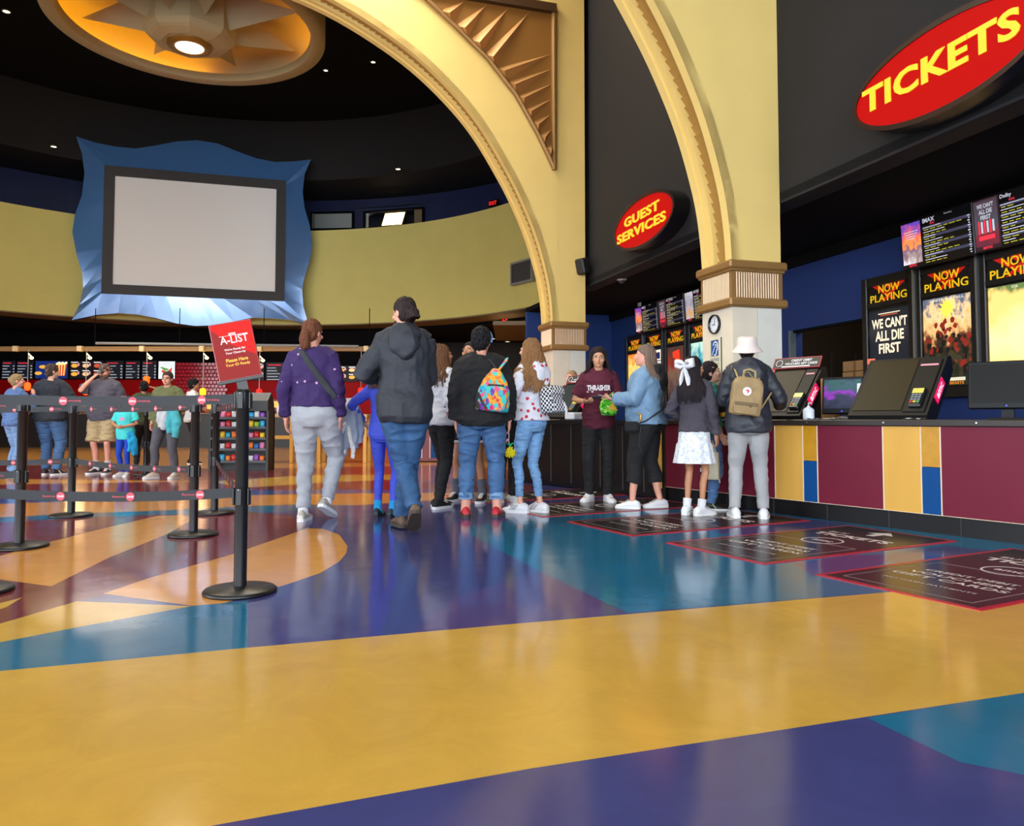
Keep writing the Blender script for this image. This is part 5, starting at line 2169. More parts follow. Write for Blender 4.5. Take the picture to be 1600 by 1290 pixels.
class Person:
    def __init__(self, label, loc, head, H=1.65, wide=1.0, deep=None, belly=0.0, hips=1.0, shoulders=1.0, tone='fair', lean=(0, 0), head_yaw=0, head_pitch=0,
                 feet=None, arms=None, vox=.0075, child=0.0, twist=0.0, group=None, thin=.84):
        self.thin = thin
        self.s = H / 1.75
        self.t = thing('person', label, 'person', (loc[0], loc[1], 0), math.radians(head), group)
        self.w, self.d, self.belly, self.hips, self.sh = wide, deep or (wide * .5 + .5), belly, hips, shoulders
        self.tone, self.lean, self.vox, self.child = tone, V((lean[0], lean[1], 0)), vox, child
        self.yaw, self.pitch, self.twist = math.radians(head_yaw), math.radians(head_pitch), math.radians(twist)
        s = self.s
        f = {-1: (-.10, .0, 0, 0), 1: (.10, .0, 0, 0)}
        if feet:
            for k, v in feet.items():
                f[k] = tuple(v) + (0,) * (4 - len(v))          # x, y, toe angle, heel lift
        self.feet = f
        self.hw = self.hips * (self.w * .75 + .25)
        self.leg = {}
        hip_z = .90
        for k in (-1, 1):
            x, y, yaw, lift = f[k]
            hip = V((k * .088 * self.hw, -.01, hip_z))
            a = math.radians(yaw)
            toe_dir = V((-math.sin(a), math.cos(a), 0))
            ank = V((x, y, .085)) + V((0, 0, math.sin(math.radians(lift)) * .18)) + toe_dir * (.0 + .07 * (1 - math.cos(math.radians(lift))))
            knee, ank = ik(hip, ank, .425, .405, toe_dir + V((0, .3, 0)))
            self.leg[k] = (hip, knee, ank, a, lift)
        self.arm = {}
        arms = arms or {}
        for k in (-1, 1):
            sh = self.P(V((k * .175 * self.sh * (self.w * .5 + .5), -.012, 1.415)))
            tgt, pole, palm = arms.get(k, ((.055, .03, -.525), (.3, -1, 0), None))
            tg = sh + V((tgt[0] * k, tgt[1], tgt[2]))
            el, wr = ik(sh, tg, .285, .255, V((pole[0] * k, pole[1], pole[2])))
            self.arm[k] = (sh, el, wr, palm)
        self.headc = self.P(V((0, .012, 1.625)))
        hs = 1.0 + self.child * .22
        self.HM = T(*self.headc) @ RZ(self.yaw) @ RX(-self.pitch) @ Matrix.Scale(hs, 4)

    def P(self, p):
        """Lean and twist of the trunk above the hips."""
        k = max(0, min(1, (p.z - .9) / .55))
        a = self.twist * k
        q = V((p.x * math.cos(a) - p.y * math.sin(a), p.x * math.sin(a) + p.y * math.cos(a), p.z))
        return q + self.lean * (p.z - .9 if p.z > .9 else 0)

    def trunk(self, mb, z0, z1, m=0.0, flare=None, n=24, zs=None, ex=2.3):
        zz = zs or [z0] + [a[0] for a in TRUNK if z0 + .015 < a[0] < z1 - .015] + [z1]
        rs = []
        for z in zz:
            rx, ry, cy = lerp(TRUNK, z)
            hipk = max(0, 1 - abs(z - .93) / .14)
            shk = max(0, 1 - abs(z - 1.38) / .12)
            rx = rx * self.w * (1 + (self.hips - 1) * hipk) * (1 + (self.sh - 1) * shk)
            ry = ry * self.d * (1 + (self.hips - 1) * hipk * .6)
            b = self.belly * math.exp(-((z - 1.06) / .13) ** 2)
            fx = flare(z) if flare else 0
            c = self.P(V((0, cy + b * .5, z)))
            k = max(0, min(1, (z - .9) / .55))
            rs.append(ring(c, rx + m + fx + b * .5, ry + m + fx + b * .5, n, ex, self.twist * k))
        mb.rings(rs, 0, None, True)

    def limb(self, mb, pts, rad, n=14):
        mb.tube(pts, rad, n)

    # -------------------------------------------------- the bare body, one skin
    def body(self, fists=None, shorten=None):
        mb = MB()
        self.trunk(mb, .86, 1.50, -.016)
        for k in (-1, 1):
            hip, knee, ank, a, lift = self.leg[k]
            w = self.w * .55 + .45
            fwd = V((-math.sin(a), math.cos(a), 0))
            calf = knee.lerp(ank, .32) - fwd * .018
            self.limb(mb, [hip + V((0, 0, -.02)), hip.lerp(knee, .3), hip.lerp(knee, .75), knee, calf, knee.lerp(ank, .72), ank, ank + V((0, 0, -.05))],
                      [q * w * self.thin for q in (.088, .083, .060, .051, .052)] + [.038 * w * self.thin, .035 * self.thin, .034])
            lf = math.radians(lift)
            fd = fwd * math.cos(lf) - V((0, 0, math.sin(lf)))
            self.limb(mb, [ank + V((0, 0, -.045)) - fd * .035, ank + V((0, 0, -.045)) + fd * .06, ank + V((0, 0, -.052)) + fd * .14], [.034, .033, .024], 10)
            sh, el, wr, palm = self.arm[k]
            aw = self.w * .4 + .6
            mid = el.lerp(wr, .3)
            neck_ = self.P(V((k * .035, -.018, 1.452)))
            self.limb(mb, [neck_, neck_.lerp(sh, .5) - V((0, 0, .01)), sh + V((0, 0, -.02))], [.034, .034, .040], 12)
            self.limb(mb, [sh + V((-k * .05, 0, -.03)), sh + V((0, 0, -.005)), sh.lerp(el, .5), el, mid, wr], [.050 * aw, .050 * aw, .044 * aw, .036 * aw, .037 * aw, .025])
            self.hand(mb, k, wr, (wr - el).normalized(), palm, fists)
        # neck, head
        nb, hd = self.P(V((0, -.014, 1.47))), self.headc
        self.limb(mb, [nb, nb.lerp(hd, .5), hd + V((0, -.01, -.03))], [.058, .052, .052])
        H = self.HM
        ch = self.child
        mb.ell((0, -.012, .035), (.073, .092, .088), 0, H, 20, 14)
        mb.ell((0, .018, -.03), (.062, .070, .078), 0, H, 18, 12)
        mb.ell((0, .040, -.068), (.040, .040, .036), 0, H, 14, 10)
        mb.ell((0, .066, -.082), (.020, .018, .018), 0, H, 10, 8)          # chin
        mb.tube([(0, .082, .022), (0, .094, .0), (0, .102, -.018), (0, .088, -.026)], [.009, .011, .015, .010], 8, 0, H)
        for q in (-1, 1):
            mb.ell((q * .032, .074, .026), (.022, .012, .010), 0, H, 10, 8)  # brow
            mb.ell((q * .042, .062, -.022), (.022, .018, .020), 0, H, 10, 8)  # cheek
            mb.ell((q * .075, -.006, -.004), (.010, .020, .032), 0, H @ RZ(-q * .2), 10, 8)  # ear
        mb.ell((0, .080, -.048), (.024, .012, .008), 0, H, 10, 8)
        mb.ell((0, .078, -.060), (.020, .012, .008), 0, H, 10, 8)
        me = remesh(mb, self.vox * .85, 2, .5)
        me.materials.append(skin(self.tone))
        self.add('body', me)
        return self

    def hand(self, mb, k, wr, d, palm, fists=None):
        """Palm, four unequal bent fingers and a thumb from the side of the palm."""
        n = V(palm) if palm else V((-k, .15, 0))
        n = (n - d * n.dot(d))
        n = n.normalized() if n.length > 1e-5 else V((0, 1, 0))
        side = d.cross(n)                       # towards one edge of the hand
        thumb = V((0, 1, 0)) if palm is None else V((0, 0, 1))
        if side.dot(thumb) < 0:
            side = -side
        pc = wr + d * .05
        F = frame(pc, side, d, n)
        mb.tube([wr - d * .01, wr + d * .02], [.025, .026], 8)
        mb.ell((0, .0, 0), (.041, .052, .016), 0, F, 12, 8)
        curl = (fists or {}).get(k, .45)
        for i, (off, ln, r) in enumerate([(.028, .072, .0088), (.010, .080, .0092), (-.009, .074, .0088), (-.027, .058, .0078)]):
            b = pc + side * off + d * .042
            a1, a2, a3 = curl * .7, curl * 1.6, curl * 2.2
            p = [b - d * .012, b]
            for a, q in ((a1, .42), (a2, .33), (a3, .25)):
                p.append(p[-1] + (d * math.cos(a) + n * math.sin(a)) * ln * q)
            mb.tube(p, [r * 1.1, r * 1.1, r, r * .95, r * .8], 8)
        tb = pc + side * .030 - d * .018
        td = (side * .75 + d * .75 + n * .35).normalized()
        mb.tube([tb - side * .012, tb + td * .028, tb + td * .034 + (d * .9 + n * .4).normalized() * .026], [.013, .0105, .0085], 8)

    def face(self, brow=(50, 34, 26), lips=(176, 96, 88), beard=None, glasses=False):
        H = self.HM
        for q in (-1, 1):
            mb = MB()
            mb.ell((q * .031, .0755, .008), (.0125, .009, .0062), 0, H, 12, 8)
            e = mb.build('eye', M_EYEW, self.t, fix=False)
            e.scale = (self.s,) * 3
            mb = MB()
            mb.ell((q * .031, .0830, .008), (.0058, .003, .0058), 0, H, 10, 8)
            i = mb.build('iris', M_IRIS, e, fix=False)
            mb = MB()
            mb.tube([(q * .014, .088, .026), (q * .032, .0885, .032), (q * .050, .076, .026)], [.003, .0042, .0025], 6, 0, H)
            b = mb.build('eyebrow', mat('brow_%d_%d_%d' % brow, brow, .7), self.t, fix=False)
            b.scale = (self.s,) * 3
        mb = MB()
        mb.ell((0, .086, -.047), (.022, .009, .0052), 0, H, 12, 8)
        mb.ell((0, .084, -.057), (.018, .010, .0062), 0, H, 12, 8)
        m = mb.build('lips', mat('lips_%d_%d_%d' % lips, lips, .4), self.t, fix=False)
        m.scale = (self.s,) * 3
        if glasses:
            mb = MB()
            for q in (-1, 1):
                mb.tube([(q * .032 + .020 * math.cos(a * PI / 6), .092, .006 + .015 * math.sin(a * PI / 6)) for a in range(13)], .0022, 5, 0, H)
                mb.tube([(q * .052, .09, .01), (q * .074, .04, .012), (q * .078, -.01, .008)], .0022, 5, 0, H)
            mb.tube([(-.012, .096, .008), (.012, .096, .008)], .0022, 5, 0, H)
            g = mb.build('glasses', mat('glasses_black', (20, 18, 18), .3), self.t, fix=False)
            g.scale = (self.s,) * 3
        if beard:
            mb = MB()
            mb.ell((0, .030, -.072), (.064, .062, .052), 0, H, 14, 10)
            mb.ell((0, .060, -.105), (.036, .036, .044), 0, H, 12, 8)
            me = crease(remesh(mb, .007, 1), .008, (40, 40, 20), 3)
            me.materials.append(hair_mat(beard))
            self.add('beard', me)
        return self

    def add(self, name, me, label=None, parent=None, mats=None):
        if mats:
            me.materials.clear()
            for m in mats:
                me.materials.append(m)
        me.name = name
        o = link(name, me, parent or self.t)
        if parent is None:
            o.scale = (self.s,) * 3
        if label:
            o['label'] = label
        return o

    # -------------------------------------------------- clothes
    def top(self, name, m, hem=.95, margin=.022, sleeve=1.0, sl_r=1.0, neck=1.49, flare=0.0, amp=.010, cuff=False, hem_band=False, seed=1, hood=None, collar=0.0, sc=(9, 9, 15), label=None, puff=0.0):
        mb = MB()
        zs = [hem, hem + .012, hem + .05] + [z for z in (1.0, 1.06, 1.12, 1.18, 1.24, 1.30, 1.36, 1.40, 1.43) if z > hem + .08] + [1.455, neck]
        fl = lambda z: (flare * max(0, (1.15 - z) / .25) if not hem_band else (.002 if z < hem + .055 else .014 * max(0, 1 - abs(z - hem - .1) / .08))) + (puff * math.sin(z * 62) if puff else 0)
        margin = margin + .006
        self.trunk(mb, hem, neck, margin, fl, 26, zs)
        if collar:
            c = self.P(V((0, -.012, neck - .02)))
            mb.tube([c + V((0, 0, -.03)), c + V((0, .004, collar))], [.082, .068], 18)
        w = self.w * .4 + .6
        for k in (-1, 1):
            sh, el, wr, _ = self.arm[k]
            inn = sh + V((-k * .06, 0, -.035))
            neck_ = self.P(V((k * .035, -.018, 1.475)))
            self.limb(mb, [neck_, neck_.lerp(sh, .5) + V((0, 0, .004)), sh + V((0, 0, -.008))], [.045 + margin * .4, .050 + margin * .5, .058 + margin * .4], 14)
            rad = [.070, .068, .062, .056, .050, .047, .043, .039]
            sh = sh + V((-k * .012, 0, -.024))
            pts = [inn, sh, sh.lerp(el, .35), sh.lerp(el, .7), el, el.lerp(wr, .35), el.lerp(wr, .7), wr]
            L = [0, 0, .175, .35, .5, .675, .85, 1.0]
            if sleeve < 1:
                q = [(p, r) for p, r, l in zip(pts, rad, L) if l < sleeve - .02]
                cut = sh.lerp(el, sleeve * 2) if sleeve <= .5 else el.lerp(wr, sleeve * 2 - 1)
                q.append((cut, q[-1][1] * 1.04))
                pts, rad = [p for p, _ in q], [r for _, r in q]
            rad = [(r + margin * .35) * w * (1 + (sl_r - 1) * min(1, i / 3)) for i, r in enumerate(rad)]
            if cuff:
                rad[-1] *= .86
                pts.insert(-1, pts[-2].lerp(pts[-1], .72))
                rad.insert(-1, rad[-2] * 1.06)
            self.limb(mb, pts, rad, 16)
        me = crease(remesh(mb, self.vox, 5), amp * .85, sc, seed, amp * .2)
        me.materials.append(m)
        o = self.add(name, me, label)
        if hood:
            self.hood(m, o, hood)
        return o

    def hood(self, m, parent, size=1.0):
        """A hood lying on the back: a soft roll round the neck with a pointed bag behind."""
        mb = MB()
        c = self.P(V((0, -.015, 1.47)))
        pts = []
        for i in range(9):
            a = math.radians(-150 + 300 * i / 8) - PI / 2
            pts.append(c + V((math.cos(a) * .10, math.sin(a) * .085 - .005, .012 + .016 * (1 + math.sin(a)) * -1 + (.02 if -2.6 < a < -.5 else 0))))
        mb.tube(pts, [.016, .028, .038, .044, .046, .044, .038, .028, .016], 10)
        dd = .10 * self.d
        mb.ell(c + V((0, -dd - .01, -.02)), (.125 * size, .060, .085 * size), 0, None, 16, 10)
        mb.ell(c + V((0, -dd - .045, -.085)), (.115 * size, .058, .095 * size), 0, None, 16, 10)
        mb.ell(c + V((.01, -dd - .05, -.155)), (.07 * size, .045, .05 * size), 0, None, 14, 8)
        me = crease(remesh(mb, .009, 3), .012, (10, 10, 10), 5)
        self.add('hood', me, None, parent, [m])

    def bottom(self, name, m, waist=1.0, end=1.0, margin=.016, r=1.0, taper=1.0, amp=.012, seed=2, cuff=None, sc=(7, 7, 20), label=None, bag=0.0):
        mb = MB()
        self.trunk(mb, .81, waist, margin * .8)
        w = (self.w * .6 + .4)
        for k in (-1, 1):
            hip, knee, ank, a, lift = self.leg[k]
            fwd = V((-math.sin(a), math.cos(a), 0))
            calf = knee.lerp(ank, .32) - fwd * .014
            lw = w * self.hips ** .6
            P_ = [hip + V((-k * .004, -.012, .05)), hip + V((0, -.012, 0)), hip.lerp(knee, .28), hip.lerp(knee, .7), knee, calf, knee.lerp(ank, .72), ank + V((0, 0, .0))]
            R_ = [.088, .097, .094, .074, .062, .061, .052, .047]
            L_ = [0, 0, .14, .35, .5, .66, .86, 1.0]
            if end < 1:
                q = [(p, x) for p, x, l in zip(P_, R_, L_) if l < end - .02]
                cut = hip.lerp(knee, end * 2) if end <= .5 else knee.lerp(ank, end * 2 - 1)
                q.append((cut, q[-1][1] * (1.0 if end > .55 else 1.06)))
                P_, R_ = [p for p, _ in q], [x for _, x in q]
            n = len(P_)
            R_ = [(x + margin * .4) * (lw + (w - lw) * i / (n - 1)) * r * (1 + (taper - 1) * i / (n - 1)) + bag * math.sin(PI * i / (n - 1)) for i, x in enumerate(R_)]
            self.limb(mb, P_, R_, 18)
        me = crease(remesh(mb, self.vox, 6), amp * .8, sc, seed, amp * .2)
        me.materials.append(m)
        o = self.add(name, me, label)
        if cuff:
            for k in (-1, 1):
                hip, knee, ank, a, lift = self.leg[k]
                e = knee.lerp(ank, end * 2 - 1) if end < 1 else ank
                u = (knee - ank).normalized()
                c = MB()
                c.tube([e - u * .01, e + u * .05], [(.055) * w * r * taper + .006] * 2, 18)
                b = c.build('turned_cuff', cuff, o)
        return o

    def skirt(self, m, waist=1.0, hem=.62, flare=.10, tier=.80):
        mb = MB()
        n = 48
        rs = []
        for z in [waist, .96, .90, tier + .02, tier, tier - .05, hem + .05, hem]:
            rx, ry, cy = lerp(TRUNK, max(z, .88))
            f = flare * max(0, (waist - z) / (waist - hem)) ** 1.3 + (.014 if z <= tier else 0)
            rg = ring(V((0, cy, z)), rx * self.w + .018 + f, ry * self.d + .018 + f, n, 2.1)
            k = max(0, (waist - z) / (waist - hem))
            rg = [p + (p - V((0, cy, z))).normalized() * (.014 * k * math.sin(i * 2 * PI * 11 / n)) for i, p in enumerate(rg)]
            rs.append(rg)
        mb.rings(rs)
        return self.add('skirt', mb.mesh('skirt', m))

    def shoes(self, m, sole=None, high=False, stripe=None, laces=None, name='shoe', scale=1.0, sock=None, sock_h=.13, clog=False, open_toe=False):
        sole = sole or m
        for k in (-1, 1):
            hip, knee, ank, a, lift = self.leg[k]
            fwd = V((-math.sin(a), math.cos(a), 0))
            lf = math.radians(lift)
            fd = fwd * math.cos(lf) - V((0, 0, math.sin(lf)))
            up = V((0, 0, 1)) * math.cos(lf) + fwd * math.sin(lf)
            o_ = ank + up * -.085 - fd * .0
            F = frame(o_, fd.cross(up), fd, up) @ Matrix.Scale(scale, 4)
            up_ = MB()
            rs = []
            prof = [(-.085, .020, .05, .03), (-.078, .034, .080, .02), (-.045, .040, .098, .02), (.0, .042, .102, .02), (.045, .044, .088, .02), (.085, .047, .068, .02), (.125, .048, .055, .02), (.16, .042, .048, .02), (.18, .026, .040, .022), (.188, .010, .032, .025)]
            for y, hw, h, z0 in prof:
                if high and y < .02:
                    h += .045
                if clog:
                    h = min(h + .0, .075) + (.012 if y > .05 else 0)
                    hw *= 1.08
                rs.append([V((math.cos(t) * hw * (1 if math.sin(t) < .2 else .88), y, z0 * .6 + (h - z0 * .6) * (.5 + .5 * math.sin(t)))) for t in [2 * PI * i / 14 for i in range(14)]])
            up_.rings(rs, 0, F)
            if high:
                up_.tube([F @ V((0, -.02, .08)), F @ V((0, -.022, .155))], [.045, .042], 14)
            sh = up_.build(name, m, self.t)
            sh.scale = (self.s,) * 3
            so = MB()
            out = [(.0, -.090), (.026, -.082), (.040, -.05), (.043, .0), (.048, .06), (.052, .11), (.047, .155), (.03, .185), (0, .196)]
            poly = out + [(-x, y) for x, y in out[-2:0:-1]]
            so.prism(poly, .0, .028, 0, F, smooth=False)
            so.build('sole', sole, sh)
            if laces:
                lc = MB()
                for j in range(4):
                    y = .045 + j * .022
                    lc.tube([F @ V((-.022, y, .094 - j * .011)), F @ V((0, y + .006, .100 - j * .011)), F @ V((.022, y, .094 - j * .011))], .0045, 5)
                lc.build('laces', laces, sh)
            if stripe:
                st = MB()
                for q in (-1, 1):
                    for j in range(3 if stripe[1] == 3 else 1):
                        yy = .02 + j * .022
                        st.tube([F @ V((q * .046, yy + .03, .030)), F @ V((q * .046, yy + .012, .052)), F @ V((q * .036, yy - .006, .078))], .005 if stripe[1] == 3 else .008, 5)
                st.build('stripe', stripe[0], sh)
            if sock:
                sk = MB()
                u = (knee - ank).normalized()
                sk.tube([ank + V((0, 0, -.03)), ank + u * .02, ank + u * sock_h], [.046, .044, .048 + (.01 if sock_h > .2 else 0)], 14)
                me = crease(sk.mesh('sock', sock), .002, (20, 20, 60), 2)
                self.add('sock', me)
        return self

    # -------------------------------------------------- hair
    def cap(self, mb, s=1.0, cut=((0, .62, -.80), .052), lift=0):
        mb.ell((0, -.016, .040 + lift), (.081 * s, .099 * s, .094 * s), 0, self.HM, 22, 16, cut)
        mb.ell((0, -.045, .0), (.076 * s, .066 * s, .086 * s), 0, self.HM, 18, 12, ((0, .5, -.85), .07))

    def hair_short(self, col, s=1.0, sides=True):
        mb = MB()
        self.cap(mb, s)
        me = crease(remesh(mb, .006, 1), .014, (30, 30, 22), 3, .005, (80, 80, 50))
        me.materials.append(hair_mat(col))
        self.add('hair', me)
        return self

    def hair_tied(self, col, bun=.036, pos=(0, -.115, -.02), tail=None, ears=True):
        mb = MB()
        self.cap(mb, 1.0, ((0, .72, -.70), .050))
        P_ = V(pos)
        mb.tube([(0, -.06, .03), P_ * .9, P_], [.05, .03, bun * .9], 10, 0, self.HM)
        mb.ell(P_, (bun * 1.1, bun * .9, bun * 1.15), 0, self.HM, 12, 8)
        if tail:
            mb.tube([P_] + [V(p) for p in tail], [bun, bun * 1.15, bun * 1.1, bun * .8, bun * .35][:len(tail) + 1], 10, 0, self.HM)
        me = crease(remesh(mb, .006, 1), .007, (60, 60, 14), 3, .003, (90, 90, 30))
        me.materials.append(hair_mat(col))
        self.add('hair', me)
        return self

    def hair_long(self, col, length=.40, spread=.10, wave=.0, n=70, back=.5, front=True, seed=1, part=0.0, strand=.011, m=.045, brow=.046):
        """A scalp with many locks falling round the head."""
        rnd = random.Random(seed)
        sc = MB()
        self.cap(sc, 1.03, ((0, .74, -.67), brow))
        me0 = remesh(sc, .008, 1)
        me0 = crease(me0, .006, (50, 50, 12), 3)
        me0.materials.append(hair_mat(col))
        o = self.add('hair', me0)
        mb = MB()
        Hm = self.HMup()
        inv = Hm.inverted()
        for i in range(n):
            a = math.radians(-200 + 220 * (i + .5) / n) if front else math.radians(-180 + 180 * (i + .5) / n)
            a += rnd.uniform(-.05, .05)
            ca, sa = math.cos(a), math.sin(a)
            h0 = rnd.uniform(.02, .11)
            k0 = math.sqrt(max(.05, 1 - (h0 / .125) ** 2))
            p0 = V((ca * .080 * k0, sa * .095 * k0 - .014, .03 + h0))
            p1 = V((ca * .086, sa * .100 - .016, .015))
            L = length * rnd.uniform(.82, 1.05)
            wp, wk = rnd.uniform(0, 6.28), rnd.uniform(24, 34)
            pts = [p0, p0.lerp(p1, .55) + V((ca * .012, sa * .012, .01)), p1]
            m_ = 9
            for j in range(1, m_ + 1):
                t = j / m_
                z = .015 - L * t
                sp = spread * (t ** .8) * (1 - .35 * t)
                x = ca * (.086 + sp * .55) + wave * math.sin(wp + wk * L * t) * min(1, t * 2)
                y = sa * (.100 + sp * .45) - .016 - back * .04 * t + wave * math.cos(wp + wk * L * t) * min(1, t * 2)
                pts.append(V((x, y, z)))
            pts = pts[:3] + [inv @ self.clear(Hm @ q, m) for q in pts[3:]]
            rr = strand * rnd.uniform(.8, 1.25)
            mb.tube(pts, [rr * .7, rr, rr * 1.1] + [rr * 1.15 * (1 - .62 * (j / m_) ** 2) for j in range(1, m_ + 1)], 6, 0, self.HMup())
        l = mb.build('long_locks', hair_mat(col), o, fix=False)
        return self

    def clear(self, q, m):
        """Push a point of the hair out of the clothed trunk."""
        if q.z > 1.53:
            return q
        tab = [(1.0, .17, .115), (1.18, .155, .11), (1.36, .175, .115), (1.42, .175, .10), (1.47, .12, .08), (1.53, .06, .055)]
        rx, ry = lerp(tab, q.z)
        c = self.P(V((0, -.008, q.z)))
        rx, ry = rx * self.w + m, ry * self.d + m
        e = math.sqrt(((q.x - c.x) / rx) ** 2 + ((q.y - c.y) / ry) ** 2)
        if 1e-4 < e < 1:
            k = 1 / e
            q = V((c.x + (q.x - c.x) * k, c.y + (q.y - c.y) * k, q.z))
        return q

    def HMup(self):
        """Head place and yaw only, so that hair hangs straight down."""
        hs = 1.0 + self.child * .22
        return T(*self.headc) @ RZ(self.yaw) @ RX(-self.pitch * .35) @ Matrix.Scale(hs, 4)

    def W(self, p):
        """A point of the 1.75 m figure -> the world."""
        r = self.t.rotation_euler.z
        q = V(p) * self.s
        return V((q.x * math.cos(r) - q.y * math.sin(r), q.x * math.sin(r) + q.y * math.cos(r), q.z)) + V(self.t.location)

    def Mw(self):
        return T(*self.t.location) @ RZ(self.t.rotation_euler.z) @ Matrix.Scale(self.s, 4)


def hair_mat(col):
    n = 'hair_%d_%d_%d' % tuple(col)
    if n in MATS:
        return MATS[n]
    return mat(n, col, .5, spec=.22, var=.3, scale=9, stretch=(8, 8, 1.2), bump=.5, bscale=40)


def pat_mat(name, build, rough=.8):
    """A cloth with a woven or printed pattern; build(nt, coordinate socket) returns a colour socket."""
    m = bpy.data.materials.new(name)
    MATS[name] = m
    m.use_nodes = True
    nt = m.node_tree
    tc = nt.nodes.new('ShaderNodeTexCoord')
    c = build(nt, tc.outputs['Object'])
    nt.links.new(c, nt.nodes['Principled BSDF'].inputs['Base Color'])
    nt.nodes['Principled BSDF'].inputs['Roughness'].default_value = rough
    return m


def ramp(nt, fac, stops, const=True):
    r = nt.nodes.new('ShaderNodeValToRGB')
    if const:
        r.color_ramp.interpolation = 'CONSTANT'
    while len(r.color_ramp.elements) < len(stops):
        r.color_ramp.elements.new(.5)
    for el, (p, c) in zip(r.color_ramp.elements, stops):
        el.position = p
        el.color = rgb(c)
    nt.links.new(fac, r.inputs[0])
    return r.outputs[0]


def voro(nt, vec, scale, out='Distance', rnd=1.0, feature=None):
    v = nt.nodes.new('ShaderNodeTexVoronoi')
    v.inputs['Scale'].default_value = scale
    v.inputs['Randomness'].default_value = rnd
    if feature:
        v.feature = feature
    nt.links.new(vec, v.inputs['Vector'])
    return v.outputs[out]


def mixc(nt, fac, a, b):
    m = nt.nodes.new('ShaderNodeMix')
    m.data_type = 'RGBA'
    nt.links.new(fac, m.inputs[0])
    for s, x in ((6, a), (7, b)):
        if isinstance(x, tuple):
            m.inputs[s].default_value = rgb(x)
        else:
            nt.links.new(x, m.inputs[s])
    return m.outputs[2]


def noisef(nt, vec, scale, detail=3):
    n = nt.nodes.new('ShaderNodeTexNoise')
    n.inputs['Scale'].default_value = scale
    n.inputs['Detail'].default_value = detail
    nt.links.new(vec, n.inputs['Vector'])
    return n.outputs[0]


def flatv(nt, v, s=(1, 0, 1)):
    m = nt.nodes.new('ShaderNodeMapping')
    m.inputs['Scale'].default_value = s
    nt.links.new(v, m.inputs[0])
    return m.outputs[0]


M_PURPLE = pat_mat('purple_spotted_knit', lambda nt, v: ramp(nt, voro(nt, flatv(nt, v), 13.5, rnd=.7), [(0, (200, 160, 196)), (.14, (50, 27, 86))]))
M_ROSES = pat_mat('white_rose_print', lambda nt, v: ramp(nt, voro(nt, v, 15.0, rnd=.9), [(0, (176, 26, 46)), (.14, (200, 60, 76)), (.25, (214, 110, 124)), (.28, (222, 222, 232))]))


def _chk(nt, v):
    w = nt.nodes.new('ShaderNodeTexChecker')
    w.inputs['Scale'].default_value = 44
    w.inputs[1].default_value = rgb((24, 24, 28))
    w.inputs[2].default_value = rgb((232, 232, 236))
    nt.links.new(v, w.inputs['Vector'])
    return w.outputs[0]


M_CHECK = pat_mat('black_white_gingham', _chk)
M_TROPIC = pat_mat('tropical_flower_print', lambda nt, v: mixc(nt, ramp(nt, noisef(nt, v, 26, 2), [(0, (0, 0, 0)), (.54, (255, 255, 255))]),
                   ramp(nt, voro(nt, v, 22, 'Color'), [(0, (30, 190, 200)), (.3, (60, 200, 190)), (.5, (240, 170, 50)), (.68, (40, 170, 200)), (.8, (120, 60, 160))]),
                   ramp(nt, voro(nt, v, 19, 'Color'), [(0, (226, 40, 110)), (.35, (236, 90, 140)), (.5, (240, 120, 40)), (.62, (226, 60, 80)), (.75, (70, 190, 200)), (.9, (130, 70, 170))])))


def denim(name, c):
    return mat(name, c, .8, var=.22, scale=5, bump=.15, bscale=220)


def cloth(name, c, var=.07, rough=.85, bump=.12):
    return mat(name, c, rough, var=var, scale=7, bump=bump, bscale=160)


M_GREYSW = cloth('grey_sweatpants', (168, 172, 180))
M_JKT = cloth('charcoal_jacket', (38, 42, 51), .08, .65)
M_DEN = denim('mid_denim', (48, 86, 128))
M_DEN2 = denim('blue_denim', (70, 106, 150))
M_DENL = denim('light_denim', (118, 160, 204))
M_DENJ = denim('pale_denim_jacket', (118, 150, 180))
M_BLKC = cloth('black_cloth', (22, 21, 24), .06)
M_WHC = cloth('white_cloth', (222, 222, 228), .04)
M_SHW = mat('white_leather', (226, 226, 230), .45)
M_RUB = mat('white_rubber', (232, 232, 232), .5)

from mathutils.bvhtree import BVHTree


def decal(obj, build, M, mats, name='print', depth=.3, lift=.004):
    """Print laid onto the cloth: shapes drawn in the plane of M are dropped along -z onto obj's mesh (figure units)."""
    me = obj.data
    bvh = BVHTree.FromPolygons([v.co.copy() for v in me.vertices], [tuple(p.vertices) for p in me.polygons])
    mb = MB()
    build(mb)
    d = -(M.to_3x3() @ V((0, 0, 1))).normalized()
    out = []
    for p in mb.v:
        q = M @ V((p.x, p.y, 0))
        h = bvh.ray_cast(q - d * depth, d)
        out.append((h[0] if h[0] is not None else q) - d * (lift + p.z))
    mb.v = out
    return mb.build(name, mats, obj, fix=False)


# --- 1 purple sweater, grey sweatpants
g = G(491, 813)
p = Person('woman in a purple spotted sweater and grey sweatpants, seen from behind beside the red sign', (g.x, g.y), -3, 1.70, 1.01, 1.04, hips=1.08, tone='pink', head_yaw=-16, head_pitch=3, lean=(-.05, 0),
           feet={-1: (-.09, -.03, 4, 0), 1: (.09, .05, -14, 26)}, arms={-1: ((.065, .02, -.52), (.5, -1, 0), None), 1: ((.065, .02, -.52), (.5, -1, 0), None)})
p.body()
p.hair_tied((112, 66, 44), .040, (0, -.112, -.02), [(0, -.122, -.07), (.004, -.115, -.115), (.008, -.10, -.15)])
p.bottom('sweatpants', M_GREYSW, 1.02, .97, .022, 1.06, .92, .012, 3, None, (6, 6, 12))
p.top('sweater', M_PURPLE, .985, .024, .98, 1.04, 1.49, 0, .012, cuff=True, hem_band=True, seed=4, collar=.03)
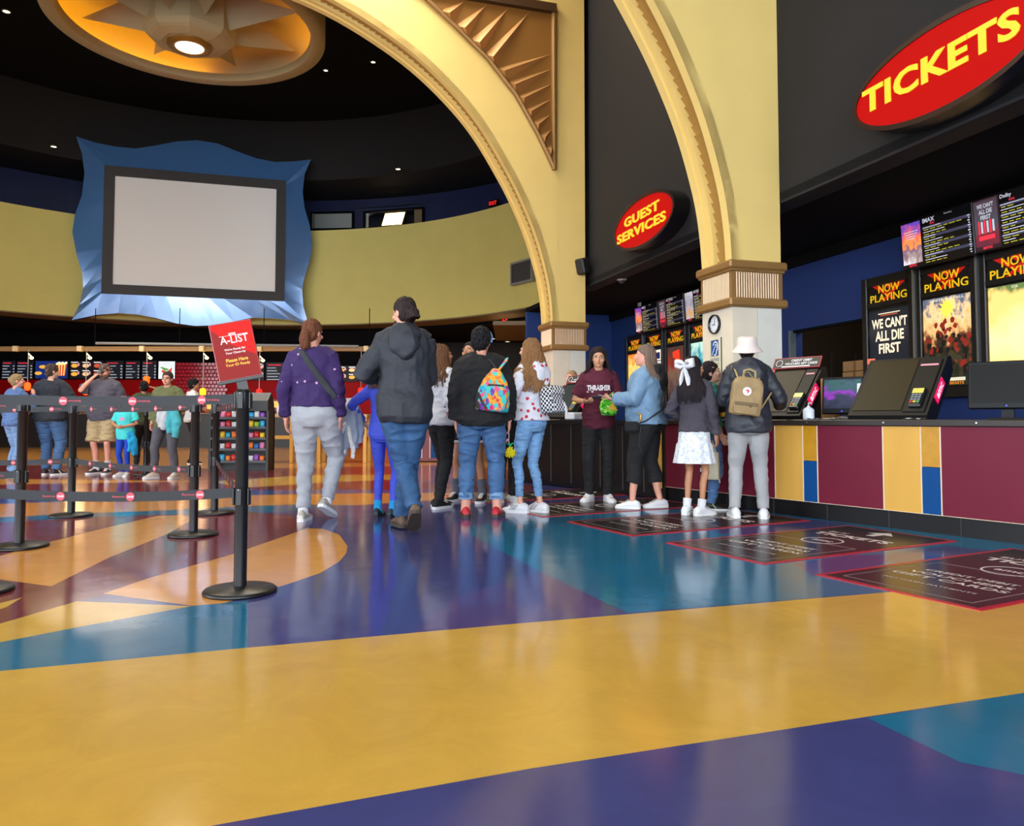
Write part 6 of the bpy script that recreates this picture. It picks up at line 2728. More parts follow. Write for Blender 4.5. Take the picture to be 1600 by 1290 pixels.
p.shoes(mat('silver_leather', (190, 184, 172), .35, metal=.3), M_RUB, sock=M_WHC, sock_h=.10)
P_PURPLE = p
t = thing_m('shoulder_bag', 'dark grey bag strap crossing the back of the purple sweater', 'bag', p.Mw())
mb = MB()
sw = [o for o in p.t.children if o.name.startswith('sweater')][0]
bvh = BVHTree.FromPolygons([v.co.copy() for v in sw.data.vertices], [tuple(q.vertices) for q in sw.data.polygons])
vs, ns = [], 30
for i in range(ns + 1):
    k = i / ns
    c0 = V((-.115 + .315 * k, -.6, 1.50 - .44 * k))
    for e in (-.027, .027):
        q = c0 + V((e * .81, 0, e * .58))
        h = bvh.ray_cast(q, V((0, 1, 0)))
        y = h[0].y if h[0] is not None else -.02
        vs += [V((q.x, y - .014, q.z)), V((q.x, y - .004, q.z))]
mb.add(vs, [f_ for i in range(ns) for f_ in ((4 * i, 4 * i + 2, 4 * i + 6, 4 * i + 4), (4 * i + 1, 4 * i + 5, 4 * i + 7, 4 * i + 3), (4 * i, 4 * i + 4, 4 * i + 5, 4 * i + 1), (4 * i + 2, 4 * i + 3, 4 * i + 7, 4 * i + 6))], 0, None, True)
mb.build('strap', cloth('strap_grey', (52, 54, 60)), t)
mb = MB()
mb.box((.02, .20, .97), (.24, .07, .17), 0, None, .03)
mb.build('pouch', cloth('strap_grey', (52, 54, 60)), t)

# --- 2 tall man in the dark hooded jacket
g = G(632, 829)
p = Person('tall bearded man in a charcoal hooded jacket and jeans, walking away, hair in a bun', (g.x, g.y), 7, 1.80, .99, 1.04, tone='pink', head_yaw=34, head_pitch=2, lean=(-.02, .06), twist=4,
           feet={-1: (.075, -.19, 6, 34), 1: (-.03, .15, 16, 0)}, arms={-1: ((.03, .20, -.26), (.6, -.6, -.8), None), 1: ((-.06, .26, -.26), (.1, -.4, -1), None)})
p.body()
p.face(beard=(58, 40, 34))
p.hair_tied((44, 31, 30), .040, (.0, -.135, -.012), [(.0, -.14, -.05)])
p.bottom('jeans', M_DEN, 1.0, 1.0, .020, 1.08, 1.02, .016, 5, None, (7, 7, 14))
o = p.top('jacket', M_JKT, .80, .034, .99, 1.12, 1.485, .02, .016, seed=6, hood=1.0, collar=.035, sc=(7, 7, 6))
p.shoes(mat('brown_suede', (104, 82, 66), .7), mat('brown_sole', (70, 58, 48), .7))
decal([c for c in p.t.children if c.name.startswith('jeans')][0], lambda m: m.box((0, 0, 0), (.018, .026, .002)), frame((.07, -.4, .835), (1, 0, 0), (0, 0, 1), (0, -1, 0)), mat('red_tab', (180, 24, 34), .6), 'red_tab')

# --- 3 child in blue, behind him
g = G(601, 807)
p = Person('child in a royal blue long-sleeved top and leggings, half hidden behind the tall man', (g.x, g.y), -6, 1.40, .92, child=.55, tone='fair', feet={-1: (-.085, .02, 0), 1: (.095, -.02, -20)},
           arms={-1: ((.12, .13, -.37), (.9, -.5, -.2), None)})
p.body()
p.hair_long((92, 62, 44), .22, .03, .004, 46)
M_ROYAL = cloth('royal_blue_jersey', (62, 80, 206), .05, .7)
p.bottom('leggings', M_ROYAL, 1.0, .97, .004, .92, .9, .004, 3)
p.top('long_sleeved_top', M_ROYAL, .84, .014, .98, .95, 1.485, .005, .007, seed=9)
p.shoes(mat('dark_teal_trainer', (24, 46, 52), .5), mat('black_sole', (26, 26, 28), .6), sock=cloth('bright_blue_sock', (30, 150, 210)), sock_h=.09, stripe=(mat('teal_trim', (60, 170, 160), .5), 1))
# the pale jacket over the child's arm
Mj = p.Mw()
sh, el, wr, _ = p.arm[-1]
c = el.lerp(wr, .5) + V((-.07, -.02, .0))
t = thing_m('folded_jacket', 'pale grey denim jacket with white fleece lining, hanging over the blue child\'s arm', 'jacket', Mj)
mb = MB()
for i, (dx, dy, L, r0, r1) in enumerate([(-.05, .0, .40, .05, .05), (.0, -.03, .46, .055, .05), (.05, -.02, .43, .05, .06), (-.09, .02, .36, .045, .055), (.08, .02, .38, .045, .05)]):
    b = c + V((dx, dy, .04))
    mb.tube([b, b + V((dx * .2, -.01, -.12)), b + V((dx * .6 - .03, 0, -L * .6)), b + V((dx * .9 - .05, .01, -L))], [r0 * .8, r0, r1, r1 * .8], 12)
mb.tube([c + V((.1, 0, .03)), c + V((0, 0, .055)), c + V((-.1, .02, .03))], [.05, .055, .05], 12)
me = crease(remesh(mb, .009, 2), .018, (9, 9, 6), 3)
me.materials.append(denim('pale_grey_denim', (150, 162, 182)))
o = link('shell', me, t)
mb = MB()
mb.tube([c + V((.01, -.07, -.02)), c + V((-.04, -.085, -.15)), c + V((-.13, -.075, -.30)), c + V((-.15, -.06, -.40)), c + V((-.10, -.06, -.46))], [.02, .026, .03, .028, .03], 10, flat=.6)
mb.tube([c + V((.0, -.08, -.14)), c + V((.03, -.085, -.28)), c + V((.06, -.07, -.40)), c + V((.05, -.06, -.50))], [.02, .026, .03, .02], 10, flat=.6)
mb.tube([c + V((-.09, -.07, -.42)), c + V((-.02, -.075, -.45))], [.04, .04], 10)
me = crease(remesh(mb, .008, 1), .008, (50, 50, 50), 6)
me.materials.append(cloth('white_fleece', (226, 224, 222), .05, .95, .4))
link('fleece_lining', me, t)

# --- 4 girl in white sweatshirt
g = G(690, 793)
p = Person('girl in a white sweatshirt with long brown hair, right of the tall man', (g.x, g.y), -48, 1.575, .95, tone='tan', head_yaw=-12, head_pitch=-10, feet={-1: (-.10, .03, 0), 1: (.06, -.08, 12)},
           arms={1: ((.03, .06, -.52), (.2, -1, 0), None)})
p.body()
p.hair_long((108, 72, 46), .34, .05, .004, 70)
p.bottom('trousers', M_BLKC, 1.0, 1.0, .012, 1.0, .95, .008)
o = p.top('sweatshirt', M_WHC, .88, .024, .97, 1.1, 1.49, 0, .012, cuff=True, hem_band=True, seed=8)
p.shoes(M_BLKC, M_RUB, laces=M_RUB)
sh, el, wr, _ = p.arm[1]
q = el.lerp(wr, .15)


def tri(m):
    m.tube([(-.03, -.025, 0), (.03, -.025, 0), (0, .03, 0), (-.03, -.025, 0)], .004, 5)
    m.tube([(-.012, -.014, 0), (.012, -.014, 0), (0, .010, 0), (-.012, -.014, 0)], .003, 5)


decal(o, tri, frame((q.x + .25, q.y - .1, q.z), (.25, .97, 0), (0, 0, 1), (.97, -.25, 0)), mat('print_navy', (40, 44, 60), .6), 'triangle_print')
decal(o, lambda m: m.box((0, 0, 0), (.03, .03, .002)), frame((q.x + .25, q.y - .1, q.z - .09), (.25, .97, 0), (0, 0, 1), (.97, -.25, 0)), mat('print_red', (200, 60, 70), .6), 'red_print')

# --- 5 dark haired one facing the camera
g = G(735, 783)
p = Person('dark-haired person in a black hoodie and shorts facing the camera, behind the flowered backpack', (g.x, g.y), 160, 1.66, 1.05, tone='tan', head_yaw=-14, head_pitch=-14, feet={-1: (-.16, .04, 8), 1: (.16, .02, -12)})
p.body()
p.face((34, 24, 22), (150, 84, 76))
p.hair_long((26, 22, 24), .20, .03, .0, 60)
p.bottom('shorts', M_BLKC, 1.0, .30, .03, 1.15, 1.1, .010)
p.top('hoodie', M_BLKC, .86, .028, .97, 1.1, 1.49, 0, .012, cuff=True, hem_band=True, seed=3, hood=.9)
mb = MB()
for k in (-1, 1):
    hip, knee, ank, a, l = p.leg[k]
    e = hip.lerp(knee, .58)
    mb.tube([e + V((0, 0, .012)), e - V((0, 0, .012))], [.128, .130], 20)
mb.build('white_hem', M_WHC, p.t).scale = (p.s,) * 3
p.shoes(M_BLKC, M_RUB, high=True, laces=M_RUB, sock=cloth('grey_sock', (92, 96, 108)), sock_h=.17)

# --- 6 black sweater with the flowered sling backpack
g = G(752, 807)
p = Person('person in a black sweater and cuffed jeans with short black hair and a blue headband', (g.x, g.y), 2, 1.655, 1.17, 1.18, hips=1.06, tone='pink', head_yaw=-18, head_pitch=0, feet={-1: (-.145, .0, 6), 1: (.145, .01, -14)},
           arms={-1: ((.05, .02, -.52), (.5, -1, 0), None), 1: ((.07, .05, -.52), (.6, -1, 0), None)})
p.body()
p.hair_short((22, 22, 26), 1.12)
p.bottom('jeans', M_DEN2, 1.0, .90, .018, 1.0, 1.04, .016, 4, denim('turned_denim', (126, 158, 196)), (7, 7, 16))
p.top('sweater', M_BLKC, .84, .036, .98, 1.05, 1.49, 0, .012, cuff=True, hem_band=True, seed=5)
mb = MB()
for i in range(1):
    pts = [V((math.cos(a) * .083, .040, .030 + math.sin(a) * .092)) for a in [PI * (-.12) + PI * 1.24 * k / 16 for k in range(17)]]
    mb.tube(pts, .016, 8, 0, p.HM, flat=.45, up=(0, 1, 0))
h = mb.build('headband', cloth('sky_headband', (120, 160, 214)), p.t)
h.scale = (p.s,) * 3
M_REDSH = mat('red_sandal', (196, 40, 48), .45)
p.shoes(M_REDSH, mat('grey_sole', (70, 60, 56), .6), sock=skin('pink'), sock_h=.12)
M6 = p.Mw()
P6 = p
B = M6 @ T(.115, -.200, 1.155) @ RY(math.radians(6)) @ RX(math.radians(4))
t = thing_m('flowered_backpack', 'bright tropical flowered sling backpack on the black sweater', 'backpack', B)
mb = MB()
rs = []
for z, w, d, y in [(-.185, .10, .03, .03), (-.18, .145, .07, .0), (-.10, .155, .085, 0), (.0, .145, .08, 0), (.10, .105, .065, .01), (.17, .06, .05, .02), (.205, .03, .03, .03)]:
    rs.append(ring((.0, y, z), w, d, 24, 3))
mb.rings(rs)
me = crease(remesh(mb, .008, 2), .006, (12, 12, 12), 2)
me.materials.append(M_TROPIC)
link('body', me, t)
mb = MB()
mb.rings([ring((.02, -.075, z), w, .022, 20, 3) for z, w in [(-.165, .08), (-.16, .105), (-.05, .105), (.035, .085), (.05, .06)]])
mb.build('front_pocket', M_TROPIC, t)
mb = MB()
mb.tube([(-.06, -.088, .052), (.085, -.088, .058)], .010, 8)
mb.tube([(-.14, -.05, -.03), (-.10, -.075, -.10), (-.05, -.09, -.16)], .012, 8)
mb.build('zip', mat('zip_black', (30, 26, 30), .5), t)
mb = MB()
mb.rings([ring((-.115, -.01, z), w, .05, 16, 3) for z, w in [(-.17, .03), (-.10, .05), (-.04, .045), (-.02, .02)]])
mb.build('mesh_side_pocket', mat('mesh_black', (40, 38, 42), .7), t)
mb = MB()
mb.tube([(.02, .02, .19), (.05, .03, .24), (.075, .06, .28), (.085, .12, .305)], [.024, .026, .026, .022], 10, flat=.4)
mb.build('flowered_strap', M_TROPIC, t)
mb = MB()
mb.tube([(.0, .03, .20), (-.06, .065, .27), (-.11, .10, .285), (-.15, .16, .27)], .012, 6)
mb.tube([(-.14, .04, -.14), (-.16, .06, -.19), (-.155, .07, -.30)], .009, 6)
mb.build('thin_strap', mat('strap_black', (36, 34, 38), .6), t)
# pineapple pompom from the hand
sh, el, wr, _ = p.arm[1]
c = wr + V((.01, .03, -.30))
t = thing_m('pompom_keychain', 'fluffy yellow pineapple pompom keychain hanging from the hand beside the light jeans', 'keychain', M6 @ T(*c))
rnd = random.Random(5)
mb = MB()
for i in range(150):
    u = V((rnd.gauss(0, 1), rnd.gauss(0, 1), rnd.gauss(0, 1))).normalized()
    mb.tube([u * .02, u * rnd.uniform(.045, .06) + V((0, 0, -.008))], [.010, .003], 5)
mb.build('pompom', cloth('pompom_yellow', (222, 206, 24), .1, .9), t)
mb = MB()
for k in range(7):
    a = k * 2 * PI / 7
    mb.tube([(0, 0, .045), (math.cos(a) * .02, math.sin(a) * .02, .075), (math.cos(a) * .05, math.sin(a) * .05, .085)], [.008, .009, .002], 6, flat=.5)
mb.build('leaf_crown', cloth('leaf_green', (50, 180, 110)), t)
mb = MB()
mb.tube([(0, 0, .05), (-.015, 0, .10), (-.012, 0, .16), (-.02, -.01, .235)], .006, 6)
mb.tube([(-.02, -.01, .12), (-.045, -.01, .09)], .010, 6, 1)
mb.build('chain', [mat('keychain_metal', (170, 150, 150), .3, metal=.8), mat('pink_tassel', (226, 130, 140), .7)], t)

# --- child hidden behind
g = G(792, 783)
p = Person('child in black trousers and white clogs, almost wholly hidden behind the flowered backpack person', (g.x, g.y), 200, 1.24, .9, child=.6, tone='fair', feet={-1: (-.07, .02, 14), 1: (.10, 0, -20)})
p.body()
p.face()
p.hair_short((70, 50, 36))
p.bottom('trousers', M_BLKC, 1.0, 1.0, .02, 1.05, 1.0, .010)
p.top('black_top', M_BLKC, .86, .02, .96, 1.0, 1.49, 0, .01)
p.shoes(mat('white_clog', (206, 210, 218), .5), M_RUB, clog=True, scale=1.12)

# --- 7 curly hair, rose hoodie, skinny jeans
g = G(829, 801)
p = Person('woman with long curly hair, rose-printed white hoodie and light skinny jeans', (g.x, g.y), 50, 1.585, .86, .98, hips=1.16, tone='fair', head_yaw=12, head_pitch=-4, feet={-1: (-.075, .07, 14), 1: (.075, -.07, 2)},
           arms={1: ((.03, .24, -.34), (.7, -1, -.2), None), -1: ((.02, .25, -.33), (.7, -1, -.2), None)})
p.body()
p.hair_long((146, 104, 66), .42, .21, .022, 190, strand=.011, seed=4, m=.06)
p.bottom('skinny_jeans', M_DENL, 1.0, .90, .004, .94, .86, .010, 5, None, (8, 8, 26))
p.top('rose_hoodie', M_ROSES, .93, .022, .95, 1.1, 1.49, 0, .012, cuff=True, hem_band=True, seed=7, hood=1.0)
p.shoes(M_SHW, M_RUB, laces=M_RUB, stripe=(mat('stripe_grey', (150, 150, 156), .5), 3), scale=1.08)
M7 = p.Mw()
t = thing_m('checked_backpack', 'small black and white checked backpack on the rose-printed hoodie', 'backpack', M7 @ T(.06, -.225, 1.13) @ RX(math.radians(-6)))
mb = MB()
mb.rings([ring((0, 0, z), w, d, 24, 4) for z, w, d in [(-.13, .10, .05), (-.125, .125, .07), (-.03, .13, .075), (.08, .125, .07), (.12, .10, .055), (.13, .06, .03)]])
mb.build('body', M_CHECK, t)
mb = MB()
mb.rings([ring((0, -.07, z), w, .035, 20, 4) for z, w in [(-.12, .075), (-.11, .10), (-.03, .10), (-.02, .08)]])
mb.build('front_pocket', M_CHECK, t)
mb = MB()
mb.rings([ring((0, -.02, z), w, d, 22, 4) for z, w, d in [(.055, .135, .08), (.10, .132, .078), (.135, .11, .06), (.145, .06, .03)]])
mb.build('flap', M_CHECK, t)
mb = MB()
for q in (-1, 1):
    mb.tube([(q * .09, .05, .11), (q * .10, .13, .22), (q * .11, .24, .26)], .013, 8, flat=.5)
mb.build('strap', mat('strap_grey_light', (130, 130, 138), .6), t)
mb = MB()
mb.tube([(.06, -.10, -.03), (.075, -.115, -.09), (.08, -.11, -.15)], [.012, .018, .02], 8, flat=.5)
mb.build('tag_ribbon', M_WHC, t)

# --- 8 maroon T-shirt
g = G(936, 783)
p = Person('girl in a maroon THRASHER T-shirt and black jeans facing the camera with a phone', (g.x, g.y), 176, 1.60, .94, .98, tone='olive', head_yaw=0, head_pitch=3, feet={-1: (-.10, .02, 16), 1: (.11, .0, -26)},
           arms={-1: ((-.055, .24, -.275), (.55, -.6, -.7), (.2, -.2, 1)), 1: ((-.01, .24, -.285), (.6, -.6, -.7), (-.2, -.2, 1))})
p.body(fists={-1: .55, 1: .55})
p.face((40, 26, 22), (176, 100, 92))
p.hair_long((38, 28, 28), .23, .11, .014, 110, strand=.012)
p.bottom('black_jeans', M_BLKC, 1.0, 1.0, .014, 1.0, 1.02, .008, 3)
o = p.top('tee_shirt', cloth('maroon_jersey', (90, 24, 46), .05), .82, .022, .40, 1.12, 1.485, .014, .011, seed=3, sc=(8, 8, 14))
decal(o, lambda m: (m.text('THRASHER', .062, T(0, 0, 0), 0, w=.265, weight=.04), m.box((-.1, -.045, 0), (.07, .012, .001))), frame((0, .5, 1.285), (-1, 0, 0), (0, 0, 1), (0, 1, 0)), mat('shirt_print_white', (236, 232, 234), .6), 'lettering')
p.shoes(M_SHW, M_RUB, laces=M_RUB)
M8 = p.Mw()
c = (p.arm[-1][2] + p.arm[1][2]) / 2 + V((.0, .075, .035))
t = thing_m('phone', 'small dark phone held by the girl in the maroon T-shirt', 'phone', M8 @ T(*c) @ RX(math.radians(25)))
mb = MB()
mb.box((0, 0, 0), (.15, .075, .009), 0, None, .004)
mb.build('case', mat('phone_grey', (70, 72, 80), .3), t)
mb = MB()
mb.box((0, 0, .005), (.138, .066, .001), 0)
mb.build('screen', mat('phone_screen', (120, 130, 140), .15), t)
mb = MB()
sh, el, wr, _ = p.arm[-1]
mb.tube([wr - (wr - el).normalized() * .03 + V((.034 * math.cos(a), .034 * math.sin(a), 0)) for a in [k * PI / 8 for k in range(17)]], .005, 6)
b_ = mb.build('bracelet', mat('bracelet_brown', (60, 44, 40), .4), p.t)
b_.scale = (p.s,) * 3
# bright green bag between the two
c = at(951, 634, 7.72)
t = thing('green_bag', 'bright green leafy bag with an orange-yellow corner held between the two women', 'bag', c)
mb = MB()
mb.rings([ring((0, 0, z), w, d, 20, 3) for z, w, d in [(-.095, .03, .02), (-.085, .07, .04), (-.02, .09, .05), (.05, .075, .04), (.075, .04, .03), (.085, .02, .02)]])
me = crease(remesh(mb, .007, 1), .012, (22, 22, 22), 2)
me.materials.append(pat_mat('leafy_green', lambda nt, v: ramp(nt, voro(nt, v, 38, 'Color'), [(0, (30, 110, 20)), (.3, (80, 190, 30)), (.5, (140, 220, 60)), (.72, (50, 150, 30)), (.86, (210, 240, 150))])))
link('pouch', me, t)
mb = MB()
mb.prism([(-.01, -.03), (.085, -.05), (.035, .035)], -.062, -.050, 0, frame((0, 0, 0), (1, 0, 0), (0, 0, 1), (0, -1, 0)) @ Matrix.Scale(-1, 4, (0, 0, 1)))
mb.build('orange_corner', mat('orange_yellow_cloth', (236, 176, 50), .6), t)
mb = MB()
mb.tube([(0, 0, .08), (.02, -.005, .11), (.05, -.01, .14)], [.012, .01, .008], 8)
mb.build('neck', mat('bag_neck_green', (70, 150, 50), .6), t)

# --- 9 denim jacket
g = G(1010, 794)
p = Person('woman in a pale denim jacket with black hood and black cropped leggings, in profile', (g.x, g.y), 68, 1.565, 1.34, 1.25, hips=1.12, belly=.03, tone='pink', head_yaw=14, head_pitch=-4,
           feet={-1: (-.13, .12, -6), 1: (.10, -.13, 30)}, arms={-1: ((.0, .30, -.25), (.7, -.8, -.6), (.2, 0, .8)), 1: ((.0, .31, -.24), (.7, -.8, -.6), (-.2, 0, .8))})
p.body(fists={-1: .9, 1: .9})
p.face((120, 92, 74), (190, 110, 100))
p.hair_long((128, 106, 92), .27, .05, .004, 80, front=False, seed=3)
p.bottom('cropped_leggings', M_BLKC, 1.0, .76, .006, 1.0, 1.06, .005, 3)
o = p.top('denim_jacket', M_DENJ, .90, .032, .97, 1.14, 1.49, .008, .014, cuff=True, seed=6, sc=(8, 8, 10))
p.hood(M_BLKC, o, 1.12)
p.shoes(M_SHW, M_RUB, laces=M_RUB)
M9 = p.Mw()
t = thing_m('crossbody_bag', 'thin black crossbody bag strap over the pale denim jacket', 'bag', M9)
mb = MB()
mb.tube([V((.08, .0, 1.50)), V((.05, -.14, 1.44)), V((-.06, -.235, 1.26)), V((-.20, -.215, 1.05)), V((-.30, -.06, .93)), V((-.31, .04, .90))], .010, 8, flat=.5)
mb.build('strap', mat('strap_black', (36, 34, 38), .6), t)
mb = MB()
mb.box((-.30, .08, .87), (.06, .16, .12), 0, None, .025)
mb.build('pouch', M_BLKC, t)
mb = MB()
mb.tube([V((-.345, -.01, .93)), V((-.355, -.03, .99)), V((-.35, .0, 1.02))], [.012, .014, .01], 8, 0)
mb.tube([V((-.33, -.02, .88)), V((-.34, .0, .70)), V((-.32, -.03, .60))], .006, 6, 1)
mb.build('tassel', [mat('gold_clasp', (180, 140, 70), .35, metal=.7), mat('strap_black', (36, 34, 38), .6)], t)
sh, el, wr, _ = p.arm[-1]
mb = MB()
mb.box((0, 0, 0), (.10, .15, .004), 0, None, .001)
o = mb.build('paper_slip', mat('slip_grey', (150, 150, 158), .5))
o.matrix_world = M9 @ T(*(wr + V((.03, .11, .03)))) @ RX(.3)
tag(o, 'pale slip in the hands of the denim jacket woman', 'paper')

# --- 10 girl with the white bow
g = G(1087, 805)
p = Person('girl with a big white hair bow, dark cardigan and white skirt at the counter', (g.x, g.y), -32, 1.40, .87, child=.35, tone='tan', head_yaw=-26, head_pitch=-6, feet={-1: (-.10, -.0, 0), 1: (.07, -.02, -24)},
           arms={-1: ((.0, .18, -.36), (.9, -.9, -.4), None), 1: ((.07, .03, -.52), (.4, -1, 0), None)})
p.body()
p.face((34, 24, 22), (176, 100, 92))
p.hair_long((34, 26, 30), .36, .03, .003, 80, front=False, seed=5)
p.skirt(pat_mat('white_speckled_skirt', lambda nt, v: ramp(nt, noisef(nt, v, 30, 3), [(.3, (190, 196, 206)), (.5, (224, 228, 234)), (.7, (234, 236, 240))], False)), .98, .58, .055, .79)
p.top('cardigan', cloth('plum_grey_knit', (66, 62, 72), .1), .925, .024, .98, 1.05, 1.49, .004, .010, seed=4)
p.shoes(M_SHW, M_RUB, laces=M_RUB, sock=M_WHC, sock_h=.10, scale=1.15)
mb = MB()
Hb = p.HM
for q in (-1, 1):
    mb.tube([(0, -.125, .055), (q * .05, -.14, .085), (q * .095, -.13, .095), (q * .10, -.13, .045), (q * .05, -.14, .03), (0, -.125, .05)], [.014, .034, .044, .044, .034, .014], 10, 0, Hb, flat=.7)
    mb.tube([(0, -.125, .045), (q * .02, -.14, -.02), (q * .042, -.14, -.09), (q * .05, -.13, -.155)], [.014, .034, .046, .050], 10, 0, Hb, flat=.35, up=(1, 0, 0))
mb.ell((0, -.13, .05), (.022, .018, .024), 0, Hb)
b_ = mb.build('hair_bow', M_WHC, p.t)
b_.scale = (p.s,) * 3

# --- 11 boy in teal
g = G(1113, 797)
p = Person('boy in a teal shirt, dark vest and jeans between bow girl and bucket hat', (g.x, g.y + .02), -92, 1.385, .95, child=.4, tone='fair', head_yaw=-4, head_pitch=-14, feet={-1: (-.08, .02, 0), 1: (.09, -.03, -6)},
           arms={1: ((.05, .08, -.51), (.3, -1, 0), None), -1: ((.0, .2, -.30), (.8, -.8, -.3), None)})
p.body()
p.face((40, 28, 24))
p.hair_short((40, 30, 30), 1.05)
p.bottom('jeans', denim('boy_denim', (78, 112, 158)), 1.0, 1.0, .018, 1.02, 1.0, .014)
p.top('tee_shirt', cloth('teal_jersey', (66, 146, 128)), .84, .022, .38, 1.2, 1.485, .01, .010)
mb = MB()
p.trunk(mb, 1.10, 1.485, .040, None, 24, [1.10, 1.11, 1.16, 1.22, 1.28, 1.34, 1.40, 1.44, 1.47])
me = crease(remesh(mb, .008, 2), .008, (9, 9, 12), 5)
me.materials.append(cloth('vest_navy_black', (28, 30, 38)))
v = p.add('vest', me)
decal(v, lambda m: m.box((0, 0, 0), (.05, .035, .002)), frame((.4, -.05, 1.395), (.2, .98, 0), (0, 0, 1), (.98, -.2, 0)), mat('vest_yellow', (226, 176, 40), .6), 'yellow_patch')
decal(v, lambda m: m.box((0, 0, 0), (.06, .05, .002)), frame((.4, .05, 1.13), (.2, .98, 0), (0, 0, 1), (.98, -.2, 0)), mat('vest_yellow', (226, 176, 40), .6), 'yellow_hem')
p.shoes(mat('black_trainer', (28, 30, 30), .5), M_RUB, stripe=(mat('swoosh_green', (170, 200, 150), .5), 1), scale=1.1)
# tote between girl and boy
c = at(1110, 724, 7.05)
t = thing('tote_bag', 'cream tote bag with a black and white patterned side, hanging beside the white skirt', 'bag', (c.x, c.y, c.z), -.5)
mb = MB()
mb.rings([ring((0, 0, z), w, d, 20, 6) for z, w, d in [(-.145, .05, .03), (-.14, .085, .045), (.0, .08, .045), (.10, .075, .03), (.105, .07, .025)]])
mb.build('bag_body', cloth('cream_canvas', (206, 200, 176)), t)
mb = MB()
mb.box((-.055, -.046, -.03), (.055, .006, .16), 0, None, .003)
mb.build('patterned_side', pat_mat('black_white_print', lambda nt, v: ramp(nt, noisef(nt, v, 45, 2), [(0, (24, 24, 26)), (.52, (226, 226, 226))])), t)
mb = MB()
mb.tube([(-.05, 0, .10), (-.03, -.01, .20), (.02, -.01, .21), (.05, 0, .10)], .008, 6)
mb.tube([(.07, -.02, -.10), (.09, -.02, -.17)], .006, 6)
mb.build('handle', cloth('cream_canvas', (206, 200, 176)), t)

# --- 12 bucket hat
g = G(1171, 809)
p = Person('person in a cream bucket hat, black puffy jacket and grey sweatpants at the kiosk', (g.x, g.y), -10, 1.555, .99, 1.03, tone='fair', head_yaw=-6, head_pitch=-6, feet={-1: (-.135, -.01, 4), 1: (.13, -.03, -8)},
           arms={1: ((.16, .24, -.31), (.3, -.9, -.7), None), -1: ((.0, .28, -.27), (.4, -.8, -.8), None)})
p.body()
p.hair_short((34, 26, 26), .90)
p.bottom('sweatpants', cloth('pale_grey_sweat', (164, 164, 166)), 1.0, .985, .020, 1.04, .92, .008, 6, None, (6, 6, 9))
o = p.top('puffy_jacket', cloth('black_nylon', (42, 44, 54), .08, .5), .83, .038, .99, 1.10, 1.49, .02, .012, seed=8, collar=.03, sc=(6, 6, 9), puff=.004)
p.hood(cloth('black_nylon', (42, 44, 54)), o, 1.25)
p.shoes(M_SHW, M_RUB, scale=1.12)
mb = MB()
mb.lathe([(.001, .142), (.07, .140), (.088, .128), (.094, .09), (.098, .05), (.102, .045), (.148, -.008), (.150, -.014), (.10, .038), (.09, .08), (.001, .12)], 36, 0, p.HM @ T(0, -.01, .006) @ RX(.06))
me = mb.mesh('bucket_hat', cloth('cream_hat', (226, 212, 204), .04))
crease(me, .004, (14, 14, 14), 3)
p.add('bucket_hat', me)
M12 = p.Mw()
t = thing_m('tan_backpack', 'tan square backpack with a round red and white emblem on the black puffy jacket', 'backpack', M12 @ T(-.045, -.265, 1.17) @ RX(math.radians(5)) @ RY(math.radians(7)))
M_TAN = cloth('tan_canvas', (158, 132, 92), .12, .75)
mb = MB()
rr = [(-.175, .125, .055), (-.165, .142, .070), (.0, .146, .072), (.12, .142, .068), (.165, .118, .055), (.185, .08, .035)]
mb.rings([ring((0, 0, z), w, d, 28, 5) for z, w, d in rr])
me = crease(remesh(mb, .008, 2), .006, (14, 14, 10), 4)
me.materials.append(M_TAN)
link('body', me, t)
mb = MB()
mb.rings([ring((-.005, -.072, z), w, .026, 22, 5) for z, w in [(-.155, .095), (-.145, .112), (-.07, .114), (-.055, .10)]])
mb.build('front_pocket', M_TAN, t)
mb = MB()
mb.box((-.005, -.099, -.062), (.21, .01, .03), 0, None, .004)
mb.tube([(.02, -.106, -.066), (.035, -.108, -.09), (.05, -.106, -.066)], .004, 5)
mb.tube([(.128, -.045, -.15), (.138, -.05, .0), (.12, -.045, .14), (.07, -.04, .178)], .005, 5)
mb.build('pocket_zip', mat('tan_zip', (112, 90, 60), .6), t)
mb = MB()
mb.tube([(-.05, .0, .18), (-.05, -.01, .245), (0, -.015, .262), (.05, -.01, .245), (.06, .0, .18)], .011, 8, flat=.5)
mb.tube([(-.04, .0, .18), (-.055, -.012, .22), (-.01, -.02, .235), (.04, -.01, .18)], .009, 8, flat=.5)
mb.build('handle', mat('tan_webbing', (176, 152, 104), .7), t)
mb = MB()
mb.tube([(-.09, .05, .17), (-.12, .12, .24), (-.14, .22, .27)], .012, 8, flat=.4)
mb.tube([(.13, .02, -.13), (.18, .05, -.04), (.24, .13, .06)], .012, 8, flat=.4)
mb.tube([(.09, .05, .17), (.12, .12, .22), (.14, .22, .25)], .012, 8, flat=.4)
mb.build('strap', mat('tan_webbing', (176, 152, 104), .7), t)
F_ = frame((-.01, -.078, .055), (1, 0, 0), (0, 0, 1), (0, -1, 0))
mb = MB()
mb.prism([(.040 * math.cos(a), .040 * math.sin(a)) for a in [k * PI / 14 for k in range(28)]], 0, .006, 0, F_)
mb.build('round_emblem', mat('emblem_white', (236, 226, 224), .5), t)
mb = MB()
fox = [(-.014, -.004), (-.010, .012), (.002, .019), (.016, .014), (.020, .002), (.012, -.014), (-.004, -.021), (.004, -.010), (.006, .0), (-.002, .004)]
mb.prism(fox, .006, .0075, 0, F_)
mb.build('red_curl', mat('emblem_red', (206, 30, 70), .5), t)

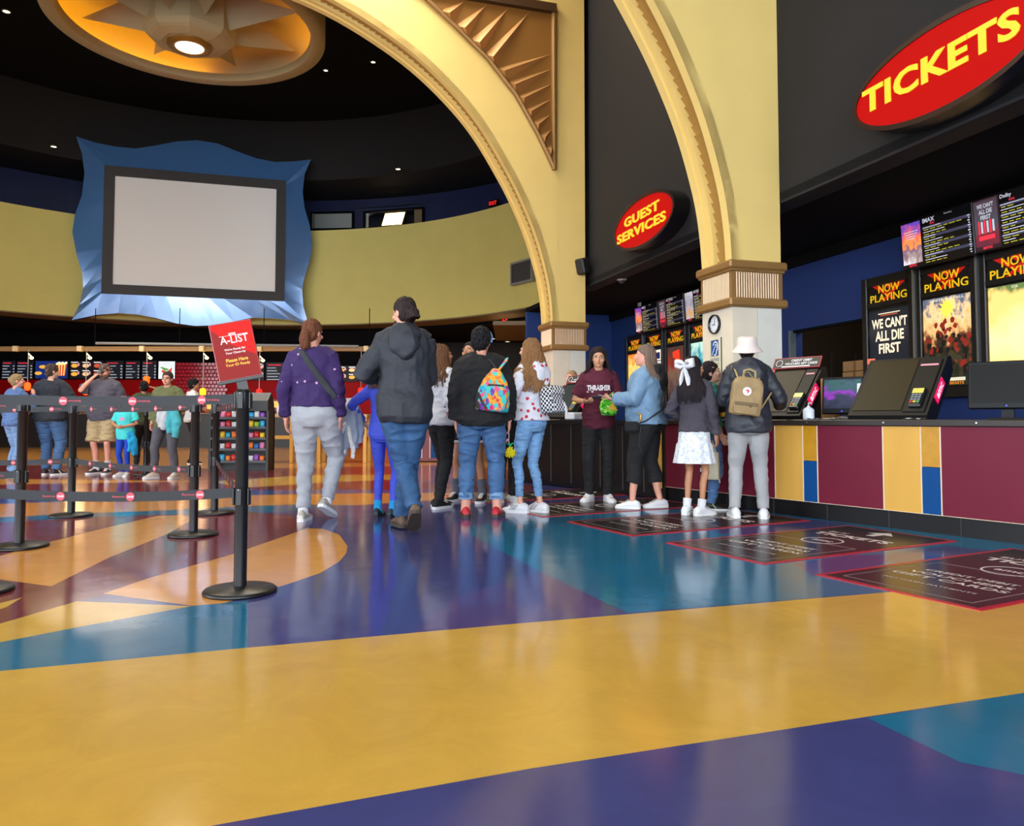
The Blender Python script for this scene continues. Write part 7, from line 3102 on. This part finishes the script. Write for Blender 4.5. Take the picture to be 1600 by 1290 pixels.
# --- 13 worker behind the counter
p = Person('fair-haired worker in a dark red top standing behind the guest services kiosk', (.88, 11.35), 168, 1.57, 1.0, tone='fair', head_yaw=-32, head_pitch=-4, arms={1: ((.0, .22, -.30), (.8, -.8, -.4), None), -1: ((.0, .22, -.30), (.8, -.8, -.4), None)})
p.body()
p.face((140, 110, 84))
p.hair_tied((166, 132, 96), .03, (0, -.11, .0))
p.bottom('trousers', M_BLKC, 1.0, 1.0, .014)
p.top('work_top', cloth('dark_red_top', (84, 30, 40)), .88, .022, .98, 1.0, 1.49, 0, .01)
p.shoes(M_BLKC)

# ------------------------------------------------------------------ people queueing at the left, far side
def at_px(x, yf):
    q = G(x, yf)
    return (q.x, q.y)


# 14 denim shirt woman
p = Person('woman in a blue denim shirt with blond hair pinned up, at the left picture edge', at_px(22, 744), -28, 1.53, 1.1, 1.05, tone='pink', head_yaw=-24, head_pitch=-4, vox=.009, feet={-1: (-.11, .0, 0), 1: (.1, -.08, -30)},
           arms={1: ((-.02, .2, -.02), (.6, -.2, -1), None)})
p.body()
p.hair_tied((160, 132, 92), .045, (0, -.10, .03))
p.bottom('jeans', denim('washed_denim', (112, 146, 190)), 1.0, 1.0, .016, 1.04, 1.0, .012)
p.top('denim_shirt', denim('denim_shirt_blue', (80, 110, 160)), .86, .026, .95, 1.1, 1.49, .01, .012)
p.shoes(mat('dark_brown_shoe', (50, 34, 32), .5), M_RUB)
# 15 man from behind
p = Person('broad man in a dark shirt and blue jeans seen from behind in the queue', at_px(77, 742), -2, 1.70, 1.34, 1.25, tone='fair', head_yaw=-30, vox=.009, feet={-1: (-.10, .06, 10), 1: (.12, -.02, -24)},
           arms={1: ((.03, .2, -.28), (.8, -.8, -.4), None), -1: ((.06, .06, -.52), (.5, -1, 0), None)})
p.body()
p.hair_short((74, 60, 52))
p.bottom('jeans', M_DEN2, 1.0, 1.0, .018, 1.0, .96, .014)
p.top('dark_shirt', cloth('dark_navy_shirt', (36, 40, 50)), .84, .026, .96, 1.1, 1.49, .01, .012)
p.shoes(mat('dark_brown_shoe', (50, 34, 32), .5), M_RUB, stripe=(M_RUB, 1))
# 16 man drinking
p = Person('man in a grey polo shirt and khaki shorts drinking from a cup', at_px(160, 740), 176, 1.72, 1.24, 1.2, belly=.05, tone='pink', head_yaw=10, head_pitch=10, vox=.008, feet={-1: (-.10, .02, 12), 1: (.10, .0, -16)},
           arms={-1: ((.06, .05, -.50), (.5, -1, 0), None), 1: ((-.13, .22, .10), (.9, .1, -1), (-.6, -.6, 0))})
p.body(fists={1: 1.0})
p.face((90, 66, 54), beard=(110, 86, 72))
p.hair_short((96, 80, 72), .99)
p.bottom('khaki_shorts', cloth('khaki', (176, 154, 116)), 1.0, .47, .03, 1.1, 1.1, .012)
p.top('polo_shirt', cloth('polo_grey', (84, 80, 92)), .84, .026, .40, 1.2, 1.49, .012, .010, collar=.02)
p.shoes(mat('black_trainer', (28, 30, 30), .5), M_RUB, sock=M_WHC, sock_h=.13, laces=M_RUB)
sh, el, wr, _ = p.arm[1]
c = p.headc + V((.0, .135, -.03))
t = thing_m('drink_cup', 'small dark drinking cup held to the mouth of the man in the polo shirt', 'cup', p.Mw() @ T(*c) @ RX(math.radians(62)))
mb = MB()
mb.lathe([(.001, -.055), (.030, -.055), (.038, .055), (.036, .055), (.028, -.048), (.001, -.048)], 18)
mb.build('cup', mat('cup_grey', (90, 90, 92), .4), t)
mb = MB()
mb.lathe([(.039, .05), (.040, .06), (.03, .064), (.001, .064)], 18)
mb.build('cup_lid', mat('lid_dark', (40, 40, 42), .4), t)
# 17 girl in turquoise
p = Person('girl in a turquoise T-shirt and bright blue leggings with hands together', at_px(194, 744), 178, 1.20, .98, child=.7, tone='tan', head_pitch=-12, vox=.008, feet={-1: (-.08, .02, 10), 1: (.07, -.02, -30)},
           arms={-1: ((-.09, .2, -.33), (.9, -.6, -.5), None), 1: ((-.09, .2, -.33), (.9, -.6, -.5), None)})
p.body(fists={-1: .9, 1: .9})
p.face((34, 24, 22))
p.hair_long((34, 26, 26), .18, .03, .0, 50)
p.bottom('leggings', cloth('cobalt_legging', (16, 64, 180)), 1.0, .97, .004, .98, .9, .004)
o = p.top('tee_shirt', cloth('turquoise_jersey', (70, 206, 206)), .80, .024, .38, 1.2, 1.49, .014, .008)
decal(o, lambda m: m.prism([(-.05, -.03), (-.02, -.035), (.02, -.03), (.05, -.035), (.055, .02), (.02, .035), (-.02, .03), (-.055, .03)], 0, .001), frame((0, .5, 1.25), (-1, 0, 0), (0, 0, 1), (0, 1, 0)), mat('shirt_pink_print', (226, 140, 176), .6), 'pink_print')
p.shoes(mat('grey_white_trainer', (206, 202, 198), .5), M_RUB, laces=M_RUB)
mb = MB()
mb.tube([V((math.cos(a) * .09, -.01 + math.sin(a) * .106, .075)) for a in [k * PI / 12 for k in range(25)]], .012, 6, 0, p.HM)
h = mb.build('headband', cloth('pink_headband', (230, 130, 140)), p.t)
h.scale = (p.s,) * 3
t = thing_m('hoodie_in_hand', 'bright sky blue jacket tied at the hip of the turquoise shirt girl', 'jacket', p.Mw())
mb = MB()
mb.tube([(-.16, .06, .98), (-.2, .05, .80), (-.22, .04, .60), (-.25, .04, .46)], [.05, .09, .085, .05], 12)
mb.tube([(-.14, .10, .95), (-.18, .10, .76), (-.15, .10, .55)], [.04, .06, .04], 12)
me = crease(remesh(mb, .009, 2), .016, (9, 9, 7), 4)
me.materials.append(cloth('sky_jacket', (20, 150, 200)))
link('jacket_cloth', me, t)
# 18 woman in olive with glasses
p = Person('woman in an olive top and glasses facing the camera, jackets over her arm', at_px(259, 747), 174, 1.545, 1.22, 1.1, tone='pink', head_yaw=6, vox=.0085, feet={-1: (-.17, .0, -2), 1: (.17, .05, -30)},
           arms={-1: ((-.03, .22, -.30), (.9, -.6, -.5), None), 1: ((.05, .04, -.51), (.6, -.9, 0), None)})
p.body()
p.face((70, 50, 40), glasses=True)
p.hair_tied((64, 48, 38), .04, (0, -.1, .02))
p.bottom('leggings', cloth('grey_legging', (84, 84, 92)), 1.0, .97, .006, 1.0, .95, .006)
p.top('olive_top', cloth('olive_jersey', (98, 102, 64)), .82, .026, .93, 1.1, 1.49, .01, .012)
p.shoes(mat('beige_trainer', (196, 184, 168), .5), M_RUB, laces=M_RUB)
c = p.arm[-1][2]
for (nm, lab, col, dx, L) in [('folded_jacket', 'pale grey jacket over the arm of the olive top woman', (186, 190, 196), .04, .34), ('folded_jacket', 'teal jacket hanging below the pale one on the olive top woman', (70, 170, 180), -.06, .46)]:
    t = thing_m(nm, lab, 'jacket', p.Mw())
    mb = MB()
    b = c + V((dx, .04, .02))
    mb.tube([b + V((-.10, 0, 0)), b + V((.0, .01, .03)), b + V((.09, 0, 0))], [.05, .06, .05], 12)
    mb.tube([b + V((-.05, .03, .0)), b + V((-.06 + dx, .05, -L * .5)), b + V((-.03 + dx, .04, -L))], [.055, .075, .05], 12)
    mb.tube([b + V((.05, .03, .0)), b + V((.05 + dx * .5, .05, -L * .5)), b + V((.02 + dx * .5, .04, -L * .85))], [.055, .065, .05], 12)
    me = crease(remesh(mb, .010, 2), .016, (9, 9, 8), 4)
    me.materials.append(cloth('jacket_%d' % col[0], col))
    link('jacket_cloth', me, t)
# 19 dark haired, white shirt, farther back
p = Person('dark-haired person in a white shirt and black trousers behind the queue posts, looking right', at_px(300, 725), -62, 1.62, 1.0, tone='tan', vox=.010, arms={1: ((.0, .2, -.3), (.8, -.8, -.4), None)})
p.body()
p.hair_short((22, 20, 24), 1.08)
p.bottom('trousers', M_BLKC, 1.0, 1.0, .014)
p.top('white_shirt', M_WHC, .86, .024, .45, 1.15, 1.49, .01, .01)
p.shoes(M_BLKC, M_RUB)
# 20 olive sleeved one with a hand to the head
p = Person('person in a dark green top, hand raised to head, behind turquoise shirt girl', at_px(222, 731), 30, 1.52, 1.0, tone='tan', vox=.010, arms={1: ((.02, .10, .20), (1, -.2, -.6), None)})
p.body(fists={1: .8})
p.hair_short((30, 24, 24), 1.05)
p.bottom('trousers', M_BLKC, 1.0, 1.0, .014)
p.top('green_top', cloth('dark_green_jersey', (66, 74, 50)), .86, .024, .95, 1.1, 1.49, .01, .01)
p.shoes(M_BLKC, M_RUB)
